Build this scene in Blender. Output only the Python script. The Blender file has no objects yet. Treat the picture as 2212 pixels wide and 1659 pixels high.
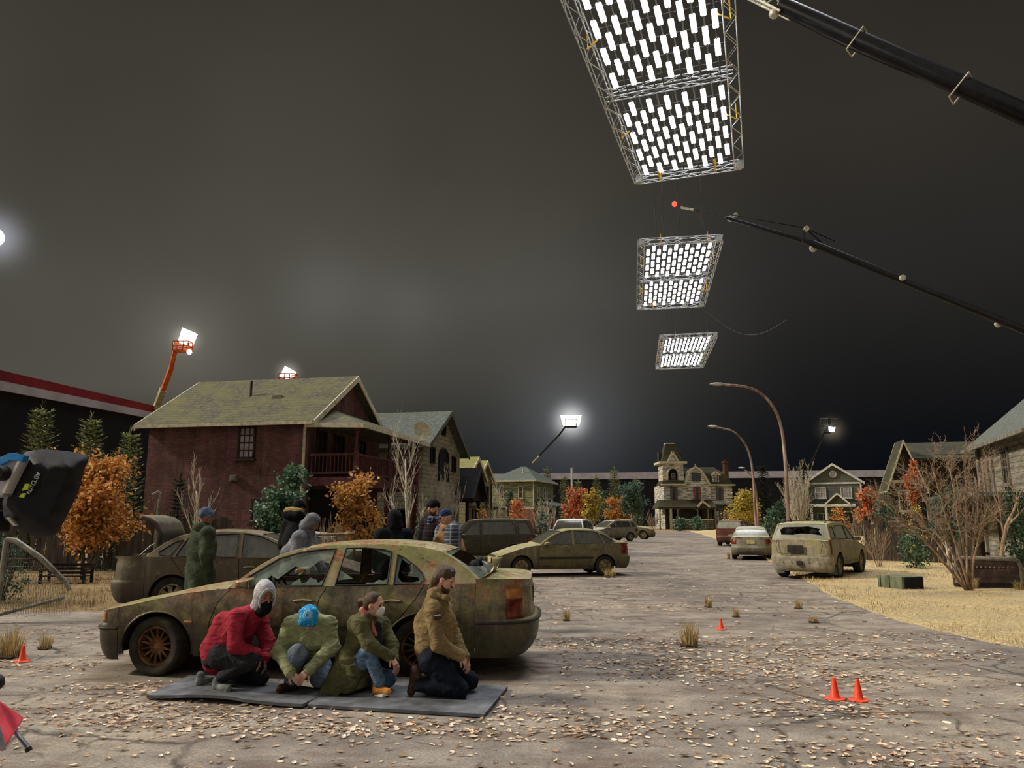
import bpy, bmesh, math, random
import numpy as np
from mathutils import Vector as V, Matrix, noise
from mathutils.geometry import delaunay_2d_cdt
R = math.radians
PI = math.pi
SC = bpy.context.scene
COL = SC.collection
random.seed(7)

# ------------------------------------------------------------------ camera
FPX = 1661.0
TILT = math.atan((1119 - 829.5) / FPX)
CAMH = 1.75
ct, st = math.cos(TILT), math.sin(TILT)

def P(px, py, Y):
    """the world point seen at a pixel of the photograph, Y metres ahead of the camera"""
    u, v = (px - 1106) / FPX, (829.5 - py) / FPX
    d = V((u, ct - v * st, st + v * ct))
    return V((0, 0, CAMH)) + d * (Y / d.y)

def G(px, py, z=0.0):
    u, v = (px - 1106) / FPX, (829.5 - py) / FPX
    d = V((u, ct - v * st, st + v * ct))
    return V((0, 0, CAMH)) + d * ((z - CAMH) / d.z)

cam = bpy.data.objects.new('camera', bpy.data.cameras.new('camera'))
COL.objects.link(cam)
cam.location = (0, 0, CAMH)
cam.rotation_euler = (PI / 2 + TILT, 0, 0)
cam.data.sensor_width = 36
cam.data.lens = 36 * FPX / 2212
cam.data.clip_end = 600
SC.camera = cam

# ------------------------------------------------------------------ objects
def tag(o, label=None, cat=None, group=None, kind=None):
    if label: o['label'] = label
    if cat: o['category'] = cat
    if group: o['group'] = group
    if kind: o['kind'] = kind
    return o

def thing(name, label, cat, loc=(0, 0, 0), rz=0, group=None, sc=None):
    o = bpy.data.objects.new(name, None)
    COL.objects.link(o)
    o.location = loc
    o.rotation_euler = (0, 0, rz)
    o.empty_display_size = 0.1
    if sc: o.scale = sc
    return tag(o, label, cat, group)

def dup(o, parent=None):
    c = o.copy(); COL.objects.link(c)
    if parent: c.parent = parent
    for ch in list(o.children): dup(ch, c)
    return c

def link(name, me, mat=None, par=None, smooth=True, ang=35):
    o = bpy.data.objects.new(name, me)
    COL.objects.link(o)
    if mat: me.materials.append(mat)
    if smooth:
        me.shade_smooth()
        if ang < 180: me.set_sharp_from_angle(angle=R(ang))
    if par:
        o.parent = par
        if par.get('_w'):
            o.matrix_parent_inverse = Matrix.Translation(V(par.location)).inverted()
    return o

def W(o):
    """children of this thing are built in world coordinates"""
    o['_w'] = 1
    return o

class MB:
    def __init__(s): s.v = []; s.f = []
    def add(s, vs, fs, M=None):
        o = len(s.v)
        if M is not None: vs = [M @ V(p) for p in vs]
        s.v += [tuple(p) for p in vs]
        s.f += [tuple(i + o for i in f) for f in fs]
        return s
    def box(s, c, d, M=None, rz=0):
        x, y, z = d[0] / 2, d[1] / 2, d[2] / 2
        vs = [V((a * x, b * y, e * z)) for a in (-1, 1) for b in (-1, 1) for e in (-1, 1)]
        if rz: vs = [Matrix.Rotation(rz, 3, 'Z') @ p for p in vs]
        vs = [p + V(c) for p in vs]
        return s.add(vs, [(0, 1, 3, 2), (4, 6, 7, 5), (0, 4, 5, 1), (2, 3, 7, 6), (0, 2, 6, 4), (1, 5, 7, 3)], M)
    def bar(s, a, b, w, h=None, up=(0, 0, 1)):
        a, b = V(a), V(b); h = h or w
        d = (b - a)
        if d.length < 1e-6: return s
        d = d.normalized(); u = V(up)
        if abs(d.dot(u)) > .98: u = V((1, 0, 0))
        x = d.cross(u).normalized(); z = x.cross(d)
        vs = [p + x * (i * w / 2) + z * (j * h / 2) for p in (a, b) for i, j in ((-1, -1), (1, -1), (1, 1), (-1, 1))]
        return s.add(vs, [(3, 2, 1, 0), (4, 5, 6, 7), (0, 1, 5, 4), (1, 2, 6, 5), (2, 3, 7, 6), (3, 0, 4, 7)])
    def tube(s, pts, r, n=8, cap=True):
        pts = [V(p) for p in pts]; m = len(pts)
        rs = r if isinstance(r, (list, tuple)) else [r] * m
        vs = []; x = None
        for i, p in enumerate(pts):
            d = (pts[min(i + 1, m - 1)] - pts[max(i - 1, 0)])
            d = d.normalized() if d.length > 1e-9 else V((0, 0, 1))
            if x is None:
                x = d.cross(V((0, 0, 1)))
                if x.length < .05: x = d.cross(V((1, 0, 0)))
            x = x - d * x.dot(d)
            if x.length < 1e-6: x = d.orthogonal()
            x.normalize(); y = d.cross(x)
            for k in range(n):
                a = 2 * PI * k / n
                vs.append(p + (x * math.cos(a) + y * math.sin(a)) * rs[i])
        fs = [(i * n + k, i * n + (k + 1) % n, (i + 1) * n + (k + 1) % n, (i + 1) * n + k) for i in range(m - 1) for k in range(n)]
        if cap: fs += [tuple(range(n))[::-1], tuple(range((m - 1) * n, m * n))]
        return s.add(vs, fs)
    def lathe(s, prof, n=20, M=None, close=False, cap=True):
        """prof: (r, z) list turned about Z"""
        m = len(prof)
        vs = [(r * math.cos(2 * PI * k / n), r * math.sin(2 * PI * k / n), z) for r, z in prof for k in range(n)]
        rng = m if close else m - 1
        fs = [(i * n + k, i * n + (k + 1) % n, ((i + 1) % m) * n + (k + 1) % n, ((i + 1) % m) * n + k) for i in range(rng) for k in range(n)]
        if not close and cap:
            if prof[0][0] > 1e-4: fs.append(tuple(range(n))[::-1])
            if prof[-1][0] > 1e-4: fs.append(tuple(range((m - 1) * n, m * n)))
        return s.add(vs, fs, M)
    def grid(s, fn, nu, nv, M=None, flip=False):
        vs = [fn(i / nu, j / nv) for i in range(nu + 1) for j in range(nv + 1)]
        w = nv + 1
        fs = [(i * w + j, (i + 1) * w + j, (i + 1) * w + j + 1, i * w + j + 1) for i in range(nu) for j in range(nv)]
        if flip: fs = [f[::-1] for f in fs]
        return s.add(vs, fs, M)
    def prism(s, poly, d, M=None):
        """poly: 3D points in order; d: extrusion vector"""
        n = len(poly); d = V(d); a = [V(p) for p in poly]
        vs = a + [p + d for p in a]
        fs = [tuple(range(n))[::-1], tuple(range(n, 2 * n))] + [(i, (i + 1) % n, n + (i + 1) % n, n + i) for i in range(n)]
        return s.add(vs, fs, M)
    def ico(s, c, r, sub=2, M=None, sq=(1, 1, 1), jit=0):
        bm = bmesh.new(); bmesh.ops.create_icosphere(bm, subdivisions=sub, radius=1)
        vs = [V((v.co.x * sq[0] * r, v.co.y * sq[1] * r, v.co.z * sq[2] * r)) * (1 + jit * noise.noise(v.co * 1.7 + V(c))) + V(c) for v in bm.verts]
        fs = [tuple(v.index for v in f.verts) for f in bm.faces]
        bm.free()
        return s.add(vs, fs, M)
    def mesh(s, name):
        me = bpy.data.meshes.new(name)
        me.from_pydata(s.v, [], s.f)
        me.validate(); me.update()
        return me
    def build(s, name, mat=None, par=None, smooth=True, ang=35, bev=0, fix=False):
        me = s.mesh(name)
        if fix:
            bm = bmesh.new(); bm.from_mesh(me)
            bmesh.ops.recalc_face_normals(bm, faces=bm.faces[:]); bm.to_mesh(me); bm.free()
        o = link(name, me, mat, par, smooth, ang)
        if bev:
            b = o.modifiers.new('bevel', 'BEVEL'); b.width = bev; b.segments = 2; b.limit_method = 'ANGLE'
        return o

def structure(o):
    o['kind'] = 'structure'
    return o

# ------------------------------------------------------------------ materials
def srgb(h):
    if isinstance(h, str):
        h = h.lstrip('#'); c = [int(h[i:i + 2], 16) / 255 for i in (0, 2, 4)]
    else: c = [x / 255 for x in h]
    return tuple((x / 12.92 if x <= .04045 else ((x + .055) / 1.055) ** 2.4) for x in c) + (1,)

class NT:
    """a tiny node-tree helper"""
    def __init__(s, name):
        s.m = bpy.data.materials.new(name); s.m.use_nodes = True
        s.t = s.m.node_tree; s.b = s.t.nodes['Principled BSDF']; s.out = s.t.nodes['Material Output']
        s.tc = None
    def n(s, typ, **k):
        nd = s.t.nodes.new(typ)
        for a, b in k.items():
            if a.startswith('i_'):
                key = a[2:]; key = int(key) if key.isdigit() else key.replace('_', ' ')
                nd.inputs[key].default_value = b
            else: setattr(nd, a, b)
        return nd
    def l(s, a, b): s.t.links.new(a, b)
    def co(s, kind='Object', scale=None, rot=None):
        if not s.tc: s.tc = s.n('ShaderNodeTexCoord')
        o = s.tc.outputs[kind]
        if scale or rot:
            mp = s.n('ShaderNodeMapping')
            if scale: mp.inputs['Scale'].default_value = scale if isinstance(scale, tuple) else (scale,) * 3
            if rot: mp.inputs['Rotation'].default_value = rot
            s.l(o, mp.inputs['Vector']); o = mp.outputs[0]
        return o
    def noise(s, scale=5, detail=4, rough=.55, co=None, dist=0):
        nd = s.n('ShaderNodeTexNoise'); nd.inputs['Scale'].default_value = scale
        nd.inputs['Detail'].default_value = detail; nd.inputs['Roughness'].default_value = rough
        nd.inputs['Distortion'].default_value = dist
        s.l(co if co is not None else s.co(), nd.inputs['Vector'])
        return nd.outputs['Fac']
    def ramp(s, fac, stops, interp='LINEAR'):
        nd = s.n('ShaderNodeValToRGB'); cr = nd.color_ramp; cr.interpolation = interp
        while len(cr.elements) < len(stops): cr.elements.new(.5)
        for e, (p, c) in zip(cr.elements, stops):
            e.position = p
            e.color = srgb(c) if isinstance(c, str) else ((c, c, c, 1) if isinstance(c, (int, float)) else c)
        s.l(fac, nd.inputs['Fac'])
        return nd.outputs['Color']
    def mix(s, fac, a, b, mode='MIX'):
        nd = s.n('ShaderNodeMix', data_type='RGBA', blend_type=mode)
        for val, idx in ((fac, 0), (a, 6), (b, 7)):
            if isinstance(val, bpy.types.NodeSocket): s.l(val, nd.inputs[idx])
            elif isinstance(val, str): nd.inputs[idx].default_value = srgb(val)
            else: nd.inputs[idx].default_value = val
        return nd.outputs[2]
    def math(s, op, a, b=0.5, clamp=False):
        nd = s.n('ShaderNodeMath', operation=op); nd.use_clamp = clamp
        for val, idx in ((a, 0), (b, 1)):
            if isinstance(val, bpy.types.NodeSocket): s.l(val, nd.inputs[idx])
            else: nd.inputs[idx].default_value = val
        return nd.outputs[0]
    def bump(s, h, strength=.3, dist=.02):
        nd = s.n('ShaderNodeBump'); nd.inputs['Strength'].default_value = strength; nd.inputs['Distance'].default_value = dist
        s.l(h, nd.inputs['Height']); s.l(nd.outputs[0], s.b.inputs['Normal'])
    def base(s, c):
        if isinstance(c, bpy.types.NodeSocket): s.l(c, s.b.inputs['Base Color'])
        else: s.b.inputs['Base Color'].default_value = srgb(c) if isinstance(c, str) else c
        return s
    def set(s, rough=None, metal=None, spec=None, **k):
        if rough is not None:
            if isinstance(rough, bpy.types.NodeSocket): s.l(rough, s.b.inputs['Roughness'])
            else: s.b.inputs['Roughness'].default_value = rough
        if metal is not None: s.b.inputs['Metallic'].default_value = metal
        if spec is not None: s.b.inputs['Specular IOR Level'].default_value = spec
        return s.m

_mc = {}
def mottle(name, stops, scale=4, rough=.8, metal=0, bump=.2, bscale=None, dist=.01, detail=5, spec=.3, stretch=None, coord='Object'):
    """noise-mottled surface"""
    if name in _mc: return _mc[name]
    t = NT(name); co = t.co(coord, stretch) if stretch else t.co(coord)
    f = t.noise(scale, detail, .6, co)
    k = len(stops)
    t.base(t.ramp(f, [(.3 + .4 * i / max(1, k - 1), c) for i, c in enumerate(stops)]))
    if bump: t.bump(t.noise(bscale or scale * 4, 4, .6, co), bump, dist)
    _mc[name] = t.set(rough, metal, spec)
    return t.m

def flat(name, c, rough=.6, metal=0, spec=.4):
    if name in _mc: return _mc[name]
    t = NT(name)
    f = t.noise(30, 2)
    t.base(t.mix(f, c, tuple(x * .8 for x in srgb(c)[:3]) + (1,)))
    _mc[name] = t.set(rough, metal, spec)
    return t.m

def glow(name, c, s):
    t = NT(name); t.base('#000000')
    t.b.inputs['Emission Color'].default_value = srgb(c); t.b.inputs['Emission Strength'].default_value = s
    return t.set(.5)
# ------------------------------------------------------------------ ground
def mat_road():
    t = NT('cracked_dusty_asphalt'); co = t.co('Object')
    big = t.noise(.35, 5, .6, co); mid = t.noise(2.2, 6, .65, co); fine = t.noise(40, 4, .7, co)
    c = t.ramp(big, [(.32, '#7d766d'), (.48, '#9c9284'), (.66, '#b3a691')])
    dirt = t.ramp(t.noise(.9, 6, .7, t.co('Object', (1, 2.6, 1))), [(.46, 0.0), (.64, 1.0)])
    c = t.mix(t.math('MULTIPLY', dirt, .75), c, '#6e5a4a')
    c = t.mix(t.ramp(mid, [(.35, .55), (.6, 0.0)]), c, '#57504b')
    c = t.mix(t.ramp(fine, [(.38, .5), (.6, 0.0)]), c, '#4a443f')
    vo = t.n('ShaderNodeTexVoronoi', feature='DISTANCE_TO_EDGE'); vo.inputs['Scale'].default_value = .55
    wv = t.n('ShaderNodeTexNoise'); wv.inputs['Scale'].default_value = 1.3; wv.inputs['Detail'].default_value = 5
    t.l(co, wv.inputs['Vector'])
    mv = t.n('ShaderNodeMix', data_type='VECTOR'); mv.inputs[0].default_value = .35
    t.l(co, mv.inputs[4]); t.l(wv.outputs['Color'], mv.inputs[5]); t.l(mv.outputs[1], vo.inputs['Vector'])
    crk = t.ramp(vo.outputs['Distance'], [(0, 1.0), (.006, .7), (.014, 0.0)])
    v2 = t.n('ShaderNodeTexVoronoi', feature='DISTANCE_TO_EDGE'); v2.inputs['Scale'].default_value = 2.4; t.l(mv.outputs[1], v2.inputs['Vector'])
    crk2 = t.math('MULTIPLY', t.ramp(v2.outputs['Distance'], [(0, .8), (.02, .5), (.05, 0.0)]), t.ramp(t.noise(.8, 3, .5, t.co('Object', (1.3, 1, 1))), [(.5, 0.0), (.6, 1.0)]))
    brk = t.ramp(t.noise(.5, 2, .5, co), [(.48, 0.0), (.56, 1.0)])
    crk = t.math('MAXIMUM', t.math('MULTIPLY', crk, brk), crk2)
    c = t.mix(t.math('MULTIPLY', crk, .75), c, '#2b2420')
    t.base(c)
    h = t.math('SUBTRACT', t.math('ADD', t.math('MULTIPLY', mid, .6), t.math('MULTIPLY', fine, .35)), crk)
    t.bump(h, .55, .03)
    return t.set(.92, 0, .2)

def mat_straw(name, a, b, c2, d):
    t = NT(name); co = t.co('Object')
    f = t.noise(14, 6, .7, t.co('Object', (1, 2.2, 1))); g = t.noise(.7, 4, .6, co)
    c = t.ramp(f, [(.3, a), (.47, b), (.62, c2)])
    c = t.mix(t.ramp(g, [(.45, 0.0), (.7, .6)]), c, d)
    t.base(c); t.bump(f, .9, .05)
    return t.set(.95, 0, .1)

EDGE = [(1560, 1168), (1610, 1188), (1660, 1213), (1725, 1249), (1790, 1284), (1860, 1316), (1924, 1338), (2015, 1362), (2110, 1384), (2260, 1410)]
EDGE_W = [G(*p) for p in EDGE]
def edge_x(y):
    pts = EDGE_W
    if y >= pts[0].y: return pts[0].x + (y - pts[0].y) * .17
    for a, b in zip(pts, pts[1:]):
        if b.y <= y <= a.y:
            k = (y - b.y) / max(1e-6, a.y - b.y); return b.x + (a.x - b.x) * k
    return pts[-1].x + (pts[-1].y - y) * 2.5
def ground_z(x, y): return 0.0

ROAD = mat_road()
g = MB().grid(lambda u, v: (-160 + 320 * u, -12 + 182 * v, 0), 8, 8).build('floor_street', ROAD)
structure(g)
LAWN_M = mat_straw('dry_straw_lawn', '#7d6844', '#bca270', '#e6d5a6', '#a09480')
def lawn_fn(u, v):
    y = 4.5 + (v ** 1.8) * 125
    wob = .25 * noise.noise(V((y * .6, 3, 0))) + .08 * noise.noise(V((y * 3, 7, 0)))
    x0 = edge_x(y) + wob
    x = x0 + (u ** 1.6) * 60
    h = .012 + .05 * min(1, u * 12) + .035 * noise.noise(V((x * .8, y * .8, 1))) * min(1, u * 10)
    return (x, y, h if u > 0 else -.01)
ln = MB().grid(lawn_fn, 40, 150).build('floor_lawn', LAWN_M); structure(ln)
VERGE_M = mat_straw('brown_grass_verge', '#4e3d2a', '#86704e', '#b39a6c', '#5d4a36')
def verge_fn(u, v):
    x = -46 + u * 50
    y0 = 15.1 + .5 * noise.noise(V((x * .5, 1, 0))) + max(0, x + 7.5) * 2.2
    y = y0 + (v ** 1.5) * (120 - y0)
    h = .015 + .09 * min(1, v * 16) + .06 * noise.noise(V((x * .7, y * .7, 4))) * min(1, v * 12)
    return (x, y, h if v > 0 else -.01)
vg = MB().grid(verge_fn, 70, 60, flip=True).build('floor_verge', VERGE_M); structure(vg)
# the far side of the street, in front of the mansion
def far_fn(u, v):
    x = -30 + u * 80; y = 103 + v * 60
    return (x, y, (.05 if v > 0 else -.01))
structure(MB().grid(far_fn, 20, 10, flip=False).build('floor_far_verge', VERGE_M))
# ------------------------------------------------------------------ sky and light
SC.view_settings.view_transform = 'Standard'
SC.view_settings.look = 'None'
SC.view_settings.exposure = 0
try:
    SC.cycles.use_denoising = True; SC.cycles.use_adaptive_sampling = True; SC.cycles.adaptive_threshold = .035
    SC.cycles.max_bounces = 4; SC.cycles.diffuse_bounces = 2; SC.cycles.glossy_bounces = 2
    SC.cycles.transmission_bounces = 4; SC.cycles.transparent_max_bounces = 10
    SC.cycles.sample_clamp_indirect = 4
    SC.cycles.caustics_reflective = False; SC.cycles.caustics_refractive = False
except Exception: pass

wd = bpy.data.worlds.new('night_sky'); SC.world = wd; wd.use_nodes = True
wt = wd.node_tree; wbg = wt.nodes['Background']
def wn(typ, **k):
    nd = wt.nodes.new(typ)
    for a, b in k.items(): setattr(nd, a, b)
    return nd
def wl(a, b): wt.links.new(a, b)
wtc = wn('ShaderNodeTexCoord'); wsep = wn('ShaderNodeSeparateXYZ'); wl(wtc.outputs['Generated'], wsep.inputs[0])
def wramp(sock, stops):
    nd = wn('ShaderNodeValToRGB'); cr = nd.color_ramp
    while len(cr.elements) < len(stops): cr.elements.new(.5)
    for e, (p, c) in zip(cr.elements, stops): e.position = p; e.color = srgb(c)
    wl(sock, nd.inputs['Fac']); return nd.outputs['Color']
# fog lit from below: warm grey to the left, darker and browner to the right, blue-black at the skyline
skyL = wramp(wsep.outputs['Z'], [(0, '#12161c'), (.03, '#181b1f'), (.075, '#383834'), (.15, '#55534a'), (.26, '#54524a'), (.42, '#48453c'), (.60, '#3b3832')])
skyR = wramp(wsep.outputs['Z'], [(0, '#0a0d12'), (.05, '#0c0e13'), (.10, '#121316'), (.17, '#1c1c1c'), (.30, '#2b2a28'), (.45, '#35312c'), (.6, '#302c27')])
skyC = wramp(wsep.outputs['Z'], [(0, '#0b1117'), (.05, '#10161c'), (.09, '#1b1f22'), (.14, '#33332f'), (.20, '#48463f'), (.28, '#53514a'), (.42, '#48453c'), (.60, '#3a3731')])
wm0 = wn('ShaderNodeMapRange'); wl(wsep.outputs['X'], wm0.inputs['Value']); wm0.inputs['From Min'].default_value = -.33; wm0.inputs['From Max'].default_value = -.02; wm0.interpolation_type = 'SMOOTHSTEP'
wm9 = wn('ShaderNodeMix', data_type='RGBA'); wl(wm0.outputs[0], wm9.inputs[0]); wl(skyL, wm9.inputs[6]); wl(skyC, wm9.inputs[7]); skyL = wm9.outputs[2]
wmr = wn('ShaderNodeMapRange'); wl(wsep.outputs['X'], wmr.inputs['Value'])
wmr.inputs['From Min'].default_value = -.05; wmr.inputs['From Max'].default_value = .36
wmr.interpolation_type = 'SMOOTHSTEP'
wmx = wn('ShaderNodeMix', data_type='RGBA'); wl(wmr.outputs[0], wmx.inputs[0]); wl(skyL, wmx.inputs[6]); wl(skyR, wmx.inputs[7])
sky = wmx.outputs[2]
wnz = wn('ShaderNodeTexNoise'); wnz.inputs['Scale'].default_value = 2.2; wnz.inputs['Detail'].default_value = 3
wl(wtc.outputs['Generated'], wnz.inputs['Vector'])
wnr = wramp(wnz.outputs['Fac'], [(.3, '#d0d0d0'), (.7, '#ffffff')])
wm2 = wn('ShaderNodeMix', data_type='RGBA', blend_type='MULTIPLY'); wm2.inputs[0].default_value = .8
wl(sky, wm2.inputs[6]); wl(wnr, wm2.inputs[7]); sky = wm2.outputs[2]
# soft pools of light in the fog around the far floodlights
def fogglow(px, py, sharp, c, k):
    global sky
    d = (P(px, py, 100) - V((0, 0, CAMH))).normalized()
    dp = wn('ShaderNodeVectorMath', operation='DOT_PRODUCT')
    nm = wn('ShaderNodeVectorMath', operation='NORMALIZE'); wl(wtc.outputs['Generated'], nm.inputs[0])
    wl(nm.outputs[0], dp.inputs[0]); dp.inputs[1].default_value = d
    pw = wn('ShaderNodeMath', operation='POWER'); wl(dp.outputs['Value'], pw.inputs[0]); pw.inputs[1].default_value = sharp
    ml = wn('ShaderNodeMath', operation='MULTIPLY'); wl(pw.outputs[0], ml.inputs[0]); ml.inputs[1].default_value = k
    ad = wn('ShaderNodeMix', data_type='RGBA', blend_type='ADD')
    wl(ml.outputs[0], ad.inputs[0]); wl(sky, ad.inputs[6]); ad.inputs[7].default_value = srgb(c)
    sky = ad.outputs[2]
fogglow(-12, 512, 4500, '#e8ecff', .35)
fogglow(402, 732, 14000, '#fff8e8', .30)
fogglow(402, 732, 900, '#fff8e8', .05)
fogglow(622, 806, 20000, '#fff8e8', .3)
fogglow(1233, 908, 7000, '#ffffff', .65)
fogglow(1233, 910, 500, '#e8f0ff', .05)
fogglow(1233, 860, 60, '#ffffff', .022)
fogglow(700, 640, 700, '#f4f4ff', .03)
fogglow(880, 660, 900, '#f4f4ff', .02)
fogglow(1797, 928, 20000, '#fff0d0', .12)
wl(sky, wbg.inputs['Color']); wbg.inputs['Strength'].default_value = 1.0

def sun(name, d, strength, c, ang):
    l = bpy.data.lights.new(name, 'SUN'); l.energy = strength; l.color = srgb(c)[:3]; l.angle = R(ang)
    o = bpy.data.objects.new(name, l); COL.objects.link(o)
    o.rotation_euler = V(d).to_track_quat('-Z', 'Y').to_euler()
    o.location = V(d) * -50
    return o
# d is the direction the light travels
sun('floodlight_key', (.84, -.04, -.52), 3.9, '#fff3e2', 6)
sun('panel_toplight', (-.10, -.42, -.9), 2.6, '#f6f8ff', 35)
sun('front_fill', (.05, .85, -.42), .75, '#fff6ea', 90)  # added soft fill from behind the camera, no lamp stands there
# ------------------------------------------------------------------ cars
def lerp(a, b, t): return a + (b - a) * t
def interp(pts, x):
    """smooth monotone-ish curve through (x, y) points"""
    if x <= pts[0][0]: return pts[0][1]
    if x >= pts[-1][0]: return pts[-1][1]
    n = len(pts)
    for i in range(n - 1):
        x0, y0 = pts[i]; x1, y1 = pts[i + 1]
        if x <= x1:
            h = x1 - x0; d = (y1 - y0) / h
            def tan(k):
                if k == 0 or k == n - 1:
                    j = 0 if k == 0 else n - 2
                    return (pts[j + 1][1] - pts[j][1]) / (pts[j + 1][0] - pts[j][0])
                a = (pts[k][1] - pts[k - 1][1]) / (pts[k][0] - pts[k - 1][0]); b = (pts[k + 1][1] - pts[k][1]) / (pts[k + 1][0] - pts[k][0])
                return 0 if a * b <= 0 else 2 * a * b / (a + b)
            m0, m1 = tan(i), tan(i + 1); t = (x - x0) / h
            return (2*t**3 - 3*t*t + 1) * y0 + (t**3 - 2*t*t + t) * h * m0 + (-2*t**3 + 3*t*t) * y1 + (t**3 - t*t) * h * m1
def inside(p, poly):
    x, y = p; c = False; j = len(poly) - 1
    for i in range(len(poly)):
        xi, yi = poly[i]; xj, yj = poly[j]
        if (yi > y) != (yj > y) and x < (xj - xi) * (y - yi) / (yj - yi) + xi: c = not c
        j = i
    return c
def resample(poly, step):
    out = []
    for a, b in zip(poly, poly[1:] + poly[:1]):
        n = max(1, int(math.dist(a, b) / step + .5))
        out += [(lerp(a[0], b[0], k / n), lerp(a[1], b[1], k / n)) for k in range(n)]
    return out
def inset(poly, d):
    poly = [p for i, p in enumerate(poly) if math.dist(p, poly[i - 1]) > 1e-5]
    A = sum(a[0] * b[1] - b[0] * a[1] for a, b in zip(poly, poly[1:] + poly[:1]))
    s = 1 if A > 0 else -1; out = []
    n = len(poly)
    for i in range(n):
        a, p, b = poly[i - 1], poly[i], poly[(i + 1) % n]
        e1 = (p[0] - a[0], p[1] - a[1]); e2 = (b[0] - p[0], b[1] - p[1])
        l1 = math.hypot(*e1) or 1; l2 = math.hypot(*e2) or 1
        n1 = (-e1[1] / l1 * s, e1[0] / l1 * s); n2 = (-e2[1] / l2 * s, e2[0] / l2 * s)
        k = 1 + n1[0] * n2[0] + n1[1] * n2[1]; k = max(k, .35)
        out.append((p[0] + (n1[0] + n2[0]) / k * d, p[1] + (n1[1] + n2[1]) / k * d))
    return out
def cdt(poly, holes=(), step=.09):
    """triangulated 2D region: list of points, list of triangles"""
    loops = [resample(poly, step)] + [resample(h, step) for h in holes]
    vs, es = [], []
    for lp in loops:
        o = len(vs); vs += lp; es += [(o + i, o + (i + 1) % len(lp)) for i in range(len(lp))]
    x0 = min(p[0] for p in poly); x1 = max(p[0] for p in poly); y0 = min(p[1] for p in poly); y1 = max(p[1] for p in poly)
    nb = list(vs); x = x0 + step / 2; r = 0
    while x < x1:
        y = y0 + step / 2 + (step / 2 if r % 2 else 0)
        while y < y1:
            if inside((x, y), loops[0]) and not any(inside((x, y), h) for h in loops[1:]) and min((q[0] - x) ** 2 + (q[1] - y) ** 2 for q in nb) > (step * .55) ** 2:
                vs.append((x, y))
            y += step
        x += step * .87; r += 1
    res = delaunay_2d_cdt([V(p) for p in vs], es, [], 0, 1e-6)
    rv = [(p.x, p.y) for p in res[0]]; tris = []
    for f in res[2]:
        c = (sum(rv[i][0] for i in f) / len(f), sum(rv[i][1] for i in f) / len(f))
        if inside(c, loops[0]) and not any(inside(c, h) for h in loops[1:]): tris.append(tuple(f))
    return rv, tris

def mat_paint(name, base, dust='#8a7a5c', moss=None, rust=None, dustamt=.6, metal=.35, rough=.5, streak='#3a3024'):
    t = NT(name); co = t.co('Object')
    n1 = t.noise(2.3, 6, .65, co); n2 = t.noise(7, 5, .7, co)
    st_ = t.noise(1.0, 5, .7, t.co('Object', (7, 7, .7)))
    c = t.mix(t.ramp(n2, [(.35, 0.0), (.7, .45)]), base, streak)
    c = t.mix(t.ramp(st_, [(.45, 0.0), (.68, .7)]), c, streak)
    c = t.mix(t.ramp(st_, [(.3, .55), (.42, 0.0)]), c, dust)
    c = t.mix(t.ramp(t.noise(3.6, 7, .8, co), [(.52, 0.0), (.62, .75)]), c, streak)
    c = t.mix(t.ramp(t.noise(4.4, 7, .8, t.co('Object', (1, 1, 1.4))), [(.56, 0.0), (.64, .6)]), c, dust)
    geo = t.n('ShaderNodeNewGeometry'); sp = t.n('ShaderNodeSeparateXYZ'); t.l(geo.outputs['Normal'], sp.inputs[0])
    up = t.math('MULTIPLY', t.ramp(sp.outputs['Z'], [(.15, .12), (.75, 1.0)]), t.ramp(n1, [(.25, .55), (.6, 1.0)]))
    c = t.mix(t.math('MULTIPLY', up, dustamt), c, dust)
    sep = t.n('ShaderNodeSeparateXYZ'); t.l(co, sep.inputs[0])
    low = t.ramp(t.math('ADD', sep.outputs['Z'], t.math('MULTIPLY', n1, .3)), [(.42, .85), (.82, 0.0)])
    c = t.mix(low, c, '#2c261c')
    if moss:
        mm = t.math('MULTIPLY', t.ramp(t.noise(1.5, 6, .7, co), [(.46, 0.0), (.62, 1.0)]), t.math('ADD', t.math('MULTIPLY', up, .7), .35))
        c = t.mix(mm, c, moss)
    if rust:
        rr = t.ramp(t.noise(3.1, 7, .72, t.co('Object', (1, 1, 1.3))), [(.53, 0.0), (.60, .95)])
        c = t.mix(t.math('MULTIPLY', rr, t.math('ADD', t.math('MULTIPLY', up, .75), .22)), c, rust)
        rr2 = t.ramp(t.noise(6.5, 6, .75, co), [(.60, 0.0), (.66, .8)])
        c = t.mix(rr2, c, '#3b2417')
    t.base(c)
    t.l(t.ramp(n1, [(.3, rough), (.7, min(1, rough + .35))]), t.b.inputs['Roughness'])
    t.bump(n2, .25, .006)
    return t.set(None, metal, .4)

def mat_glass(name, tint='#6f7c70', lo=.25, hi=.85, scale=2.2, dark=None, rough=.15):
    t = NT(name); co = t.co('Object')
    f = t.noise(scale, 6, .7, co); g = t.noise(1.2, 5, .7, t.co('Object', (6, 6, .8)))
    t.base(t.mix(t.ramp(g, [(.35, 0.0), (.7, .8)]), tint, dark or '#8f8f7c'))
    t.l(t.ramp(f, [(.3, lo), (.68, hi)]), t.b.inputs['Alpha'])
    t.set(rough, 0, .6)
    return t.m

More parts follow.
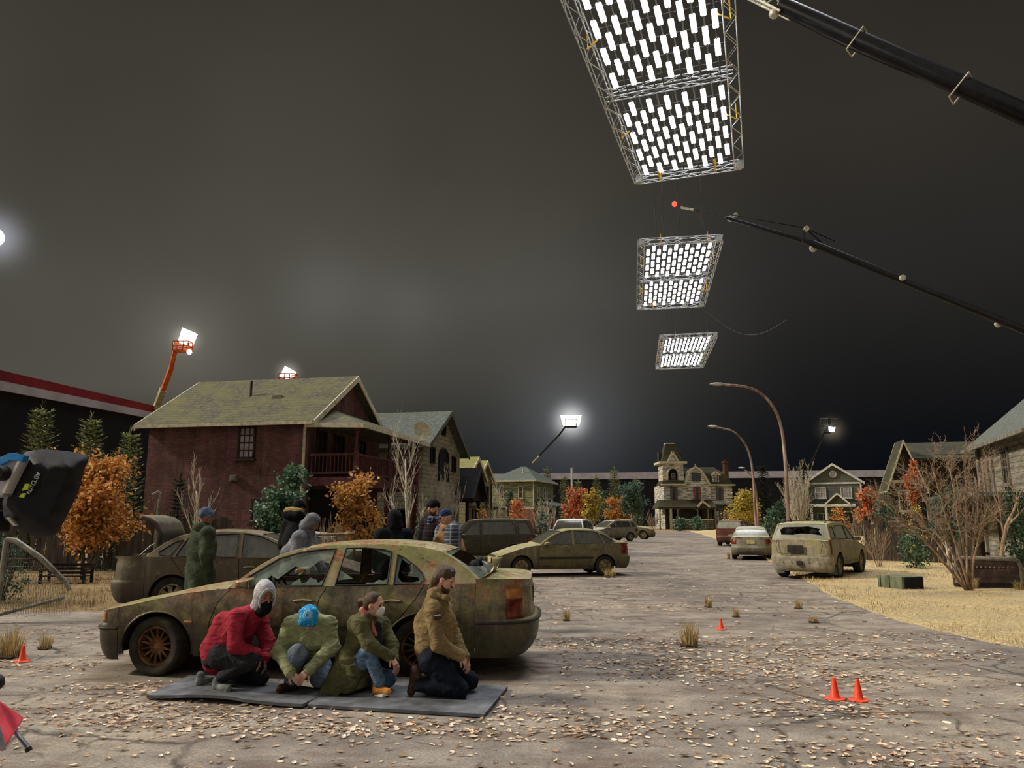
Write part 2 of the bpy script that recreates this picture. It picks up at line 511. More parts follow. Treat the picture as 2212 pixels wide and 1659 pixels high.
TYRE = mottle('grimy_tyre_rubber', ['#15130f', '#2a261d', '#3b3626'], 6, .9, 0, .3, 40)
RIM_RUST = mottle('rusted_wheel_metal', ['#2c1a10', '#5a3c22', '#8a6238'], 9, .7, .3, .3)
RIM_DIRT = mottle('muddy_wheel_metal', ['#3a3222', '#75684a', '#a39572'], 9, .6, .3, .3)
TRIM = mottle('faded_black_trim', ['#14130f', '#22201a', '#35322a'], 8, .7, 0, .15)
CABIN = mottle('dark_cabin_fabric', ['#0b0b0a', '#151412', '#211f1b'], 7, .9, 0, .3)
LAMP_RED = mottle('dirty_red_tail_lens', ['#34120c', '#66241a', '#8a4430'], 7, .3, 0, .1)
LAMP_CLEAR = mottle('dirty_headlamp_lens', ['#57543f', '#8d8a74', '#b9b59c'], 6, .25, 0, .1)
LAMP_AMBER = mottle('dirty_amber_lens', ['#7a4a20', '#b0713c', '#cf9a68'], 7, .3, 0, .1)
CHROME = mottle('dull_chrome', ['#6b665a', '#a39d8c', '#c9c3b0'], 10, .3, .7, .05)
PLATE = mottle('dusty_license_plate', ['#8c8455', '#bcb178', '#d6cf9c'], 12, .6, 0, .05)

def make_wheel(par, M, r, wdt, rim_mat, style='mesh', steer=0):
    """tyre, rim and spokes; axis along local +Y outward after M"""
    name = 'wheel'
    rr = r * .66
    T = MB()
    h = wdt / 2
    prof = [(rr, -h * .8), (rr + .02, -h * .95), (r * .86, -h * 1.05), (r * .95, -h * .98), (r * .985, -h * .78), (r, -h * .5), (r, h * .5), (r * .985, h * .78), (r * .95, h * .98), (r * .86, h * 1.05), (rr + .02, h * .95), (rr, h * .8)]
    T.lathe(prof, 40, M, close=True)
    tyre = T.build('tyre', TYRE, par, ang=50)
    K = MB()
    K.lathe([(rr + .006, h * .86), (rr + .006, h * .8), (rr - .02, h * .78), (rr - .03, h * .5), (rr - .035, -h * .8), (rr + .004, -h * .86)], 36, M, cap=False)
    K2 = MB(); K2.lathe([(0, h * .05), (rr - .03, h * .05)], 36, M)
    K.lathe([(0, h * .62), (.036, h * .62), (.052, h * .5), (.052, h * .1)] if style == 'mesh' else [(0, h * .62), (.055, h * .62), (.075, h * .5), (.075, h * .1)], 18, M)
    rim = K.build('rim', rim_mat, tyre, ang=40)
    K2.build('brake_disc', TRIM, tyre)
    S = MB()
    if style == 'mesh':
        n = 14
        for k in range(n):
            for s in (-1, 1):
                a0 = 2 * PI * k / n; a1 = a0 + s * PI / n
                p0 = (.048 * math.cos(a0), .048 * math.sin(a0), h * .5); p1 = ((rr - .025) * math.cos(a1), (rr - .025) * math.sin(a1), h * .62)
                S.tube([M @ V(p0), M @ V((lerp(p0[0], p1[0], .5), lerp(p0[1], p1[1], .5), h * .56)), M @ V(p1)], .0095, 5)
    else:
        n = {'five': 5, 'seven': 7, 'cap': 6}[style]
        for k in range(n):
            a = 2 * PI * k / n; w0, w1 = (.05, .085) if style != 'cap' else (.075, .09)
            if style == 'seven': w0, w1 = .03, .042
            c, s_ = math.cos(a), math.sin(a)
            poly = [(.05 * c - w0 * s_, .05 * s_ + w0 * c), (.05 * c + w0 * s_, .05 * s_ - w0 * c), ((rr - .03) * c + w1 * s_, (rr - .03) * s_ - w1 * c), ((rr - .03) * c - w1 * s_, (rr - .03) * s_ + w1 * c)]
            S.prism([M @ V((x, y, h * .42)) for x, y in poly], (M.to_3x3() @ V((0, 0, h * .22))))
    S.build('spokes', rim_mat, rim, ang=40)
    return tyre

def make_car(name, label, cat, loc, heading, c, paint, glass, group=None, scale=1.0, lod=0):
    """heading: direction (x, y) of the bonnet. c: the shape; s runs 0 (nose) .. L (tail); local x = L/2 - s"""
    root = thing(name, label, cat, loc, math.atan2(heading[1], heading[0]), group)
    root.scale = (scale,) * 3 if not isinstance(scale, tuple) else scale
    L, Wd = c['L'], c['W']; s_f, s_r = c['sf'], c['sr']
    step = c.get('step', .1); hub1, hub2, r = c['hub1'], c['hub2'], c['r']
    zsill, zlow = c.get('zsill', .24), c.get('zlow', .22)
    tum = c['tum']; kt = c.get('kt', .42)
    belt = c['belt']; hood, roof, trunk = c['hood'], c['roof'], c['trunk']
    crH, crR, crT = c.get('crH', .055), c.get('crR', .06), c.get('crT', .045)
    sc0 = hood[-1][0]; sc1 = trunk[0][0]; rf, rb = roof[0][0], roof[-1][0]
    Ra = c.get('Ra', r + .055)
    def hw(s): return Wd / 2 * (1 - .045 * abs((s - L / 2) / (L / 2)) ** 3)
    def ysurf(s, z):
        zb = interp(belt, s); b = hw(s)
        if z <= zb: return b * interp(tum, z)
        return b * interp(tum, zb) * (1 - kt * (z - zb))
    def U(s):
        if s < sc0: return interp(hood, s) - crH
        if s > sc1: return interp(trunk, s) - crT
        return interp(belt, s)
    def X(s, y, z): return (L / 2 - s, y, z)
    def arch(h, a0, a1, n=14): return [(h + Ra * math.cos(a0 + (a1 - a0) * k / n), r + Ra * math.sin(a0 + (a1 - a0) * k / n)) for k in range(n + 1)]
    def side(nm, poly, holes=(), mat=paint, off=0.0, gap=.0038, st=step, both=True, par=root, lab=None, yfix=None):
        poly = inset(poly, gap) if gap else poly
        vs, ts = cdt(poly, holes, st); out = []
        for sg in ((1, -1) if both is True else (both,)):
            m = MB(); m.add([X(s, sg * ((yfix or ysurf)(s, z) + off), z) for s, z in vs], ts)
            o = m.build(nm, mat, par, ang=60, fix=False)
            if lab: o['label'] = lab
            out.append(o)
        return out
    up = lambda a, b, n=10: [(lerp(a, b, k / n), U(lerp(a, b, k / n))) for k in range(n + 1)]
    d1, d2, d3 = c['d1'], c['d2'], c['d3']              # door edges, top to bottom
    zb0 = zsill + .07
    al = math.asin(max(-1, (zsill - r) / Ra)); 
    # front wing, doors, rear wing, rocker
    fw = [(s_f, zlow)] + [p for p in arch(hub1, PI - al, al) ] + [(d1[-1][0], zsill)] + list(reversed(d1)) 
    fw = fw + list(reversed(up(s_f, d1[0][0], 12)))[1:]
    side('fender', fw)
    side('front_door', up(d1[0][0], d2[0][0]) + d2[1:-1] + [(d2[-1][0], zb0), (d1[-1][0], zb0)] + list(reversed(d1[1:-1])))
    th3 = c['th3']
    if c.get('doors', 4) == 4:
        rd = up(d2[0][0], d3[0][0]) + d3[1:] + arch(hub2, th3, PI - al, 8) + [(hub2 - Ra - .01, zb0), (d2[-1][0], zb0)] + list(reversed(d2[1:-1]))
        rd = [p for p in rd if p[1] > zb0 - .06]
        side('rear_door', rd)
    q = up(d3[0][0], s_r, 12) + [(s_r, zlow)] + arch(hub2, al, th3, 14) + list(reversed(d3[1:]))
    side('rear_quarter_panel', q)
    side('rocker_panel', [(hub1 + Ra, zsill - .03), (hub2 - Ra, zsill - .03), (hub2 - Ra, zb0), (d1[-1][0] - .0, zb0), (hub1 + Ra, zb0 - .02)], off=-.012)
    # cab side frame with window openings
    eA = lambda t: (lerp(sc0 + c.get('bowA', .1), rf, t), lerp(U(sc0 + c.get('bowA', .1)), interp(roof, rf) - crR, t) + c.get('bulA', .035) * math.sin(PI * t))
    eC = lambda t: (lerp(rb, sc1 - c.get('bowC', .1), t), lerp(interp(roof, rb) - crR, U(sc1 - c.get('bowC', .1)), t) + c.get('bulC', .03) * math.sin(PI * t))
    eR = lambda u: (lerp(rf, rb, u), interp(roof, lerp(rf, rb, u)) - crR)
    cab = [eA(k / 8) for k in range(9)] + [eR(k / 10) for k in range(1, 11)] + [eC(k / 8) for k in range(1, 9)]
    s0, s1 = cab[0][0], cab[-1][0]
    cab += [(lerp(s1, s0, k / 10), U(lerp(s1, s0, k / 10))) for k in range(1, 10)]
    wins = c['wins']
    side('cab_side', cab, [w[1] for w in wins], gap=0, st=step * .8)
    for w in wins:
        if len(w) > 2 and w[2] == 'open': continue
        side('side_window', w[1], (), glass, off=-.012, gap=-.006, st=.16, lab=None)
        ring = MB()
    for w in wins:
        for sg in (1, -1):
            m = MB(); lp = resample(w[1], .15); m.tube([X(s, sg * (ysurf(s, z) + .001), z) for s, z in lp + lp[:1]], .009, 5)
            m.build('window_trim', c.get('trim', TRIM), root)
    # nose and tail
    nexp = c.get('nexp', 3.2)
    def fascia(front):
        se = s_f if front else L - s_r
        prof = c['front'] if front else c['rear']
        cr = crH if front else crT
        sm = lambda s: s if front else L - s
        topc = (lambda s: interp(hood, s)) if front else (lambda s: interp(trunk, L - s))
        yE = lambda s: ysurf(sm(max(s, se)), U(sm(max(s, se))))
        def sa(a): return se * (1 - abs(math.sin(a)) ** (2 / nexp))
        def cn(a): return math.copysign(abs(math.cos(a)) ** (2 / nexp), math.cos(a))
        def ztop(a):
            s = sa(a); s2 = lerp(s, max(s, prof['lean'][-1][1]), math.sin(a) ** 2)
            return topc(s2) - cr * abs(cn(a)) ** 2.5, s2
        zm = prof['zm']
        def pt(a, z, zt):
            k = (z - zm) / max(.01, zt - zm)
            s = sa(a); ln_ = interp(prof['lean'], k) if k > 0 else interp(prof['blow'], z)
            wS = abs(math.sin(a)) ** 1.2
            s = s + ln_ * wS if not (k > 0.999) else lerp(s, max(s, prof['lean'][-1][1]), math.sin(a) ** 2)
            ex = interp(prof['bout'], z) if z <= zm else 0
            y = (ysurf(sm(se), min(z, U(sm(se)))) + ex * min(1, 1.4 * abs(math.sin(a)) + .15)) * cn(a)
            return X(sm(s - ex * abs(math.sin(a))), y, z)
        N = 44
        nose_rows = 8
        a_of = lambda i: PI * i / N
        # upper part: faces chosen for lamps and grille go to their own meshes
        zt = [ztop(a_of(i))[0] for i in range(N + 1)]
        def row(i, j): return pt(a_of(i), lerp(zm, zt[i], j / nose_rows), zt[i])
        groups = {}
        for i in range(N):
            for j in range(nose_rows):
                u = abs((i + .5) / N - .5) * 2
                key = 'nose_panel' if front else 'tail_panel'
                for nm, u0, u1, j0, j1, mt in prof['patch']:
                    if u0 <= u <= u1 and j0 <= j < j1: key = (nm, mt, 1 if i < N / 2 else -1)
                groups.setdefault(key, []).append((i, j))
        for key, cells in groups.items():
            m = MB()
            for i, j in cells: m.add([row(i, j), row(i + 1, j), row(i + 1, j + 1), row(i, j + 1)], [(0, 1, 2, 3) if front else (3, 2, 1, 0)])
            me = m.mesh('nose'); bm = bmesh.new(); bm.from_mesh(me); bmesh.ops.remove_doubles(bm, verts=bm.verts, dist=1e-4); bm.to_mesh(me); bm.free()
            nm, mt = (key, paint) if isinstance(key, str) else (key[0], key[1])
            o = link(nm, me, mt, root, ang=60)
            if not isinstance(key, str):
                sd = o.modifiers.new('thick', 'SOLIDIFY'); sd.thickness = .012; sd.offset = 0
        zs = prof['zs']
        b = MB().grid(lambda u, v: pt(PI * u, interp([(k / (len(zs) - 1), z) for k, z in enumerate(zs)], v), 9), N, 14, flip=not front)
        b.build('front_bumper' if front else 'rear_bumper', c.get('bumper', paint), root, ang=60)
        for yb in prof.get('molding', []):
            m = MB(); m.tube([V(pt(PI * (k / N), yb, 9)) + V(((.006 if front else -.006), 0, 0)) for k in range(N + 1)], .016, 6)
            m.build('bumper_strip', TRIM, root)
        if prof.get('plate'):
            z = prof['plate'][0]; x = pt(PI / 2, z, zt[N // 2])[0]
            MB().box((x + (.012 if front else -.012), prof['plate'][1], z), (.012, .34, .16)).build('license_plate', PLATE, root, bev=.004)
        return sa, cn, ztop, yE
    saF, cnF, ztF, yEF = fascia(True)
    def hoodf(u, v):
        a = PI * u; z0, s0_ = ztF(a); ym = cnF(a)
        s1_ = sc0 + c.get('bowA', .1) * ym * ym
        s = lerp(s0_, s1_, v); y = ym * yEF(s)
        return X(s, y, (interp(hood, s) if s < sc0 else lerp(interp(hood, sc0), interp(hood, sc0), 1)) - crH * abs(ym) ** 2.5 * (1 if s < sc0 + .01 else lerp(1, 1, 0)))
    MB().grid(hoodf, 44, 24).build('hood', paint, root, ang=50)
    saR, cnR, ztR, yER = fascia(False)
    def trunkf(u, v):
        a = PI * u; z0, s0_ = ztR(a); ym = cnR(a)
        s1_ = (L - sc1) + c.get('bowC', .1) * ym * ym
        s = lerp(s0_, s1_, v); y = ym * yER(s)
        return X(L - s, y, interp(trunk, L - s) - crT * abs(ym) ** 2.5)
    if not c.get('notrunk'):
        MB().grid(trunkf, 44, 16, flip=True).build('trunk_lid', paint, root, ang=50)
    # roof and the two screens
    bF, bR = c.get('bowF', .07), c.get('bowB', .07)
    def rooff(u, v):
        y_ = 2 * v - 1; sf_ = rf - bF * (1 - y_ * y_); sb_ = rb + bR * (1 - y_ * y_)
        s = lerp(sf_, sb_, u); e = min(max(s, rf), rb); ze = interp(roof, e) - crR
        zc = interp(roof, e) + (interp(roof, rf) - interp(roof, rf + .12)) * 0
        drop = 0
        if s < rf: drop = (rf - s) * c.get('slF', .22)
        if s > rb: drop = (s - rb) * c.get('slB', .22)
        return X(s, y_ * ysurf(e, ze), zc - drop - crR * abs(y_) ** 2.5)
    MB().grid(rooff, 18, 20).build('roof', paint, root, ang=50)
    def screen(front):
        e = eA if front else (lambda t: eC(1 - t))
        sb = sc0 if front else sc1; zb_ = interp(hood if front else trunk, sb)
        if front: tp = rooff(0, .5)
        else: tp = rooff(1, .5)
        tps = L / 2 - tp[0]; sgn = 1 if front else -1
        def fn(u, v):
            y_ = 2 * u - 1; se_, ze_ = e(v)
            sc_ = lerp(sb, tps, v); zc_ = lerp(zb_, tp[2], v) + c.get('bulA' if front else 'bulC', .03) * math.sin(PI * v)
            k = abs(y_) ** 2.2
            return X(lerp(sc_, se_, y_ * y_), y_ * ysurf(se_, ze_), lerp(zc_, ze_, k))
        def sub(u0, u1, v0, v1, nu, nv, nm, mat, off=0):
            m = MB().grid(lambda a, b: V(fn(lerp(u0, u1, a), lerp(v0, v1, b))) + V((off * sgn * -.5, 0, -off)), nu, nv, flip=not front)
            return m.build(nm, mat, root, ang=60)
        w = .035
        nm = 'windshield' if front else 'rear_window'
        fr = MB()
        for a in ((0, w, 0, 1, 2, 10), (1 - w, 1, 0, 1, 2, 10), (w, 1 - w, 0, .06, 16, 2), (w, 1 - w, .95, 1, 16, 2)):
            fr.grid(lambda x, y, a=a: fn(lerp(a[0], a[1], x), lerp(a[2], a[3], y)), a[4], a[5], flip=not front)
        fr.build(nm + '_frame', paint, root, ang=60)
        br = c.get('holeF' if front else 'holeB')
        if br:
            vs, ts = cdt([(w, .06), (1 - w, .06), (1 - w, .95), (w, .95)], [br], .06)
            m = MB(); m.add([V(fn(u, v)) + V((.006 * -sgn, 0, -.006)) for u, v in vs], [t[::-1] if front else t for t in ts])
            m.build(nm, c.get('glassB', glass) if not front else glass, root, ang=60)
        else: sub(w, 1 - w, .06, .95, 16, 10, nm, glass, .008)
        return fn
    fnF = screen(True); fnB = screen(False)
    # wheels, wheel housings, underside
    for hb, steer in ((hub1, c.get('steer', 0)), (hub2, 0)):
        for sg in (1, -1):
            y = ysurf(hb, .6) - c.get('wd', .2) / 2 - .012
            M = Matrix.Translation((L / 2 - hb, sg * y, r)) @ Matrix.Rotation(steer, 4, 'Z') @ Matrix.Rotation(-sg * PI / 2, 4, 'X')
            make_wheel(root, M, r, c.get('wd', .2), c.get('rim', RIM_DIRT), c.get('style', 'five'))
            m = MB(); Rb = Ra - .004; yo = ysurf(hb, .6) - .01
            m.grid(lambda u, v: X(hb + Rb * math.cos(PI * u), sg * lerp(yo, yo - .34, v), r + Rb * math.sin(PI * u)), 16, 2)
            m.grid(lambda u, v: X(hb + Rb * v * math.cos(PI * u), sg * (yo - .34), r + Rb * v * math.sin(PI * u)), 16, 2)
            m.build('wheel_housing', TRIM, root)
            m = MB(); m.tube([X(hb + Ra * math.cos(t), sg * (ysurf(hb + Ra * math.cos(t), r + Ra * math.sin(t)) - .004), r + Ra * math.sin(t)) for t in [al + (PI - 2 * al) * k / 20 for k in range(21)]], .011, 6)
            m.build('arch_lip', paint, root)
    un = MB(); hwU = Wd / 2 - .13
    un.box((L / 2 - (hub1 + hub2) / 2, 0, zsill + .02), (hub2 - hub1 - 2 * Ra, 2 * hwU, .06))
    un.box((L / 2 - (.28 + hub1 + .3) / 2, 0, zsill + .08), (hub1 + .02, 2 * (hwU - .28), .1))
    un.box((L / 2 - (hub2 + L - .25) / 2, 0, zsill + .08), (L - hub2 - .2, 2 * (hwU - .25), .1))
    un.box((L / 2 - (s_f + sc0) / 2, 0, .55), (sc0 - s_f - .1, 2 * (hwU - .28), .3))
    if not c.get('wagon'): un.box((L / 2 - (sc1 - .1 + s_r) / 2, 0, .62), (s_r - sc1 + .25, 2 * (hwU - .26), .45))
    un.build('underbody', CABIN, root)
    # cabin
    zf = zsill + .12; cab_m = MB()
    yi = Wd / 2 - .17
    dsh = MB(); dsh.box((L / 2 - sc0 - .22, 0, interp(belt, sc0) - .16), (.42, 2 * yi - .1, .24)); dsh.build('dashboard', CABIN, root, bev=.06)
    dp = MB()
    for sg in (1, -1):
        dp.box((L / 2 - (sc0 + sc1) / 2, sg * (yi + .02), (zf + interp(belt, L / 2) - .07) / 2), (sc1 - sc0 - .1, .05, interp(belt, L / 2) - zf - .1))
    dp.build('door_lining', CABIN, root)
    def seat(sx, y, w, nm):
        t = MB(); x = L / 2 - sx; zc = zf + .12
        t.box((x + .05, y, zc), (.5, w, .2))
        Mb = Matrix.Translation((x - .22, y, zc + .02)) @ Matrix.Rotation(-.26, 4, 'Y')
        t.box((0, 0, .28), (.15, w, .6), Mb)
        st_ = t.build(nm, CABIN, root, bev=.05)
        for k in ([0] if w < 1 else [-.36, .36]):
            hm = MB(); hm.ico((0, k, .68), .15, 2, Mb, sq=(.45, .95, .72)); hm.tube([Mb @ V((0, k - .05, .55)), Mb @ V((0, k - .05, .66))], .007, 5); hm.tube([Mb @ V((0, k + .05, .55)), Mb @ V((0, k + .05, .66))], .007, 5)
            hm.build('headrest', CABIN, st_)
    sF = c.get('seatF', lerp(sc0, sc1, .45)); sRr = c.get('seatR', lerp(sc0, sc1, .78))
    if not lod:
        seat(sF, .36, .5, 'front_seat'); seat(sF, -.36, .5, 'front_seat'); seat(sRr, 0, 1.25, 'rear_seat')
        sw = MB(); Ms = Matrix.Translation((L / 2 - sc0 - .50, .36, interp(belt, sc0) - .04)) @ Matrix.Rotation(-1.15, 4, 'Y')
        ring = [Ms @ V((.185 * math.cos(2 * PI * k / 24), .185 * math.sin(2 * PI * k / 24), 0)) for k in range(25)]
        sw.tube(ring, .015, 6); sw.lathe([(0, -.02), (.06, -.015), (.06, .01), (0, .03)], 12, Ms)
        for a in (.2, PI - .2, 1.5 * PI): sw.bar(Ms @ V((.05 * math.cos(a), .05 * math.sin(a), 0)), Ms @ V((.18 * math.cos(a), .18 * math.sin(a), 0)), .03, .012)
        sw.build('steering_wheel', TRIM, root)
    # mirrors, handles, mouldings
    ms, mz = c['mirror']
    for sg in (1, -1):
        y0 = ysurf(ms, mz); m = MB()
        Mm = Matrix.Translation(X(ms, sg * (y0 + .13), mz + .03))
        q8 = [(-.05, -.115, -.062), (.105, -.085, -.045), (.105, .085, -.04), (-.05, .115, -.055), (-.05, -.115, .06), (.085, -.085, .045), (.085, .085, .035), (-.05, .115, .045)]
        m.add(q8, [(3, 2, 1, 0), (4, 5, 6, 7), (0, 1, 5, 4), (1, 2, 6, 5), (2, 3, 7, 6), (3, 0, 4, 7)], Mm)
        m.bar(X(ms, sg * (y0 - .02), mz - .02), X(ms, sg * (y0 + .08), mz + .0), .05, .05)
        mo = m.build('side_mirror', c.get('mirror_mat', paint), root, ang=60, bev=.024); mo.modifiers['bevel'].segments = 4
        MB().box(X(ms + .054, sg * (y0 + .13), mz + .03), (.008, .18, .08)).build('mirror_glass', CHROME, mo)
        for hs in c['handles']:
            if hs is None: continue
            z = c.get('zhandle', .78)
            hm = MB(); pts = [X(hs + t * .11, sg * (ysurf(hs, z) + (.022 if abs(t) < .95 else 0)), z + .012 * (1 - t * t)) for t in (-1, -.8, 0, .8, 1)]
            hm.tube(pts, [.01, .016, .018, .016, .01], 6); hm.build('door_handle', paint, root)
        for z, s0_, s1_, w_, mt in c.get('side_strip', []):
            m = MB(); n = 14
            for k in range(n):
                a, b = lerp(s0_, s1_, k / n), lerp(s0_, s1_, (k + 1) / n)
                m.bar(X(a, sg * (ysurf(a, z) + .004), z), X(b, sg * (ysurf(b, z) + .004), z), .016, w_)
            m.build('side_molding', mt, root)
    return root, dict(X=X, ysurf=ysurf, L=L, U=U, fnB=fnB, fnF=fnF, side=side, interp=interp, belt=belt, rooff=rooff, trunkf=trunkf, hoodf=hoodf)
# ------------------------------------------------------------------ the abandoned cars
NOSE = lambda zm=.56, plate=None, mold=(): dict(zm=zm, lean=[(0, .05), (.3, .06), (.7, .10), (1, .16)], blow=[(.15, .12), (.26, .03), (.4, 0), (zm - .03, 0), (zm, .03)],
    bout=[(.15, 0), (.3, .012), (zm - .05, .016), (zm, 0)], zs=[.17, .24, .32, .42, zm - .07, zm - .02, zm], molding=mold, plate=plate,
    patch=[('headlamp', .36, .66, 1, 6, LAMP_CLEAR), ('turn_signal', .66, .80, 1, 6, LAMP_AMBER), ('grille', 0, .30, 1, 6, TRIM)])
TAIL = lambda zm=.62, plate=None, mold=(), lamps=((.42, .86),), j=(1, 6): dict(zm=zm, lean=[(0, .05), (.5, .05), (1, .07)], blow=[(.2, .14), (.3, .05), (.42, .01), (zm - .03, 0), (zm, .03)],
    bout=[(.2, 0), (.36, .012), (zm - .05, .02), (zm, 0)], zs=[.22, .28, .36, .46, zm - .08, zm - .02, zm], molding=mold, plate=plate,
    patch=[('tail_lamp', a, b, j[0], j[1], LAMP_RED) for a, b in lamps])

MOSS = '#6a6a1c'
def mat_hero():
    t = NT('mossy_rusted_car_paint'); co = t.co('Object')
    n1 = t.noise(2.0, 7, .7, co); n2 = t.noise(6.5, 7, .75, co); n3 = t.noise(22, 5, .7, co)
    s1 = t.noise(1.0, 6, .75, t.co('Object', (9, 9, .9))); s2 = t.noise(1.0, 5, .7, t.co('Object', (2.2, 2.2, 7)))
    c = t.ramp(n2, [(.28, '#2c261d'), (.44, '#5a4e3c'), (.56, '#786b51'), (.70, '#a0966f')])
    c = t.mix(t.ramp(s1, [(.34, .85), (.46, 0.0)]), c, '#2a231a')
    c = t.mix(t.ramp(s1, [(.56, 0.0), (.70, .7)]), c, '#a09878')
    geo = t.n('ShaderNodeNewGeometry'); sp = t.n('ShaderNodeSeparateXYZ'); t.l(geo.outputs['Normal'], sp.inputs[0])
    po = t.n('ShaderNodeSeparateXYZ'); t.l(co, po.inputs[0])
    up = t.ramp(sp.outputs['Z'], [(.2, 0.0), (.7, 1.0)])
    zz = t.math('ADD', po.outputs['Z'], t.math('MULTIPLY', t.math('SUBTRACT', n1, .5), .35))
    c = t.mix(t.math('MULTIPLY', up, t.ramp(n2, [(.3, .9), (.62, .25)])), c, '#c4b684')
    ms = t.math('MULTIPLY', t.math('MULTIPLY', t.ramp(n1, [(.44, 0.0), (.55, .95)]), t.ramp(n3, [(.3, .5), (.55, 1.0)])), t.math('ADD', t.math('MULTIPLY', up, .45), .5))
    c = t.mix(ms, c, t.ramp(n2, [(.35, '#454819'), (.6, '#838533')]))
    hi = t.ramp(zz, [(.78, .10), (1.12, .95)])
    rs = t.math('MULTIPLY', t.ramp(t.noise(2.6, 8, .75, t.co('Object', (1, 1, 1.5))), [(.50, 0.0), (.58, .95)]), hi)
    c = t.mix(rs, c, t.ramp(n3, [(.35, '#5f2f1c'), (.6, '#a86a3c')]))
    c = t.mix(t.ramp(t.noise(9, 6, .8, co), [(.60, 0.0), (.66, .85)]), c, '#241a12')
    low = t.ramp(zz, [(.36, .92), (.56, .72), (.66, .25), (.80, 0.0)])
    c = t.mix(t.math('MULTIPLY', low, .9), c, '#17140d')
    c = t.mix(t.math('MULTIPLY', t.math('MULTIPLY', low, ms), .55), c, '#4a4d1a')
    t.base(c); t.l(t.ramp(n3, [(.35, .24), (.65, .62)]), t.b.inputs['Roughness']); t.bump(t.math('ADD', n3, n2), .3, .005)
    return t.set(None, .15, .55)
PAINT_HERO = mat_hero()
# the hero paint above is paler on upward faces
GLASS_HERO = mat_glass('dusty_green_glass', '#8fa396', .12, .75, 1.6, '#7f8a74')
GLASS_OLD = mat_glass('filthy_dark_glass', '#3a3c36', .8, 1.0, 1.4, '#5d5a4a', .18)
GLASS_PALE = mat_glass('dust_caked_glass', '#8f9386', .9, 1.0, 1.2, '#6f705f', .3)

hero = dict(L=5.0, W=1.80, sf=.42, sr=4.25, hub1=.85, hub2=3.68, r=.325, wd=.225, Ra=.385, step=.085,
    tum=[(.15, .90), (.24, .945), (.36, .975), (.56, 1.0), (.79, 1.0), (.825, .985), (.96, .958), (1.15, .93)], kt=.66,
    belt=[(0, .90), (1.4, .955), (2.5, .985), (4.0, 1.02), (5.0, 1.03)],
    hood=[(.10, .705), (.3, .77), (.59, .832), (.83, .888), (1.1, .945), (1.5, 1.0)], crH=.045,
    roof=[(2.4, 1.445), (2.75, 1.475), (3.2, 1.485), (3.6, 1.455), (3.85, 1.405)], crR=.038,
    trunk=[(4.45, 1.125), (4.7, 1.115), (4.9, 1.085), (4.97, 1.06)], crT=.05, bowA=.08, bulA=.10, bowC=.12, bulC=.035,
    d1=[(1.62, .96), (1.5, .82), (1.42, .6), (1.40, .31)], d2=[(2.66, .99), (2.58, .85), (2.55, .6), (2.55, .31)],
    d3=[(3.70, 1.01), (3.62, .87), (3.50, .72), (3.398, .575)], th3=2.42,
    wins=[('w', [(1.66, .985), (1.80, 1.10), (2.07, 1.285), (2.30, 1.355), (2.5, 1.385), (2.68, 1.395), (2.60, .995)], 'open'),
          ('w', [(2.74, 1.0), (2.79, 1.40), (3.0, 1.405), (3.2, 1.39), (3.30, 1.365), (3.30, 1.012)], 'open'),
          ('w', [(3.37, 1.015), (3.37, 1.335), (3.43, 1.31), (3.58, 1.21), (3.66, 1.13), (3.69, 1.06), (3.65, 1.018)], 'open')],
    front=NOSE(.575, None, (.52,)), rear=TAIL(.64, None, (.60,), ((.50, .78),), (0, 4)),
    mirror=(1.83, 1.0), handles=[2.42, 3.36], zhandle=.83, rim=RIM_RUST, style='mesh', steer=-.2,
    side_strip=[(.545, 1.42, 3.28, .035, TRIM)],
    holeB=[(.08, .42), (.2, .36), (.32, .4), (.45, .26), (.58, .33), (.72, .22), (.85, .3), (.93, .4), (.94, .80), (.6, .86), (.08, .84)])
def sm_(s): return s - .09 if s < 4.2 else 4.11 + (s - 4.2) * .86
for k in ('belt', 'hood', 'roof', 'trunk', 'd1', 'd2', 'd3'): hero[k] = [(sm_(a), b) for a, b in hero[k]]
for k in ('sf', 'sr', 'hub1', 'hub2', 'L'): hero[k] = sm_(hero[k])
hero['wins'] = [(w[0], [(a - .09, b) for a, b in w[1]], w[2]) for w in hero['wins']]
hero['mirror'] = (hero['mirror'][0] - .09, 1.0); hero['handles'] = [h - .09 for h in hero['handles']]
hero['side_strip'] = [(a, b - .09, c - .09, d, e) for a, b, c, d, e in hero['side_strip']]
HERO_YAW = R(2.5)
HERO_C = V((-2.23, 9.88, 0))
hero['rear']['patch'].append(('turn_lens', .52, .76, 4, 6, LAMP_AMBER)); hero['front']['patch'] = [('headlamp', .30, .62, 1, 7, LAMP_CLEAR), ('turn_signal', .62, .82, 1, 7, LAMP_AMBER), ('grille', 0, .24, 1, 7, TRIM)]
hero['front']['lean'] = [(0, .02), (.6, .035), (1, .07)]
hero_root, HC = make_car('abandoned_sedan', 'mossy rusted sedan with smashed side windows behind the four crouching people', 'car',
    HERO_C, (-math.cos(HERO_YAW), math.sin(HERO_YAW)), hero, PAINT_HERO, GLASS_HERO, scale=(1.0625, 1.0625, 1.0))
def shard(poly, nm='glass_shard', mat=GLASS_HERO, off=-.012, both=1):
    return HC['side'](nm, [(a - .09, b) for a, b in poly], (), mat, off=off, gap=0, st=.08, both=both)
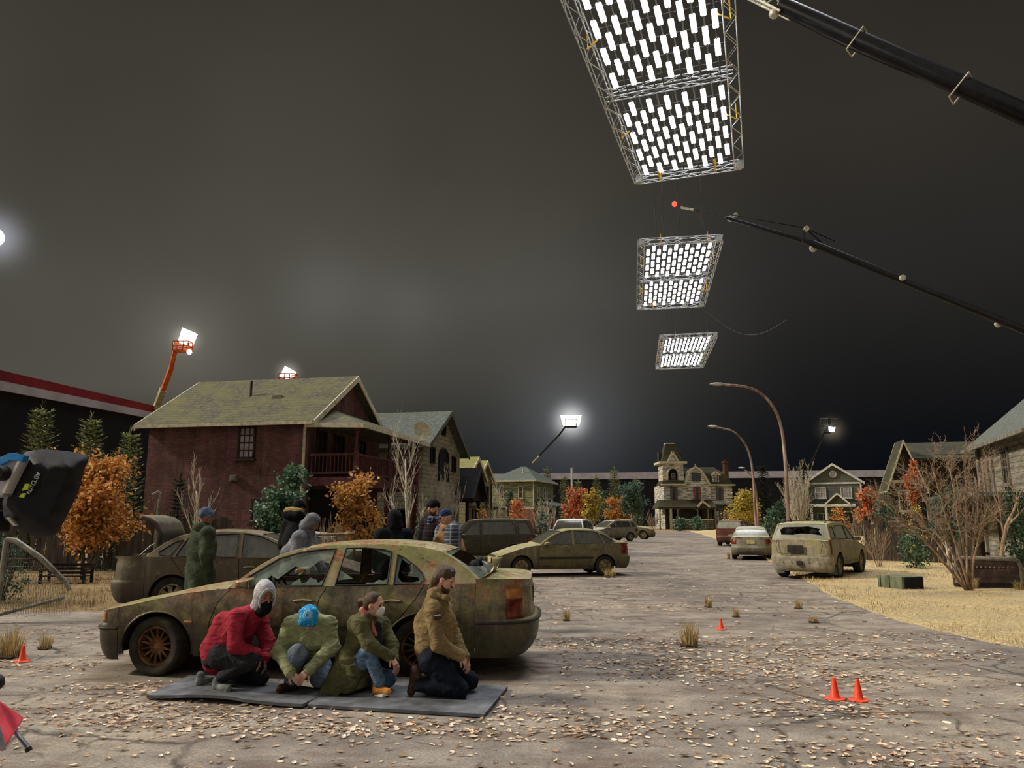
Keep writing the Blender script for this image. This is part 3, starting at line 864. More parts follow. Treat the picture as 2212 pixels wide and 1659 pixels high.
# broken panes left in the near side; whole panes on the far side
shard([(1.66, .985), (1.80, 1.10), (2.07, 1.285), (2.30, 1.355), (2.5, 1.385), (2.66, 1.39), (2.65, 1.30), (2.52, 1.26), (2.40, 1.16), (2.26, 1.20), (2.10, 1.06), (2.02, 1.10), (1.92, 1.0)])
shard([(2.24, .985), (2.28, 1.03), (2.34, 1.07), (2.37, 1.02), (2.42, 1.03), (2.45, 1.08), (2.52, 1.06), (2.55, 1.02), (2.60, 1.06), (2.60, .995)])
shard([(2.79, 1.40), (2.77, 1.28), (2.83, 1.33), (2.88, 1.395)])
shard([(2.77, 1.16), (2.75, 1.05), (2.92, 1.07)])
shard([(3.04, 1.0), (3.08, 1.03), (3.14, 1.02), (3.2, 1.06), (3.25, 1.05), (3.30, 1.08), (3.30, 1.012)])
shard([(3.06, 1.402), (3.2, 1.39), (3.30, 1.365), (3.30, 1.30), (3.22, 1.34)])
qp = hero['wins'][2][1]
HC['side']('quarter_glass', qp, [[(a - .09, b) for a, b in [(3.40, 1.09), (3.41, 1.20), (3.42, 1.285), (3.50, 1.23), (3.53, 1.24), (3.55, 1.16), (3.52, 1.14), (3.50, 1.10), (3.62, 1.09), (3.64, 1.05), (3.56, 1.03), (3.45, 1.035)]]], GLASS_HERO, off=-.012, gap=0, st=.07, both=1)
for w in hero['wins']: HC['side']('side_window', w[1], (), GLASS_HERO, off=-.012, gap=0, st=.16, both=-1)
# side repeater, jagged flap of glass lying on the trunk edge
MB().box(HC['X'](1.10, HC['ysurf'](1.10, .60) + .004, .60), (.09, .012, .022)).build('side_repeater', LAMP_AMBER, hero_root, bev=.004)
fl = MB(); a = random.Random(4)
pts = [HC['trunkf'](.06 + .42 * k / 12, 1.0) for k in range(13)]
for k in range(12):
    p, q_ = V(pts[k]), V(pts[k + 1]); h1, h2 = a.uniform(.03, .10), a.uniform(.03, .10)
    fl.add([p, q_, q_ + V((-.05, 0, h2)), p + V((-.05, 0, h1))], [(0, 1, 2, 3)])
fl.build('torn_window_edge', mottle('pale_dusty_glass_edge', ['#7d7c66', '#a9a78f', '#c4c2a8'], 12, .5), hero_root)
# dark scorch mark and licence recess
rec = MB().box((HC['L'] / 2 - 4.735, 0, .86), (.03, .52, .17)).build('plate_recess', TRIM, hero_root)

# ---- other shapes
def sedan(L=4.5, W=1.72, hub1=.86, wb=2.62, r=.30, k=1.0, **o):
    h2 = hub1 + wb; q = L - h2
    sc0 = hub1 + .42; sc1 = h2 + q * .42 + .12
    c = dict(L=L, W=W, sf=hub1 - r - .11, sr=h2 + r + .13, hub1=hub1, hub2=h2, r=r, wd=.2, step=.13, kt=.68,
        tum=[(.15, .90), (.24, .95), (.4, .985), (.6, 1.0), (.78, .995), (.92, .965), (1.15, .93)],
        belt=[(0, .86), (sc0, .92), (hub1 + 1.6, .95), (h2, .98), (L, .98)],
        hood=[(.04, .60), (.25, .70), (.55, .80), (sc0 - .3, .93), (sc0, .985)], crH=.06,
        roof=[(sc0 + .95, 1.39), (sc0 + 1.25, 1.43), (sc0 + 1.6, 1.44), (h2 - .25, 1.41), (h2 + .02, 1.35)], crR=.04,
        trunk=[(sc1, 1.05), (sc1 + .2, 1.045), (L - .12, 1.01), (L - .03, .985)], crT=.05, bowA=.14, bulA=.07, bowC=.14, bulC=.04,
        d1=[(sc0 + .16, .93), (hub1 + .50, .75), (hub1 + .50, .31)], d2=[(hub1 + 1.62, .95), (hub1 + 1.60, .7), (hub1 + 1.58, .31)],
        d3=[(h2 + .06, .98), (h2 - .08, .82), (h2 - .24, .59)], th3=2.4,
        front=NOSE(.56, None), rear=TAIL(.60), mirror=(sc0 + .36, .95), handles=[hub1 + 1.42, h2 - .3], zhandle=.80)
    a = c['sf']
    c['wins'] = [('w', [(sc0 + .26, .95), (sc0 + .62, 1.20), (sc0 + .92, 1.33), (hub1 + 1.62, 1.365), (hub1 + 1.58, .965)]),
                 ('w', [(hub1 + 1.68, .97), (hub1 + 1.70, 1.365), (h2 - .30, 1.335), (h2 - .16, 1.29), (h2 - .02, .995)]),
                 ('w', [(h2 + .06, 1.0), (h2 - .09, 1.26), (h2 + .05, 1.22), (h2 + .28, 1.06), (h2 + .25, 1.015)])]
    c.update(o); return c
def wagon(L=4.5, W=1.80, hub1=.85, wb=2.65, r=.34, H=1.70, hoodz=1.02, rake=.62, slope=.30, b=1.06, zsill=.34, **o):
    h2 = hub1 + wb; sc0 = hub1 + .50
    rb = L - slope - .12
    c = dict(L=L, W=W, sf=hub1 - r - .11, sr=h2 + r + .13, hub1=hub1, hub2=h2, r=r, wd=.22, step=.13, kt=.36, wagon=1, zsill=zsill, zlow=zsill - .02,
        tum=[(.2, .92), (.34, .96), (.5, .985), (.7, 1.0), (.9, .995), (b, .965), (1.3, .94)],
        belt=[(0, b - .08), (sc0, b - .02), (hub1 + 1.6, b), (L, b + .04)],
        hood=[(.05, hoodz - .28), (.22, hoodz - .14), (.55, hoodz - .06), (sc0 - .3, hoodz + .02), (sc0, hoodz + .06)], crH=.06,
        roof=[(sc0 + rake, H - .06), (sc0 + rake + .35, H - .01), (h2 - .4, H), (rb - .3, H - .02), (rb, H - .05)], crR=.04,
        trunk=[(L - .17, b + .05), (L - .12, b + .045), (L - .05, b + .03)], crT=.03, bowA=.14, bulA=.05, bowC=.05, bulC=.03, bowB=.06, slF=.3,
        d1=[(sc0 + .16, b - .02), (hub1 + .54, .8), (hub1 + .54, zsill + .07)], d2=[(hub1 + 1.52, b), (hub1 + 1.52, .7), (hub1 + 1.50, zsill + .07)],
        d3=[(h2 + .0, b + .02), (h2 - .08, .92), (h2 - .24, r + .29)], th3=2.4,
        front=NOSE(.62, None), rear=TAIL(.62, None, (), ((.72, 1.0),), (2, 7)), mirror=(sc0 + .36, b), handles=[hub1 + 1.36, h2 - .28], zhandle=.92)
    t = H - .14
    ta = sc0 + .16
    c['wins'] = [('w', [(sc0 + .30, b + .03), (sc0 + rake + .10, t - .06), (sc0 + rake + .3, t), (hub1 + 1.50, t + .01), (hub1 + 1.50, b + .035)]),
                 ('w', [(hub1 + 1.57, b + .035), (hub1 + 1.57, t + .01), (h2 - .12, t + .01), (h2 + .02, t - .12), (h2 + .08, b + .06)]),
                 ('w', [(h2 + .19, b + .06), (h2 + .12, t - .02), (rb - .14, t - .02), (L - .34, b + .09)])]
    c.update(o); return c
def pickup(**o):
    c = wagon(L=5.0, wb=3.1, hoodz=1.04, H=1.68, b=1.06, r=.36, **o)
    h2 = c['hub2']; sc0 = c['hub1'] + .5; b = 1.06
    c.update(roof=[(sc0 + .62, 1.62), (sc0 + .9, 1.66), (sc0 + 1.3, 1.66), (sc0 + 1.55, 1.62)], trunk=[(sc0 + 1.85, 1.08), (sc0 + 2.2, 1.06), (4.95, 1.06)], crT=.03,
             d2=[(sc0 + 1.42, b), (sc0 + 1.42, .8), (sc0 + 1.42, .41)], d3=[(sc0 + 1.48, b), (sc0 + 1.48, .9), (h2 - .42, .6)],
             wins=[('w', [(sc0 + .30, 1.09), (sc0 + .70, 1.48), (sc0 + .95, 1.54), (sc0 + 1.42, 1.54), (sc0 + 1.42, 1.095)])], handles=[sc0 + 1.2, None], wagon=None)
    return c

CREAM_D = mottle('pale_stud_metal', ['#a8a390', '#c4bfad', '#d8d4c4'], 8, .5, .2, 0)
P_TAN = mat_paint('dusty_tan_car_paint', '#6f6450', '#a39a72', '#6f6d2c', None, .8, .2, .5, '#4a4130')
P_BROWN = mat_paint('muddy_brown_car_paint', '#5a5043', '#85795c', '#55521f', '#4a2f1c', .7, .25, .5, '#3a3024')
P_DARK = mat_paint('muddy_dark_suv_paint', '#39352c', '#8a8468', '#4c4a20', '#4a3020', .8, .2, .55, '#241f18')
P_SILVER = mat_paint('dusty_silver_car_paint', '#8f8c80', '#b3ae98', '#7d7a44', None, .7, .35, .45, '#625b4a')
P_CREAM = mat_paint('dusty_cream_suv_paint', '#97907a', '#b8b088', '#8a8436', None, .7, .2, .5, '#655c48')
P_RED = mat_paint('dusty_maroon_suv_paint', '#5c1f1a', '#8a6f58', None, None, .5, .2, .45, '#35140f')
P_WHITE = mat_paint('dusty_white_wagon_paint', '#a8a79c', '#cfcfc2', None, None, .9, .15, .45, '#4a4840')

def hdg(deg): return (math.cos(R(deg)), math.sin(R(deg)))
# the sedan parked behind with its trunk lid up
pas = sedan(4.75, 1.76, .90, 2.70, .325, style='seven', rim=RIM_DIRT, notrunk=1,
            rear=TAIL(.60, None, (), ()), crT=.05, side_strip=[(.53, 1.4, 3.2, .05, TRIM)])
pas_root, PC = make_car('open_trunk_sedan', 'mud-brown sedan with its trunk lid up, behind the person in the green parka', 'car',
                        (-4.93, 15.35, 0), hdg(5), pas, P_BROWN, GLASS_OLD, scale=1.07)
lid = MB()
for (w0, lst) in ((.62, [(0, 0, 0), (-.05, 0, .16), (-.03, 0, .36), (-.10, 0, .52), (-.22, 0, .60), (-.38, 0, .63)]),):
    prof = [V(p) for p in lst]
    def lf(u, v):
        k = v * (len(prof) - 1); i = min(int(k), len(prof) - 2); p = prof[i].lerp(prof[i + 1], k - i)
        return (p.x - .02 * (1 - (2 * u - 1) ** 2), (2 * u - 1) * w0, p.z)
    lid.grid(lf, 12, 20)
lo = lid.build('trunk_lid', P_BROWN, pas_root, ang=60); lo.location = (4.75 / 2 - 3.92, 0, 1.02)
sd = lo.modifiers.new('thick', 'SOLIDIFY'); sd.thickness = .07; sd.offset = 0
hg = MB()
for sg in (1, -1): hg.tube([(-.36, sg * .5, -.02), (-.2, sg * .5, .14), (-.03, sg * .5, .22)], .014, 6)
hg.build('hinge_strut', CHROME, lo)

# compact sedan, side-on in the street
foc = sedan(4.42, 1.70, .86, 2.62, .30, style='cap', front=NOSE(.58, (.50, .28)), rear=TAIL(.62, None, (), ((.62, .95),), (1, 8)), side_strip=[(.55, 1.4, 3.1, .06, TRIM)])
FOC, _ = make_car('compact_sedan', 'dust-covered tan compact sedan side-on in the street behind the mossy car', 'car', (1.45, 24.85, 0), hdg(180 + 12), foc, P_TAN, GLASS_OLD)
# dark suv far left of it
make_car('muddy_suv', 'dark mud-caked suv parked beyond the man in the tan vest', 'car', (-1.3, 31.2, 0), hdg(180 + 4), wagon(4.75, 1.84, .88, 2.84, .36, 1.74, 1.02), P_DARK, GLASS_OLD, lod=1)
make_car('white_roofed_wagon', 'white-roofed wagon half hidden behind the tan compact sedan', 'car', (3.3, 43.5, 0), hdg(254), wagon(4.9, 1.84, .88, 2.9, .35, 1.72, 1.0), P_WHITE, GLASS_OLD, lod=1)
make_car('minivan', 'pale dusty minivan on the far street left of the mansion', 'car', (7.4, 60.0, 0), hdg(180 + 28),
         wagon(4.7, 1.8, .92, 2.85, .33, 1.62, .96, rake=.95, b=1.02, zsill=.28), P_SILVER, GLASS_OLD, lod=1)
make_car('pickup_truck', 'tan pickup truck parked behind the pale minivan', 'car', (9.6, 66.5, 0), hdg(-18), pickup(), P_TAN, GLASS_OLD, lod=1)
make_car('maroon_suv', 'maroon suv parked at the far right of the street', 'car', (14.6, 51.3, 0), hdg(64), wagon(4.4, 1.74, .85, 2.6, .34, 1.62), P_RED, GLASS_PALE, lod=1)
sil = sedan(4.5, 1.72, .86, 2.65, .30, rear=TAIL(.58, (.78, 0), (), ((.40, .82),), (2, 6)), k=1)
make_car('silver_sedan', 'dusty silver sedan seen from behind, between the maroon and cream suvs', 'car', (10.72, 35.1, 0), hdg(72), sil, P_SILVER, GLASS_PALE, lod=1, scale=.97)
esc = wagon(4.4, 1.80, .84, 2.62, .37, 1.66, 1.03, b=1.10, zsill=.42, nexp=4.6, rear=TAIL(.66, (.86, .1), (), ((.72, .86),), (1, 8)), bumper=mottle('pale_scuffed_bumper', ['#6a6454', '#8a8470', '#a39d88'], 6, .7, 0, .2),
    holeB=[(.12, .22), (.3, .28), (.5, .30), (.62, .22), (.85, .24), (.9, .55), (.84, .72), (.5, .74), (.36, .78), (.14, .62), (.17, .45)])
ESC, EC = make_car('cream_suv', 'dusty cream suv with a broken rear window at the edge of the straw lawn', 'car', (9.62, 24.5, 0), (.60, .80), esc, P_CREAM, GLASS_PALE)
for sg in (1, -1):
    MB().tube([(.55, sg * .60, 1.58), (.45, sg * .60, 1.67), (-1.4, sg * .60, 1.68), (-1.6, sg * .60, 1.60)], .018, 6).build('roof_rail', TRIM, ESC)
    MB().box((-1.62, sg * .74, .30), (.02, .26, .34)).build('mud_flap', mottle('grey_mud_flap', ['#4a524e', '#626b66', '#7a837d'], 6, .8, 0, .1), ESC, bev=.006)
MB().tube([(-2.15, .62, 1.12), (-2.19, .66, .95), (-2.21, .60, .74), (-2.21, 0, .72), (-2.21, -.60, .74), (-2.19, -.66, .95), (-2.15, -.62, 1.12)], .008, 5).build('tailgate_seam', TRIM, ESC)
MB().box((-2.205, .1, .86), (.014, .46, .22)).build('plate_recess', TRIM, ESC, bev=.004)
for y in (-.5, -.25, .25, .5): MB().ico((-2.235, y, .50), .02, 1).build('bumper_stud', CREAM_D, ESC)
MB().box((-2.23, -.0, .47), (.05, .16, .12)).build('tow_hitch', TRIM, ESC, bev=.01)
# pale sedan whose roof shows between the hooded people
make_car('pale_sedan', 'pale silver sedan, only its roof showing between the hooded people', 'car', (-5.55, 18.9, 0), hdg(183), sedan(4.5, 1.72), P_SILVER, GLASS_OLD, lod=1)
# ------------------------------------------------------------------ lighting rigs overhead
TRUSS = mottle('aluminium_truss', ['#8b9196', '#b7bdc2', '#dfe4e8'], 10, .35, .6, 0)
LAMP_ON = glow('lit_panel_lamp', '#ffffff', 5.0)
LAMP_ON.cycles.emission_sampling = 'NONE'
STRAP = mottle('yellow_ratchet_strap', ['#b8901a', '#e0b62c', '#f0cf55'], 8, .6, 0, 0)
CABLE = flat('dark_steel_cable', '#2a2a2a', .6)
HOUSING = mottle('grey_lamp_housing', ['#1e1d1a', '#2e2c28', '#3f3c37'], 6, .6, .2, 0)
PZ = 21.75
def on_plane(px, py, z):
    return G(px, py, z)
def truss(m, a, b, w=.42, r=.028, seg=1.0, zig=True):
    """box truss: four chords and zig-zag lacing"""
    a, b = V(a), V(b); d = (b - a).normalized(); x = d.cross(V((0, 0, 1))).normalized(); z = V((0, 0, 1))
    L = (b - a).length; n = max(2, int(L / seg))
    cs = [(x * i + z * j) * (w / 2) for i, j in ((-1, -1), (1, -1), (1, 1), (-1, 1))]
    for o in cs: m.tube([a + o, b + o], r, 5)
    for k in range(n):
        for q in range(4):
            o1, o2 = cs[q], cs[(q + 1) % 4]
            if k % 2: o1, o2 = o2, o1
            m.tube([a + d * (L * k / n) + o1, a + d * (L * (k + 1) / n) + o2], r * .6, 4)
def panel(label, fl, fr, nl, nr, hang):
    """pixel corners of the far and near edges (far-left, far-right, near-left, near-right), lifted to the panel plane"""
    FL, FR, NL, NR = [on_plane(p[0], p[1], PZ) for p in (fl, fr, nl, nr)]
    c = (FL + FR + NL + NR) / 4
    t = W(thing('overhead_light_panel', label, 'light panel', c, 0, 'overhead light panels'))
    fm = MB()
    ML, MR = (FL + NL) / 2, (FR + NR) / 2
    for a, b in ((FL, FR), (NL, NR), (ML, MR)): truss(fm, a, b)
    for a, b in ((FL, NL), (FR, NR)): truss(fm, a, b, .5)
    for p in (FL, FR, NL, NR): fm.box(p, (.34, .34, .46))
    fm.build('truss_frame', TRUSS, t, smooth=False)
    bl = lambda u, v: (FL.lerp(FR, u)).lerp(NL.lerp(NR, u), v)
    # dark ribs that carry the lamps
    rb = MB()
    for i in range(12):
        u = .06 + .88 * (i + .5) / 12
        rb.tube([bl(u, .01) + V((0, 0, .16)), bl(u, .99) + V((0, 0, .16))], .035, 4)
    for k in range(14):
        rb.tube([bl(.03, (k + .5) / 14) + V((0, 0, .2)), bl(.97, (k + .5) / 14) + V((0, 0, .2))], .02, 4)
    rb.build('lamp_rail', HOUSING, t, smooth=False)
    du = (FR - FL).normalized(); dv = (NL - FL).normalized()
    w_, l_ = (FR - FL).length * .0205, (NL - FL).length * .0285
    first = None
    for sec in (0, 1):
        for i in range(12):
            for j in range(4):
                u = .06 + .88 * (i + .5) / 12
                v = sec * .5 + .5 * (.09 + .205 * j + (.1025 if i % 2 else 0) + .02)
                p = bl(u, v)
                if first is None:
                    m = MB()
                    sh = [(-w_, -l_), (-w_ * .45, -l_ * 1.08), (0, -l_ * .98), (w_ * .45, -l_ * 1.08), (w_, -l_), (w_, l_), (w_ * .45, l_ * 1.08), (0, l_ * .98), (-w_ * .45, l_ * 1.08), (-w_, l_)]
                    m.prism([du * a + dv * b for a, b in sh], (0, 0, .09))
                    o = m.build('lamp', LAMP_ON, None, smooth=False); first = o
                else:
                    o = first.copy(); COL.objects.link(o)
                o.parent = t; o.location = p - c
    # straps and hoist cables
    for u, v in ((.22, 0), (.77, 0), (0, .3), (1, .3), (0, .72), (1, .72), (.25, 1), (.85, 1)):
        p = bl(u, v); s_ = MB()
        q = bl(min(max(u, .08), .92), min(max(v, .05), .95))
        s_.bar(p + V((0, 0, -.24)), q + V((0, 0, .1)), .10, .02); s_.bar(p + V((.05, 0, -.25)), p + V((.02, 0, .6)), .1, .03)
        s_.build('strap', STRAP, t, smooth=False)
    for u, v in hang:
        p = bl(u, v); m = MB(); m.tube([p + V((0, 0, .2)), p + V((-.4, -1.0, 14))], .022, 4)
        m.build('hoist_cable', CABLE, t)
    return t
panel('nearest and largest of the three lit light panels, cut off at the top edge', (1380, 388), (1596, 356), (1195, -92), (1562, -190), [(.1, .2)])
panel('middle one of the three lit light panels hanging over the street', (1381, 664), (1516, 657), (1385, 524), (1554, 515), [(.2, 1), (.5, 1), (.3, .98), (.8, 1)])
panel('farthest and smallest of the three lit light panels, lowest over the street', (1420, 794), (1515, 791), (1430, 728), (1545, 723), [(.1, 1), (.2, 1), (.55, 1), (.6, 1), (.85, 1)])

# ---- crane booms
BOOM = mottle('black_painted_boom_steel', ['#08080a', '#101013', '#18181c'], 4, .3, .3, 0)
COLLAR = mottle('pale_boom_collar', ['#8d8a7c', '#b5b19f', '#cfccba'], 6, .5, .3, 0)
a, b = P(1690, 12, 30), P(2300, 285, 24)
t = W(thing('crane_boom', 'thick black telescopic crane boom crossing the top right corner', 'crane boom', (a + b) / 2))
d = (b - a).normalized()
up_ = V((0, 0, 1))
m = MB(); m.tube([a, b], .36, 20); m.build('boom_section', BOOM, t)
m = MB(); m.tube([a.lerp(b, k / 10) + V((0, 0, -.34 - .16 * math.sin(PI * min(1, k / 6)))) for k in range(11)], .10, 10); m.build('hydraulic_hose', BOOM, t)
for px in (1888, 2114):
    k = (px - 1690) / 610; p = a.lerp(b, k)
    x = d.cross(up_).normalized(); z = x.cross(d)
    m = MB()
    for s_ in (-1, 1):
        m.bar(p + x * .34 * s_ - z * .58, p + x * .34 * s_ + z * .42, .055, .055)
    m.bar(p - x * .36 - z * .58, p + x * .36 - z * .58, .055, .055); m.bar(p - x * .36 + z * .40, p + x * .36 + z * .40, .055, .055)
    m.build('boom_collar', COLLAR, t, bev=.02)
m = MB()
e = P(1560, -52, 32)
truss(m, a + d * .1, e, .85, .06, .8); m.ico(P(1672, 30, 30), .22, 2); m.ico(P(1690, 16, 30), .3, 2, sq=(.8, .8, 1.2))
m.build('lattice_head', COLLAR, t, smooth=False)

p0, p1, p2, p3 = P(1457, 441, 60), P(1580, 470, 58), P(1752, 524, 55), P(2290, 745, 46)
t = W(thing('crane_boom', 'thin black lattice crane boom with a red lamp at its tip', 'crane boom', p2))
m = MB(); m.tube([p2, p3], .26, 14); m.build('boom_section', BOOM, t)
m = MB(); m.bar(p1 - V((.5, 0, 0)), p2, .22, .26); m.build('boom_section', BOOM, t, bev=.05)
m = MB(); m.tube([p1 + V((0, 0, .25)), p2 + V((-.4, 0, 1.15)), p2 + V((1.8, 0, .1))], .04, 5); m.tube([p2 + V((-.4, 0, 1.15)), p2 + V((-.6, 0, 0))], .05, 5); m.tube([p2 + V((-.4, 0, 1.15)), p2 + V((.8, 0, 0))], .05, 5)
m.build('jib_stay', BOOM, t)
m = MB(); m.tube([P(1470, 448, 60), P(1498, 453, 60)], .09, 6); m.build('tip_rod', COLLAR, t)
m = MB(); m.tube([P(1498, 453, 60), p1], .03, 5); m.build('jib_stay', BOOM, t)
for q, s_ in ((P(1742, 494, 55), .2), (P(1757, 536, 55), .28), (P(1578, 472, 58), .25), (P(1589, 464, 58), .18), (P(1950, 600, 51), .2), (P(2156, 700, 48), .2)):
    m = MB(); m.lathe([(s_ * .5, -.12), (s_, -.1), (s_, .1), (s_ * .5, .12)], 14, Matrix.Translation(q) @ Matrix.Rotation(PI / 2, 4, 'X')); m.build('sheave_wheel', COLLAR, t)
m = MB(); m.ico(p0, .22, 2); m.build('red_lamp', glow('red_beacon', '#ff2a1c', 7), t)['label'] = 'glowing red lamp'
cb = MB(); A, B = P(1525, 672, 60), P(1700, 690, 58)
cb.tube([A.lerp(B, k / 16) + V((0, 0, -1.6 * math.sin(PI * k / 16))) for k in range(17)], .02, 4)
tag(cb.build('slack_cable', flat('grey_cable', '#4a4a48')), 'thin slack cable drooping from the middle light panel', 'cable')

# ---- boom lifts with floodlights
LIFT_O = mottle('orange_lift_paint', ['#8a3216', '#c85a2a', '#e07a48'], 4, .5, .1, 0)
LIFT_C = mottle('cream_lift_paint', ['#6a664f', '#a09a78', '#c4bf9c'], 3, .5, .1, 0)
FLOOD = glow('lit_flood_panel', '#fffdf4', 14.0); FLOOD.cycles.emission_sampling = 'NONE'
def boom_lift(label, Y, bx, base_px, quad, spot=None, oc=LIFT_O, cut=.55, bs=1):
    """basket at pixel bx, boom running down to base_px; quad: pixel corners of the lit panel"""
    B = P(bx[0], bx[1], Y); s_ = Y / FPX
    t = W(thing('boom_lift', label, 'boom lift', B, 0, 'boom lifts with floodlights'))
    E = P(base_px[0], base_px[1], Y + 6)
    mid = B.lerp(E, cut); w = 7.5 * s_ if oc is LIFT_O else 2.2 * s_
    m = MB(); m.bar(B + V((-6 * s_ * bs, 0, 0)), B.lerp(E, .25), w * 1.2, w * 1.3); m.bar(B.lerp(E, .22), mid, w * 1.3, w * 1.4); m.build('boom_arm', oc if oc is LIFT_O else BOOM, t, bev=w * .1)
    m = MB(); m.bar(mid, E, w * (1.7 if oc is LIFT_O else 1.1), w * (1.8 if oc is LIFT_O else 1.1)); m.build('boom_arm', LIFT_C if oc is not BOOM else oc, t, bev=w * .1)
    m = MB(); c0 = B + V((10 * s_ * bs, 0, 0)); bw, bh = 34 * s_ * bs, 20 * s_ * bs
    for z in (0, .5, 1):
        for sx, sy in ((-1, 0), (1, 0), (0, -1), (0, 1)):
            m.bar(c0 + V((sx * bw / 2 - (bw / 2 if sx == 0 else 0), sy * bh / 2 - (bh / 2 if sy == 0 else 0), z * bh)), c0 + V((sx * bw / 2 + (bw / 2 if sx == 0 else 0), sy * bh / 2 + (bh / 2 if sy == 0 else 0), z * bh)), 2.2 * s_ * bs)
    for sx in (-1, -.33, .33, 1):
        for sy in (-1, 1): m.bar(c0 + V((sx * bw / 2, sy * bh / 2, 0)), c0 + V((sx * bw / 2, sy * bh / 2, bh)), 2.2 * s_ * bs)
    m.box(c0 + V((0, 0, -1 * s_)), (bw * 1.05, bh, 3 * s_))
    m.build('basket', oc, t, smooth=False)
    q = [P(x, y, Y + k) for (x, y), k in zip(quad, (0, .6, .6, 0))]
    n = (q[1] - q[0]).cross(q[3] - q[0]).normalized()
    if n.y < 0: n = -n
    m = MB(); m.prism(q, n * .2); m.build('flood_panel', FLOOD, t, smooth=False)['label'] = 'white lit flood panel'
    m = MB(); m.prism([p + n * .22 for p in q], n * .3); m.build('lamp_housing', HOUSING, t, smooth=False)
    if spot:
        m = MB(); m.ico(P(spot[0], spot[1], Y - .5), spot[2] * s_, 2); m.build('spot_lamp', FLOOD, t)
    return t
boom_lift('orange boom lift with a big square floodlight rising behind the brick house', 62, (384, 758), (328, 905), [(394, 708), (427, 722), (416, 748), (385, 738)], (409, 760, 5.5))
boom_lift('orange boom lift with a floodlight just above the brick house roof', 85, (612, 828), (585, 900), [(616, 791), (640, 804), (629, 823), (605, 813)], None)
boom_lift('distant floodlight on a dark boom, glaring in mid sky above the street', 120, (1226, 921), (1150, 1000), [(1211, 897), (1256, 897), (1251, 919), (1217, 919)], None, HOUSING, .8, .7)
t = boom_lift('small distant floodlight with a dim panel above it, right of the street lamps', 120, (1783, 934), (1745, 1010), [(1792, 922), (1804, 923), (1803, 933), (1793, 932)], (1798, 928, 5), BOOM, .8, .35)
fr = MB()
for (x0, y0, x1, y1) in ((1772, 904, 1790, 918), (1793, 905, 1811, 918)):
    c = [P(x0, y0, 120), P(x1, y0, 120), P(x1, y1, 120), P(x0, y1, 120)]
    for k in range(4): fr.tube([c[k], c[(k + 1) % 4]], .09, 4)
    for k in (.25, .5, .75): fr.tube([c[0].lerp(c[1], k), c[3].lerp(c[2], k)], .03, 4)
fr.tube([P(1780, 918, 120), P(1780, 932, 120)], .1, 4); fr.tube([P(1800, 918, 120), P(1800, 930, 120)], .1, 4)
fr.build('unlit_panel', HOUSING, t, smooth=False)
tag(MB().ico(P(-14, 512, 70), .9, 3).build('floodlight', FLOOD), 'floodlight at the left edge of the photo, mostly out of frame', 'floodlight')

# ---- street lamps
POST = mottle('rusty_lamp_post', ['#5c463a', '#8a7262', '#b3a294'], 2, .55, .2, .05, stretch=(3, 3, .4))
LHEAD = mottle('grey_lamp_head', ['#8d8c86', '#b3b2aa', '#d0cfc6'], 5, .5, .2, 0)
def street_lamp(label, foot, Y, pts, r0, r1):
    f = P(foot[0], foot[1], Y); f.z = 0
    t = W(thing('street_lamp', label, 'street lamp', f, 0, 'street lamps'))
    path = [f] + [P(x, y, Y) for x, y in pts]; n = len(path)
    # smooth the swept arm
    fine = []
    for i in range(n - 1):
        a, b, c, d = path[max(0, i - 1)], path[i], path[i + 1], path[min(n - 1, i + 2)]
        for k in range(6):
            u = k / 6
            fine.append(.5 * ((2 * b) + (c - a) * u + (2 * a - 5 * b + 4 * c - d) * u * u + (3 * b - a - 3 * c + d) * u ** 3))
    fine.append(path[-1])
    m = MB(); m.tube(fine, [lerp(r0, r1, (i / len(fine)) ** .7) for i in range(len(fine))], 10); m.build('pole', POST, t)
    e, e2 = path[-1], path[-2]; d = (e - e2).normalized()
    m = MB(); m.ico((0, 0, 0), 1, 2, Matrix.Translation(e + d * .25) @ Matrix.Diagonal((.34, .10, .065, 1))); m.build('lamp_head', LHEAD, t)
    m = MB(); m.lathe([(r0 * 1.9, 0), (r0 * 1.9, .05), (r0 * 1.3, .12), (r0 * 1.2, .4), (r0, .45)], 12, Matrix.Translation(f)); m.build('base_flange', POST, t)
street_lamp('tallest rusty street lamp, nearest to the cream suv', (1702, 1140), 31, [(1700, 1060), (1695, 980), (1688, 925), (1672, 882), (1642, 849), (1606, 835), (1563, 831)], .085, .045)
street_lamp('middle-sized rusty street lamp left of the tallest one', (1634, 1140), 45, [(1630, 1080), (1627, 1030), (1620, 985), (1606, 954), (1582, 931), (1548, 923)], .09, .045)
street_lamp('farthest street lamp, its pole right behind the middle one', (1638, 1140), 70, [(1636, 1098), (1633, 1060), (1627, 1036), (1618, 1022), (1607, 1014)], .10, .06)
m = MB(); f = P(1236, 1120, 80); f.z = 0
m.tube([f, P(1235.5, 1010, 80)], .14, 8)
tag(m.build('utility_pole', LHEAD), 'plain wooden utility pole sticking up above the orange trees', 'pole')
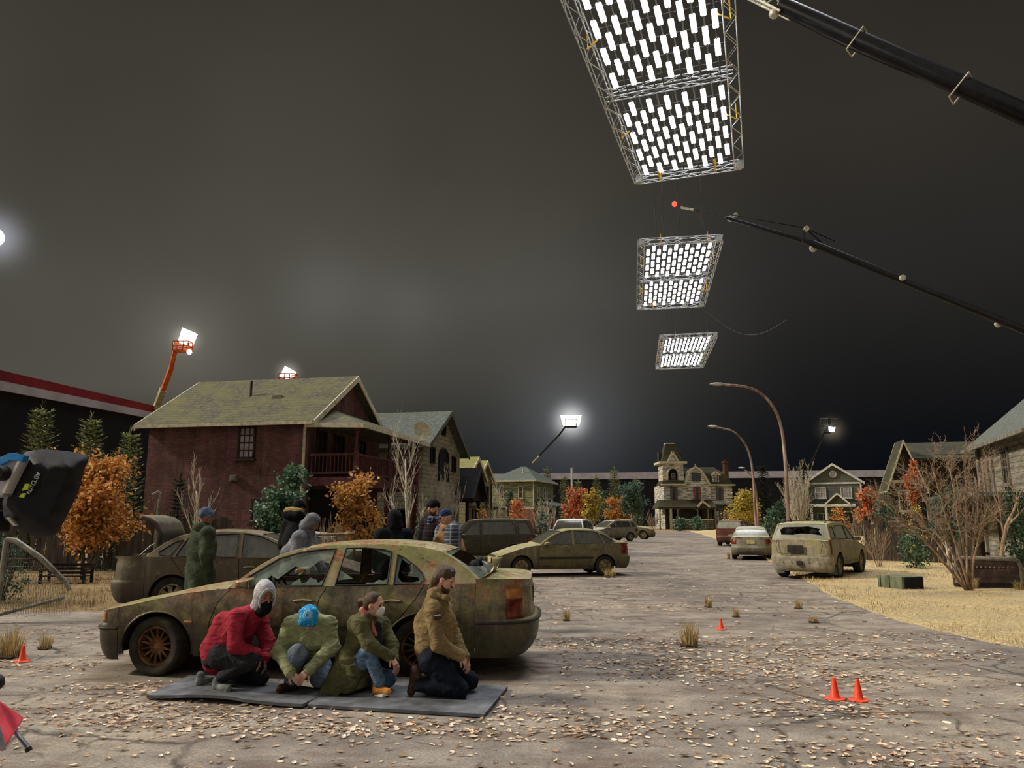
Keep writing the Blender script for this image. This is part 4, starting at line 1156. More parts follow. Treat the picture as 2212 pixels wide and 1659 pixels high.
# ------------------------------------------------------------------ the big dark studio building behind everything
WALLB = mottle('black_studio_cladding', ['#07070a', '#0b0b10', '#101016'], 1, .9, 0, 0)
STRIPE = mottle('pale_grey_stripe_cladding', ['#8f8d95', '#a3a1a9', '#b0aeb6'], .6, .7, 0, 0)
REDW = mottle('dark_red_cladding', ['#5e1217', '#74181e', '#821f24'], .6, .8, 0, 0)
def wall(name, pts, z0, z1, mat, thick=.4):
    a, b = V(pts[0]), V(pts[1]); m = MB(); d = (b - a).normalized(); n = V((-d.y, d.x, 0)) * thick
    m.prism([(a.x, a.y, z0), (b.x, b.y, z0), (b.x, b.y, z1), (a.x, a.y, z1)], n)
    return structure(m.build(name, mat, None, smooth=False))
A, B = P(900, 1025, 175), P(1800, 1028, 160)
zt, zb = P(1300, 1020, 166).z, P(1300, 1034, 166).z
dx = (B - A).normalized()
a2, b2 = A - dx * 30, B + dx * 90
wall('wall_back', (a2, b2), -.5, zb, WALLB)
wall('trim_1', (a2 - V((0, .1, 0)), b2 - V((0, .1, 0))), zb, zt, STRIPE, .6)
# left wing: red parapet over a pale stripe, running away from the camera
A = P(-40, 833, 50); B = P(318, 898, 66)
L1 = lambda px, py, k: A.lerp(B, k)
def zat(py0, py1, Y0, Y1): return P(-40, py0, Y0).z, P(318, py1, Y1).z
zr = zat(792, 874, 50, 66); zs = zat(815, 889, 50, 66); zl = zat(836, 903, 50, 66)
def strip(name, za, zb_, mat, off, ext=.35):
    m = MB(); d = (B - A); d.z = 0
    a, b = V((A.x, A.y, 0)), V((B.x, B.y, 0)); b = b + d * ext; n = V((-d.y, d.x, 0)).normalized()
    sl = lambda z: z[1] + (z[1] - z[0]) * ext
    m.prism([(a.x - n.x * off, a.y - n.y * off, za[0]), (b.x - n.x * off, b.y - n.y * off, sl(za) if za[0] > 0 else za[0]), (b.x - n.x * off, b.y - n.y * off, sl(zb_)), (a.x - n.x * off, a.y - n.y * off, zb_[0])], n * (.5 + off))
    return structure(m.build(name, mat, None, smooth=False))
strip('wall_left', (-.5, -.5), zl, WALLB, 0)
strip('trim_2', zl, zs, STRIPE, .15)
strip('trim_3', zs, zr, REDW, .1)
# ------------------------------------------------------------------ houses
def mat_siding(name, a, b, gap, course=.18, peel=None, vertical=False, rough=.85):
    t = NT(name); co = t.co('Object'); sp = t.n('ShaderNodeSeparateXYZ'); t.l(co, sp.inputs[0])
    z = sp.outputs['X' if vertical else 'Z']
    fr = t.math('FRACT', t.math('DIVIDE', z, course))
    line = t.ramp(fr, [(0, 1.0), (.10, .75), (.16, 0.0), (1, 0.0)])
    n = t.noise(1.6, 6, .7, t.co('Object', (.6, .6, 2.4))); n2 = t.noise(9, 5, .7, t.co('Object', (1, 1, 3)))
    c = t.ramp(n, [(.3, a), (.65, b)])
    if peel: c = t.mix(t.ramp(t.noise(2.2, 7, .75, t.co('Object', (.35, .35, 2.2))), [(.47, 0.0), (.56, .9)]), c, peel)
    c = t.mix(t.ramp(n2, [(.35, .5), (.6, 0.0)]), c, gap)
    c = t.mix(t.math('MULTIPLY', line, .8), c, gap)
    t.base(c); t.bump(fr, .5, .02)
    return t.set(rough, 0, .2)
def mat_brick(name, a, b, mortar, scale=1):
    t = NT(name); co = t.co('Object'); sp = t.n('ShaderNodeSeparateXYZ'); t.l(co, sp.inputs[0])
    cb = t.n('ShaderNodeCombineXYZ'); t.l(t.math('ADD', sp.outputs['X'], sp.outputs['Y']), cb.inputs[0]); t.l(sp.outputs['Z'], cb.inputs[1])
    br = t.n('ShaderNodeTexBrick'); t.l(cb.outputs[0], br.inputs['Vector'])
    br.inputs['Color1'].default_value = srgb(a); br.inputs['Color2'].default_value = srgb(b); br.inputs['Mortar'].default_value = srgb(mortar)
    br.inputs['Scale'].default_value = 1; br.inputs['Brick Width'].default_value = .23 * scale; br.inputs['Row Height'].default_value = .085 * scale; br.inputs['Mortar Size'].default_value = .010 * scale
    n = t.noise(.8, 6, .7, t.co('Object', (1.6, 1.6, .6)))
    c = t.mix(t.ramp(n, [(.35, .6), (.6, 0.0)]), br.outputs['Color'], '#241714')
    c = t.mix(t.ramp(t.noise(1.3, 5, .7, t.co('Object', (2.5, 2.5, .35))), [(.55, 0.0), (.75, .45)]), c, '#7d6a60')
    t.base(c); t.bump(br.outputs['Fac'], -.4, .01)
    return t.set(.9, 0, .2)
def mat_shingle(name, a, b, c3, moss=None):
    t = NT(name); co = t.co('Object')
    f = t.noise(3, 6, .7, t.co('Object', (2, 1, 5))); g = t.noise(.9, 5, .6, co)
    sp = t.n('ShaderNodeSeparateXYZ'); t.l(co, sp.inputs[0])
    fr = t.math('FRACT', t.math('DIVIDE', sp.outputs['Z'], .13))
    c = t.ramp(f, [(.3, a), (.5, b), (.68, c3)])
    if moss: c = t.mix(t.ramp(g, [(.42, 0.0), (.66, .75)]), c, moss)
    c = t.mix(t.ramp(fr, [(0, .55), (.18, 0.0)]), c, '#1c1a14')
    t.base(c); t.bump(t.math('ADD', f, fr), .6, .02)
    return t.set(.9, 0, .2)

GLASSD = mottle('dark_house_window', ['#08090b', '#11130f', '#1a1c18'], 2, .15, 0, 0, spec=.6)
GLASSP = mottle('pale_curtained_window', ['#6f6a64', '#8c8680', '#a39d95'], 2, .4, 0, 0)
DARKW = mottle('dark_stained_wood', ['#1c130f', '#2c1d18', '#3a2822'], 5, .7, 0, .1)
CREAMW = mottle('weathered_cream_trim', ['#8f8870', '#b5ad92', '#cdc6ac'], 6, .7, 0, .1)
GREYW = mottle('weathered_grey_wood', ['#4a463d', '#6d675a', '#8c8575'], 5, .85, 0, .2, stretch=(1, 1, .25))
BLACKW = mottle('black_wood', ['#08080a', '#121214', '#1c1b1c'], 4, .8, 0, .1)
VOID = mottle('unlit_interior', ['#030303', '#060606', '#090908'], 1, 1, 0, 0)

def window(par, face, a, z, w, h, frame=DARKW, pane=GLASSD, nx=2, nz=2, y0=0.0, sill=True, name='window'):
    """face 'y': on the wall y = y0 looking to -y, centred at x = a; face 'x': on x = y0 looking to +x, centred at y = a"""
    m = MB(); fw = .07
    def B(mb, ca, cz, da, dz, off, dep):
        if face == 'y': mb.box((ca, y0 - off, cz), (da, dep, dz))
        else: mb.box((y0 + off, ca, cz), (dep, da, dz))
    for s in (-1, 1):
        B(m, a + s * (w / 2), z, fw, h + fw, .03, .1); B(m, a, z + s * (h / 2), w + fw, fw, .03, .1)
    for k in range(1, nx): B(m, a - w / 2 + w * k / nx, z, .03, h, .02, .05)
    for k in range(1, nz): B(m, a, z - h / 2 + h * k / nz, w, .03 if k != nz // 2 else .05, .02, .05)
    if sill: B(m, a, z - h / 2 - .08, w + .2, .07, .07, .2)
    f = m.build(name, frame, par, smooth=False)
    p = MB(); B(p, a, z, w, h, .005, .03); p.build('pane', pane, f, smooth=False)
    return f

def gable(par, Lx, Wy, ze, zr, wallm, roofm, rake=CREAMW, over=.35, th=.14, ridge='x', x0=None, base=-.1, gutter=None, wname='wall', rname='roof'):
    """box x in [-Lx, 0], y in [0, Wy]; ridge along x (gable end at x = 0) or along y (gable end at y = 0)"""
    m = MB()
    if ridge == 'x':
        prof = [(0, base), (Wy, base), (Wy, ze), (Wy / 2, zr), (0, ze)]
        m.prism([(-Lx, y, z) for y, z in prof], (Lx, 0, 0))
    else:
        prof = [(-Lx, base), (0, base), (0, ze), (-Lx / 2, zr), (-Lx, ze)]
        m.prism([(x, 0, z) for x, z in prof], (0, Wy, 0))
    m.build(wname, wallm, par, smooth=False, fix=True)
    span = Wy if ridge == 'x' else Lx
    sl = (zr - ze) / (span / 2); r = MB(); rk = MB()
    a0, a1 = -over, span / 2
    def pt(along, across, z): return (along, across, z) if ridge == 'x' else (-across, along, z)
    l0, l1 = (-Lx - over, over) if ridge == 'x' else (-over, Wy + over)
    for s in (0, 1):
        q = lambda c: c if not s else span - c
        e0, e1 = (q(a0), ze + sl * a0 + .04), (q(a1), zr + .04)
        r.prism([pt(l0, *e0), pt(l1, *e0), pt(l1, *e1), pt(l0, *e1)], (0, 0, th))
        for l in (l0, l1):
            d = .05 if l == l1 else -.05
            rk.prism([pt(l, e0[0], e0[1] - .10), pt(l, e1[0], e1[1] - .10), pt(l, e1[0], e1[1] + th), pt(l, e0[0], e0[1] + th)], V(pt(d, 0, 0)))
        if gutter and not s: rk.bar(pt(l0, e0[0] - .04, e0[1] + .05), pt(l1, e0[0] - .04, e0[1] + .05), .12, .13)
        else: rk.bar(pt(l0, e0[0], e0[1] + .05), pt(l1, e0[0], e0[1] + .05), .05, .16)
    r.build(rname, roofm, par, smooth=False, fix=True)
    rk.build('rake_board', rake, par, smooth=False, fix=True)

def hip(par, x0, x1, y0, y1, ze, zr, roofm, inx, name='roof', over=.4, fascia=CREAMW):
    m = MB(); a, b, c, d = (x0 - over, y0 - over), (x1 + over, y0 - over), (x1 + over, y1 + over), (x0 - over, y1 + over)
    ym = (y0 + y1) / 2
    vs = [(p[0], p[1], ze) for p in (a, b, c, d)] + [(x0 + inx, ym, zr), (x1 - inx, ym, zr)] + [(p[0], p[1], ze - .12) for p in (a, b, c, d)]
    m.add(vs, [(0, 1, 5, 4), (1, 2, 5), (2, 3, 4, 5), (3, 0, 4), (6, 9, 8, 7)])
    m.build(name, roofm, par, smooth=False, fix=True)
    f = MB(); q = [V((p[0], p[1], ze - .05)) for p in (a, b, c, d)]
    for k in range(4): f.bar(q[k], q[(k + 1) % 4], .06, .17)
    f.build('fascia', fascia, par, smooth=False)

def railing(par, a, b, z0, z1, n, mat, name='railing'):
    a, b = V(a), V(b); m = MB()
    for z in (z0, z1): m.bar(a + V((0, 0, z)), b + V((0, 0, z)), .07, .08)
    for k in range(n): p = a.lerp(b, (k + .5) / n); m.bar(p + V((0, 0, z0)), p + V((0, 0, z1)), .04, .04)
    return m.build(name, mat, par, smooth=False)

ROOF_M = mat_shingle('mossy_roof_shingle', '#3c3b32', '#565442', '#706c52', '#6c683e')
ROOF_G = mat_shingle('grey_green_roof_shingle', '#41453e', '#545a52', '#686d62')
ROOF_Y = mat_shingle('yellow_green_roof_shingle', '#5f5d42', '#7d7952', '#968f60', '#8a8742')
ROOF_K = mat_shingle('black_roof_shingle', '#141414', '#1d1d1d', '#262625')
ROOF_D = mat_shingle('dark_slate_roof_shingle', '#25251f', '#35352a', '#454434', '#45451f')
BRICK = mat_brick('dark_red_brick', '#64423e', '#7a544e', '#483c38', .78)
OXBLOOD = mottle('oxblood_painted_wood', ['#2e1416', '#4a2224', '#63302f'], 5, .6, 0, .1)

# ---- brick house with the balcony
H1 = thing('brick_house', 'dark red brick house with a mossy gable roof and an oxblood balcony', 'house', (-7.45, 28, 0), R(-11.3))
gable(H1, 6.55, 7.1, 5.28, 7.38, BRICK, ROOF_M, CREAMW, .36, gutter=1)
window(H1, 'y', -2.42, 4.5, .62, 1.12, DARKW, GLASSP, 3, 4)
window(H1, 'y', -1.75, 2.0, .6, .8, DARKW, GLASSP, 2, 2)
m = MB(); m.box((-2.85, -.06, 3.2), (.24, .14, .24)); m.box((-2.85, -.14, 3.2), (.16, .06, .16)); m.build('wall_vent', GREYW, H1, bev=.01)
m = MB(); m.tube([(.02, -.30, 5.24), (.02, -.30, 5.08), (-.10, -.08, 4.85), (-.10, -.08, .2)], .055, 8); m.build('downpipe', CREAMW, H1)
m = MB(); m.tube([(-3.5, 1.9, 6.45), (-3.5, 1.9, 7.2)], .05, 8); m.build('vent_pipe', DARKW, H1)
m = MB(); m.box((-2.2, 1.75, 6.45), (.4, .3, .16)); m.build('roof_vent', GREYW, H1)
# balcony
D = 1.95
m = MB(); m.box((D / 2, 3.55, 3.05), (D, 7.1, .32)); m.build('balcony_floor', OXBLOOD, H1, smooth=False)
railing(H1, (.08, .08, 0), (D - .1, .08, 0), 3.36, 4.02, 12, OXBLOOD)
railing(H1, (D - .08, .1, 0), (D - .08, 7.0, 0), 3.36, 4.02, 42, OXBLOOD)
for y in (.1, 3.5, 6.95):
    m = MB(); M_ = Matrix.Translation((D - .1, y, 3.2))
    m.lathe([(.11, 0), (.11, .9), (.08, .95), (.10, 1.0), (.06, 1.05), (.065, 1.6), (.09, 1.65), (.065, 1.7), (.1, 1.78), (.1, 1.95)], 12, M_); m.build('balcony_post', OXBLOOD, H1)
    m = MB(); m.box((D - .12, y, 1.45), (.2, .2, 2.9)); m.build('support_post', OXBLOOD, H1, smooth=False)
m = MB()
m.add([(0, -.3, 5.12), (D + .35, -.3, 5.05), (D + .35, 7.4, 5.05), (0, 7.4, 5.12), (0, 1.9, 5.95), (0, 5.2, 5.95)], [(0, 1, 4), (1, 2, 5, 4), (2, 3, 5), (0, 3, 2, 1)])
m.build('balcony_roof', ROOF_M, H1, smooth=False, fix=True)
m = MB(); m.bar((0, -.3, 5.07), (D + .35, -.3, 5.0), .06, .15); m.bar((D + .35, -.3, 5.0), (D + .35, 7.4, 5.0), .06, .15); m.build('balcony_gutter', CREAMW, H1, smooth=False)
for y, w, z, h in ((1.1, .8, 4.25, 1.5), (2.7, .9, 4.1, 1.8), (5.0, .8, 4.25, 1.5)): window(H1, 'x', y, z, w, h, DARKW, GLASSD, 2, 2, .0, False)
for y, w, h in ((1.6, 1.2, 2.4), (4.6, 2.2, 2.3)): window(H1, 'x', y, h / 2, w, h, DARKW, VOID, 1, 1, .0, False, 'doorway')
m = MB(); m.box((D * .5, .3, 1.4), (D * .96, .1, 2.75)); m.build('porch_shade_sheet', VOID, H1, smooth=False)  # near-black sheet standing in for the shade under the balcony
m = MB(); Md = Matrix.Translation((D + .3, 6.2, 5.45)) @ Matrix.Rotation(R(70), 4, 'Y') @ Matrix.Rotation(R(40), 4, 'X')
m.lathe([(.02, 0), (.2, .03), (.34, .1), (.42, .18), (.43, .2), (.34, .13), (.2, .06), (0, .03)], 18, Md)
dish = m.build('satellite_dish', CREAMW, H1)

# ---- grey shingled gable house
SHK = mat_siding('pale_grey_wood_shingle', '#7a7564', '#a09a84', '#2f2d26', .21)
H2 = thing('shingled_house', 'pale grey shingled house with a steep gable and arched dark opening', 'house', (-4.15, 36, 0), R(-12))
gable(H2, 6.5, 6.2, 5.2, 6.95, SHK, ROOF_G, ROOF_G, .42)
window(H2, 'x', 3.1, 6.2, .5, .55, BLACKW, GLASSD, 1, 1, .0, False)
window(H2, 'x', 1.3, 4.75, .6, .75, BLACKW, GLASSD, 1, 1, .0, False)
window(H2, 'x', 5.0, 4.55, .6, .75, BLACKW, GLASSD, 1, 1, .0, False)
ar = [(2.4, 3.6), (3.9, 3.6)] + [(3.15 + .75 * math.cos(t * PI / 12), 4.75 + .45 * math.sin(t * PI / 12)) for t in range(13)]
m = MB(); m.prism([(.0, y, z) for y, z in ar], (.03, 0, 0)); f = m.build('arched_opening', VOID, H2, smooth=False, fix=True)
m = MB(); m.tube([(.05, y, z) for y, z in ar[2:]], .06, 6); m.bar((.05, 2.4, 3.6), (.05, 2.4, 4.75), .1); m.bar((.05, 3.9, 3.6), (.05, 3.9, 4.75), .1); m.build('arch_frame', BLACKW, f)
window(H2, 'x', 2.2, 1.3, 1.1, 2.2, BLACKW, GLASSD, 1, 2, .0, False, 'doorway'); window(H2, 'x', 4.6, 1.6, .9, 1.2, BLACKW, GLASSD, 2, 2, .0, False)
window(H2, 'y', -1.0, 1.5, .8, 1.3, BLACKW, GLASSD, 2, 2, 0, False)
H2b = thing('entrance_porch', 'small black gabled entrance porch beside the shingled house', 'porch', (-2.3, 41.2, 0), R(-12))
gable(H2b, 1.55, 2.6, 2.95, 4.3, BLACKW, ROOF_K, BLACKW, .32, base=2.7)
for y in (.1, 2.5):
    m = MB(); m.box((-.1, y, 1.35), (.16, .16, 2.75)); m.build('porch_post', BLACKW, H2b, smooth=False)
m = MB(); m.box((-1.3, 1.3, 1.35), (.1, 2.4, 2.75)); m.build('porch_wall', BLACKW, H2b, smooth=False)

# ---- two little yellow-roofed houses
CLAP_C = mat_siding('cream_clapboard', '#8c8668', '#b0a982', '#45412f', .2)
for (C_, lab, dz) in (((-2.95, 49.5), 'nearer of two narrow houses with yellow-green roofs, half hidden by the shingled house', 0), ((-2.55, 55), 'farther of two narrow houses with yellow-green roofs, showing its dark gable', .15)):
    h = thing('narrow_house', lab, 'house', (C_[0], C_[1], 0), R(-13), 'narrow yellow-roofed houses')
    gable(h, 3.4, 4.0, 4.35 + dz, 5.6 + dz, CLAP_C, ROOF_Y, CREAMW, .3)
    window(h, 'x', 1.0, 3.4, .8, 1.3, DARKW, GLASSD, 2, 2, 0, False); window(h, 'x', 2.9, 3.4, .8, 1.3, DARKW, GLASSD, 2, 2, 0, False)
    window(h, 'x', 2.0, 1.2, 1.0, 2.1, DARKW, GLASSD, 1, 2, 0, False, 'doorway')
    m = MB(); m.box((.6, 2.0, 2.45), (1.3, 3.8, .12)); m.build('porch_roof', ROOF_D, h, smooth=False)
    for y in (.3, 3.7):
        m = MB(); m.box((1.15, y, 1.2), (.12, .12, 2.4)); m.build('porch_post', CREAMW, h, smooth=False)

# ---- green clapboard house with a hip roof
CLAP_G = mat_siding('pale_green_clapboard', '#7d8260', '#9ea27a', '#3f4230', .22, '#5d5d46')
H4 = thing('clapboard_house', 'pale green clapboard house with a low hip roof in mid distance', 'house', (2.15, 77, 0), R(-19))
m = MB(); m.box((-2.2, 3.5, 2.7), (4.4, 7, 5.5)); m.build('wall', CLAP_G, H4, smooth=False)
m = MB(); m.box((-.65, 3.5, 1.3), (1.4, 7.08, 2.6)); m.build('brick_base', mat_brick('pale_red_brick', '#7c4f40', '#956656', '#6a5a4e'), H4, smooth=False)
hip(H4, -4.4, 0, 0, 7, 5.45, 7.05, ROOF_G, 1.9)
m = MB(); m.box((-2.2, -.03, 2.75), (4.5, .06, .2)); m.build('belt_course', CREAMW, H4, smooth=False)
for a in (-3.35, -1.35): window(H4, 'y', a, 4.3, .42, 1.15, CREAMW, GLASSD, 1, 2)
for a in (1.6, 3.6, 5.6): window(H4, 'x', a, 4.3, .6, 1.1, CREAMW, GLASSD, 1, 2)
m = MB(); m.box((0, -.05, 4.2), (.12, .12, 2.5)); m.build('corner_board', CREAMW, H4, smooth=False)
m = MB(); m.add([(0, .2, 3.5), (0, 6.8, 3.5), (2.2, 6.8, 2.95), (2.2, .2, 2.95), (0, .2, 3.35), (0, 6.8, 3.35), (2.2, 6.8, 2.85), (2.2, .2, 2.85)], [(0, 3, 2, 1), (4, 5, 6, 7), (0, 4, 7, 3), (3, 7, 6, 2), (1, 2, 6, 5)])
m.build('porch_roof', ROOF_G, H4, smooth=False)
for y in (.4, 3.5, 6.6):
    m = MB(); m.box((2.0, y, 1.42), (.18, .18, 2.85)); m.build('porch_post', GREYW, H4, smooth=False)
m = MB(); m.tube([(-1.6, 1.6, 6.2), (-1.6, 1.6, 6.75)], .08, 8); m.build('vent_pipe', CREAMW, H4)

# ---- the mansion at the end of the street
YM = 121.0
mx = lambda px: (px - 1106) / FPX * YM * 1.0
def mz(py): return P(1500, py, YM).z
X0 = mx(1506)
sxm = ct  # slight widening with height is ignored
PEEL = mat_siding('peeling_cream_clapboard', '#c6c3b2', '#e4e1d4', '#45433a', .3, '#5f5c52')
ROOF_MM = mat_shingle('mossy_dark_mansard_shingle', '#2b2920', '#3b382c', '#4a4638', '#44432a')
HM = thing('mansion', 'decayed pale mansion with a square tower at the end of the street', 'house', (X0, YM, 0))
def mp(px, py): return (mx(px) - X0) * (1 + .0), mz(py)
def mbox(mb, px0, px1, py0, py1, y0, y1):
    a, z1 = mp(px0, py0); b, z0 = mp(px1, py1)
    mb.box(((a + b) / 2, (y0 + y1) / 2, (z0 + z1) / 2), (b - a, y1 - y0, z1 - z0))
# walls
m = MB(); mbox(m, 1431, 1531, 1047, 1148, 0, 8); m.build('wall', PEEL, HM, smooth=False)
m = MB(); mbox(m, 1530, 1583.5, 1047, 1148, 1.6, 8); m.build('wall', PEEL, HM, smooth=False)
m = MB(); mbox(m, 1429, 1473.5, 1001, 1048, -.4, 3.2); m.build('tower_wall', PEEL, HM, smooth=False)
# mansard roof
def frustum(mb, x0, x1, y0, y1, z0, ax, bx, ay, by, z1):
    mb.add([(x0, y0, z0), (x1, y0, z0), (x1, y1, z0), (x0, y1, z0), (ax, ay, z1), (bx, ay, z1), (bx, by, z1), (ax, by, z1)], [(3, 2, 1, 0), (4, 5, 6, 7), (0, 1, 5, 4), (1, 2, 6, 5), (2, 3, 7, 6), (3, 0, 4, 7)])
m = MB(); x0, z0 = mp(1470, 1047); x1, _ = mp(1586, 1047); xa, z1 = mp(1474, 1008); xb, _ = mp(1553, 1008); xm, zm_ = mp(1572, 1022)
frustum(m, x0, x1, 1.1, 8.4, z0, x0 + .3, xm, 2.0, 7.6, zm_); frustum(m, x0 + .3, xm, 2.0, 7.6, zm_, xa, xb, 3.2, 6.6, z1)
m.build('mansard_roof', ROOF_MM, HM, smooth=False, fix=True)
m = MB(); mbox(m, 1474, 1588, 1045.5, 1048.5, .7, 1.2); mbox(m, 1424, 1476, 1045.5, 1048.5, -1.0, -.3); mbox(m, 1421, 1480, 997.5, 1002, -1.1, 3.9); mbox(m, 1505, 1553, 1007, 1009, 3.1, 3.4); m.build('cornice', CREAMW, HM, smooth=False)
m = MB(); tx0, tz0 = mp(1424, 1047); tx1, _ = mp(1476, 1047); a0, tz1 = mp(1429, 1038); a1, _ = mp(1473, 1038); frustum(m, tx0, tx1, -1.0, 3.6, tz0, a0, a1, -.4, 3.2, tz1); m.build('skirt_roof', ROOF_MM, HM, smooth=False, fix=True)
m = MB(); x0, z0 = mp(1427, 998); x1, _ = mp(1474.5, 998); xa, z1 = mp(1440.5, 957); xb, _ = mp(1459.5, 957); x2, z2 = mp(1432, 985); x3, _ = mp(1469, 985)
frustum(m, x0, x1, -.6, 3.4, z0, x2, x3, 0, 2.8, z2); frustum(m, x2, x3, 0, 2.8, z2, xa, xb, .7, 2.1, z1); m.build('tower_roof', ROOF_MM, HM, smooth=False, fix=True)
m = MB(); mbox(m, 1440, 1460, 956, 958, .6, 2.2); m.build('roof_crest', CREAMW, HM, smooth=False)
for a, b in ((1425, 1432), (1469, 1477)):
    m = MB(); (x0, z0), (x1, z1) = mp(a, 998), mp(b, 977); m.prism([(x0, 1, z0), (x1, 1, z0), (x1, 1, z1), (x0, 1, z1)], (0, 1.2, 0)); m.build('side_dormer', ROOF_MM, HM, smooth=False)
# tower pediment
def ped(nm, pl, pr, apex, y, dep, fillm, edge=CREAMW, w=.28):
    A_, B_, C_ = [(p[0], y, p[1]) for p in (mp(*pl), mp(*pr), mp(*apex))]
    m = MB(); m.prism([A_, B_, C_], (0, dep, 0)); f = m.build(nm, fillm, HM, smooth=False, fix=True)
    m = MB()
    for p, q in ((A_, C_), (C_, B_)): m.bar(V(p) + V((0, -.08, 0)), V(q) + V((0, -.08, 0)), w, w * .7, up=(0, 1, 0))
    m.build('pediment_trim', edge, f, smooth=False)
ped('tower_pediment', (1440, 998), (1462, 998), (1450.6, 977), -.75, .9, PEEL)
# arched tower window
m = MB(); mbox(m, 1441, 1460, 1014, 1037, -.46, -.36); m.build('tower_opening', VOID, HM, smooth=False)
cx, cz = mp(1450.5, 1021); m = MB(); w_ = mp(1463, 0)[0] - cx
m.tube([(cx + w_ * math.cos(t * PI / 10), -.5, cz - 0.6 + 1.35 * math.sin(t * PI / 10)) for t in range(11)], .14, 6); m.bar((cx - w_, -.5, cz - .6), (cx - w_, -.5, mz(1037)), .2); m.bar((cx + w_, -.5, cz - .6), (cx + w_, -.5, mz(1037)), .2)
m.build('arch_frame', CREAMW, HM, smooth=False)
def mwin(px, py, w, h, y, frame, pane, nx, nz, nm='window'):
    a, z = mp(px, py); return window(HM, 'y', a, z, w / 13.73, h / 13.73, frame, pane, nx, nz, y, False, nm)
mwin(1451, 1029, 8, 12, -.47, GREYW, GLASSD, 1, 2)
# gambrel gable
gp = [mp(x, y) for x, y in ((1476, 1047), (1529, 1047), (1523, 1035), (1511, 1016), (1500, 1009), (1488, 1017), (1481, 1033))]
m = MB(); m.prism([(x, -.1, z) for x, z in gp], (0, 3, 0)); gf = m.build('gambrel_gable', PEEL, HM, smooth=False, fix=True)
m = MB(); gg = [(x, -.2, z) for x, z in gp[1:] + gp[:1]]
for p, q in zip(gg, gg[1:]): m.bar(p, q, .3, .25, up=(0, 1, 0))
m.tube([(gp[4][0], -.1, gp[4][1]), (gp[4][0], -.1, gp[4][1] + .5)], .05, 5); m.build('gable_trim', CREAMW, gf, smooth=False)
mwin(1501, 1031, 18, 16, -.12, DARKW, GLASSD, 2, 2)
# dormer
m = MB(); mbox(m, 1540.5, 1555, 1024, 1040, 1.3, 4); d_ = m.build('dormer', PEEL, HM, smooth=False)
ped('dormer_pediment', (1537, 1026), (1558, 1026), (1547.5, 1018.5), 1.2, 2, PEEL)
mwin(1548, 1032, 7, 13, 1.28, DARKW, GLASSP, 1, 2)
SHUT = mottle('faded_red_shutter', ['#5a3a35', '#7a4d45', '#8d625a'], 5, .8, 0, .1)
GSH = mottle('grey_shutter', ['#3c3a34', '#55524a', '#6c685e'], 5, .8, 0, .1)
for px, y, sm in ((1452.5, 0, GSH), (1502, 0, SHUT), (1556, 1.6, GSH)):
    mwin(px, 1066.5, 15, 27, y, DARKW, GLASSD, 2, 2)
    for s_ in (-1, 1):
        a, z = mp(px + s_ * 5.2, 1066.5); m = MB(); m.box((a, y - .06, z), (.36, .06, 1.9)); m.build('shutter', sm, HM, smooth=False)
# porch
m = MB(); (xa, z1), (xb, _) = mp(1421, 1080), mp(1530, 1080); (xl, z0), (xr, _) = mp(1410, 1096), mp(1532, 1096)
m.add([(xl, -3, z0), (xr, -3, z0), (xr, 0, z1), (xa, 0, z1), (xl, 2, z0), (xa, 2, z1), (xl, -3, z0 - .2), (xr, -3, z0 - .2), (xr, 0, z0 - .2), (xl, 2, z0 - .2)], [(0, 1, 2, 3), (4, 0, 3, 5), (6, 7, 1, 0), (9, 6, 0, 4), (7, 8, 2, 1), (6, 9, 8, 7)])
m.build('porch_roof', ROOF_MM, HM, smooth=False)
ped('porch_pediment', (1492, 1096), (1517, 1096), (1502, 1083.5), -3.1, 2.4, DARKW)
m = MB(); frustum(m, mp(1532, 0)[0], mp(1580, 0)[0], -.6, 2, mz(1101), mp(1540, 0)[0], mp(1572, 0)[0], .6, 2, mz(1090)); m.build('bay_roof', ROOF_MM, HM, smooth=False, fix=True)
m = MB(); mbox(m, 1536, 1577, 1101, 1148, -.2, 1.7); m.build('bay_wall', GREYW, HM, smooth=False)
for px, wpx in ((1414, 2), (1437, 4.5), (1451, 2.5), (1493, 2), (1514, 2), (1529, 2.5)):
    m = MB(); mbox(m, px - wpx / 2, px + wpx / 2, 1098, 1148, -2.8, -2.5); m.build('porch_column', CREAMW if wpx > 4 else GREYW, HM, smooth=False)
for px in (1538, 1550, 1564, 1575):
    m = MB(); mbox(m, px - 1.4, px + 1.4, 1103, 1130, -.4, -.15); m.build('bay_post', GREYW, HM, smooth=False)
for px in (1543.5, 1557): mwin(px, 1115, 7, 22, -.22, DARKW, GLASSP, 1, 2)
m = MB(); mbox(m, 1433, 1530, 1098, 1148, -.15, 0); m.build('porch_wall', mat_siding('dark_porch_clapboard', '#34312a', '#4a463a', '#1a1813', .3), HM, smooth=False)
mwin(1453, 1118, 14, 26, -.15, DARKW, VOID, 2, 2); mwin(1503, 1118, 15, 30, -.17, DARKW, VOID, 2, 2, 'doorway'); mwin(1482, 1118, 10, 24, -.16, DARKW, GLASSD, 2, 2)
m = MB()
for a, b in ((1414, 1437), (1437, 1451), (1451, 1493)):
    xa, xb = mp(a, 0)[0], mp(b, 0)[0]; m.tube([(lerp(xa, xb, t / 8), -2.65, mz(1103) + .55 * math.sin(PI * t / 8)) for t in range(9)], .07, 4)
m.build('porch_fretwork', GREYW, HM)
m = MB(); mbox(m, 1578, 1587, 993, 1060, 4, 5); mbox(m, 1576.5, 1588, 992, 996, 3.8, 5.2); mbox(m, 1580, 1585, 988, 993, 4.2, 4.8); m.build('chimney', mat_brick('chimney_brick', '#5a3b30', '#6f4b3d', '#3c302a', 1.6), HM, smooth=False)
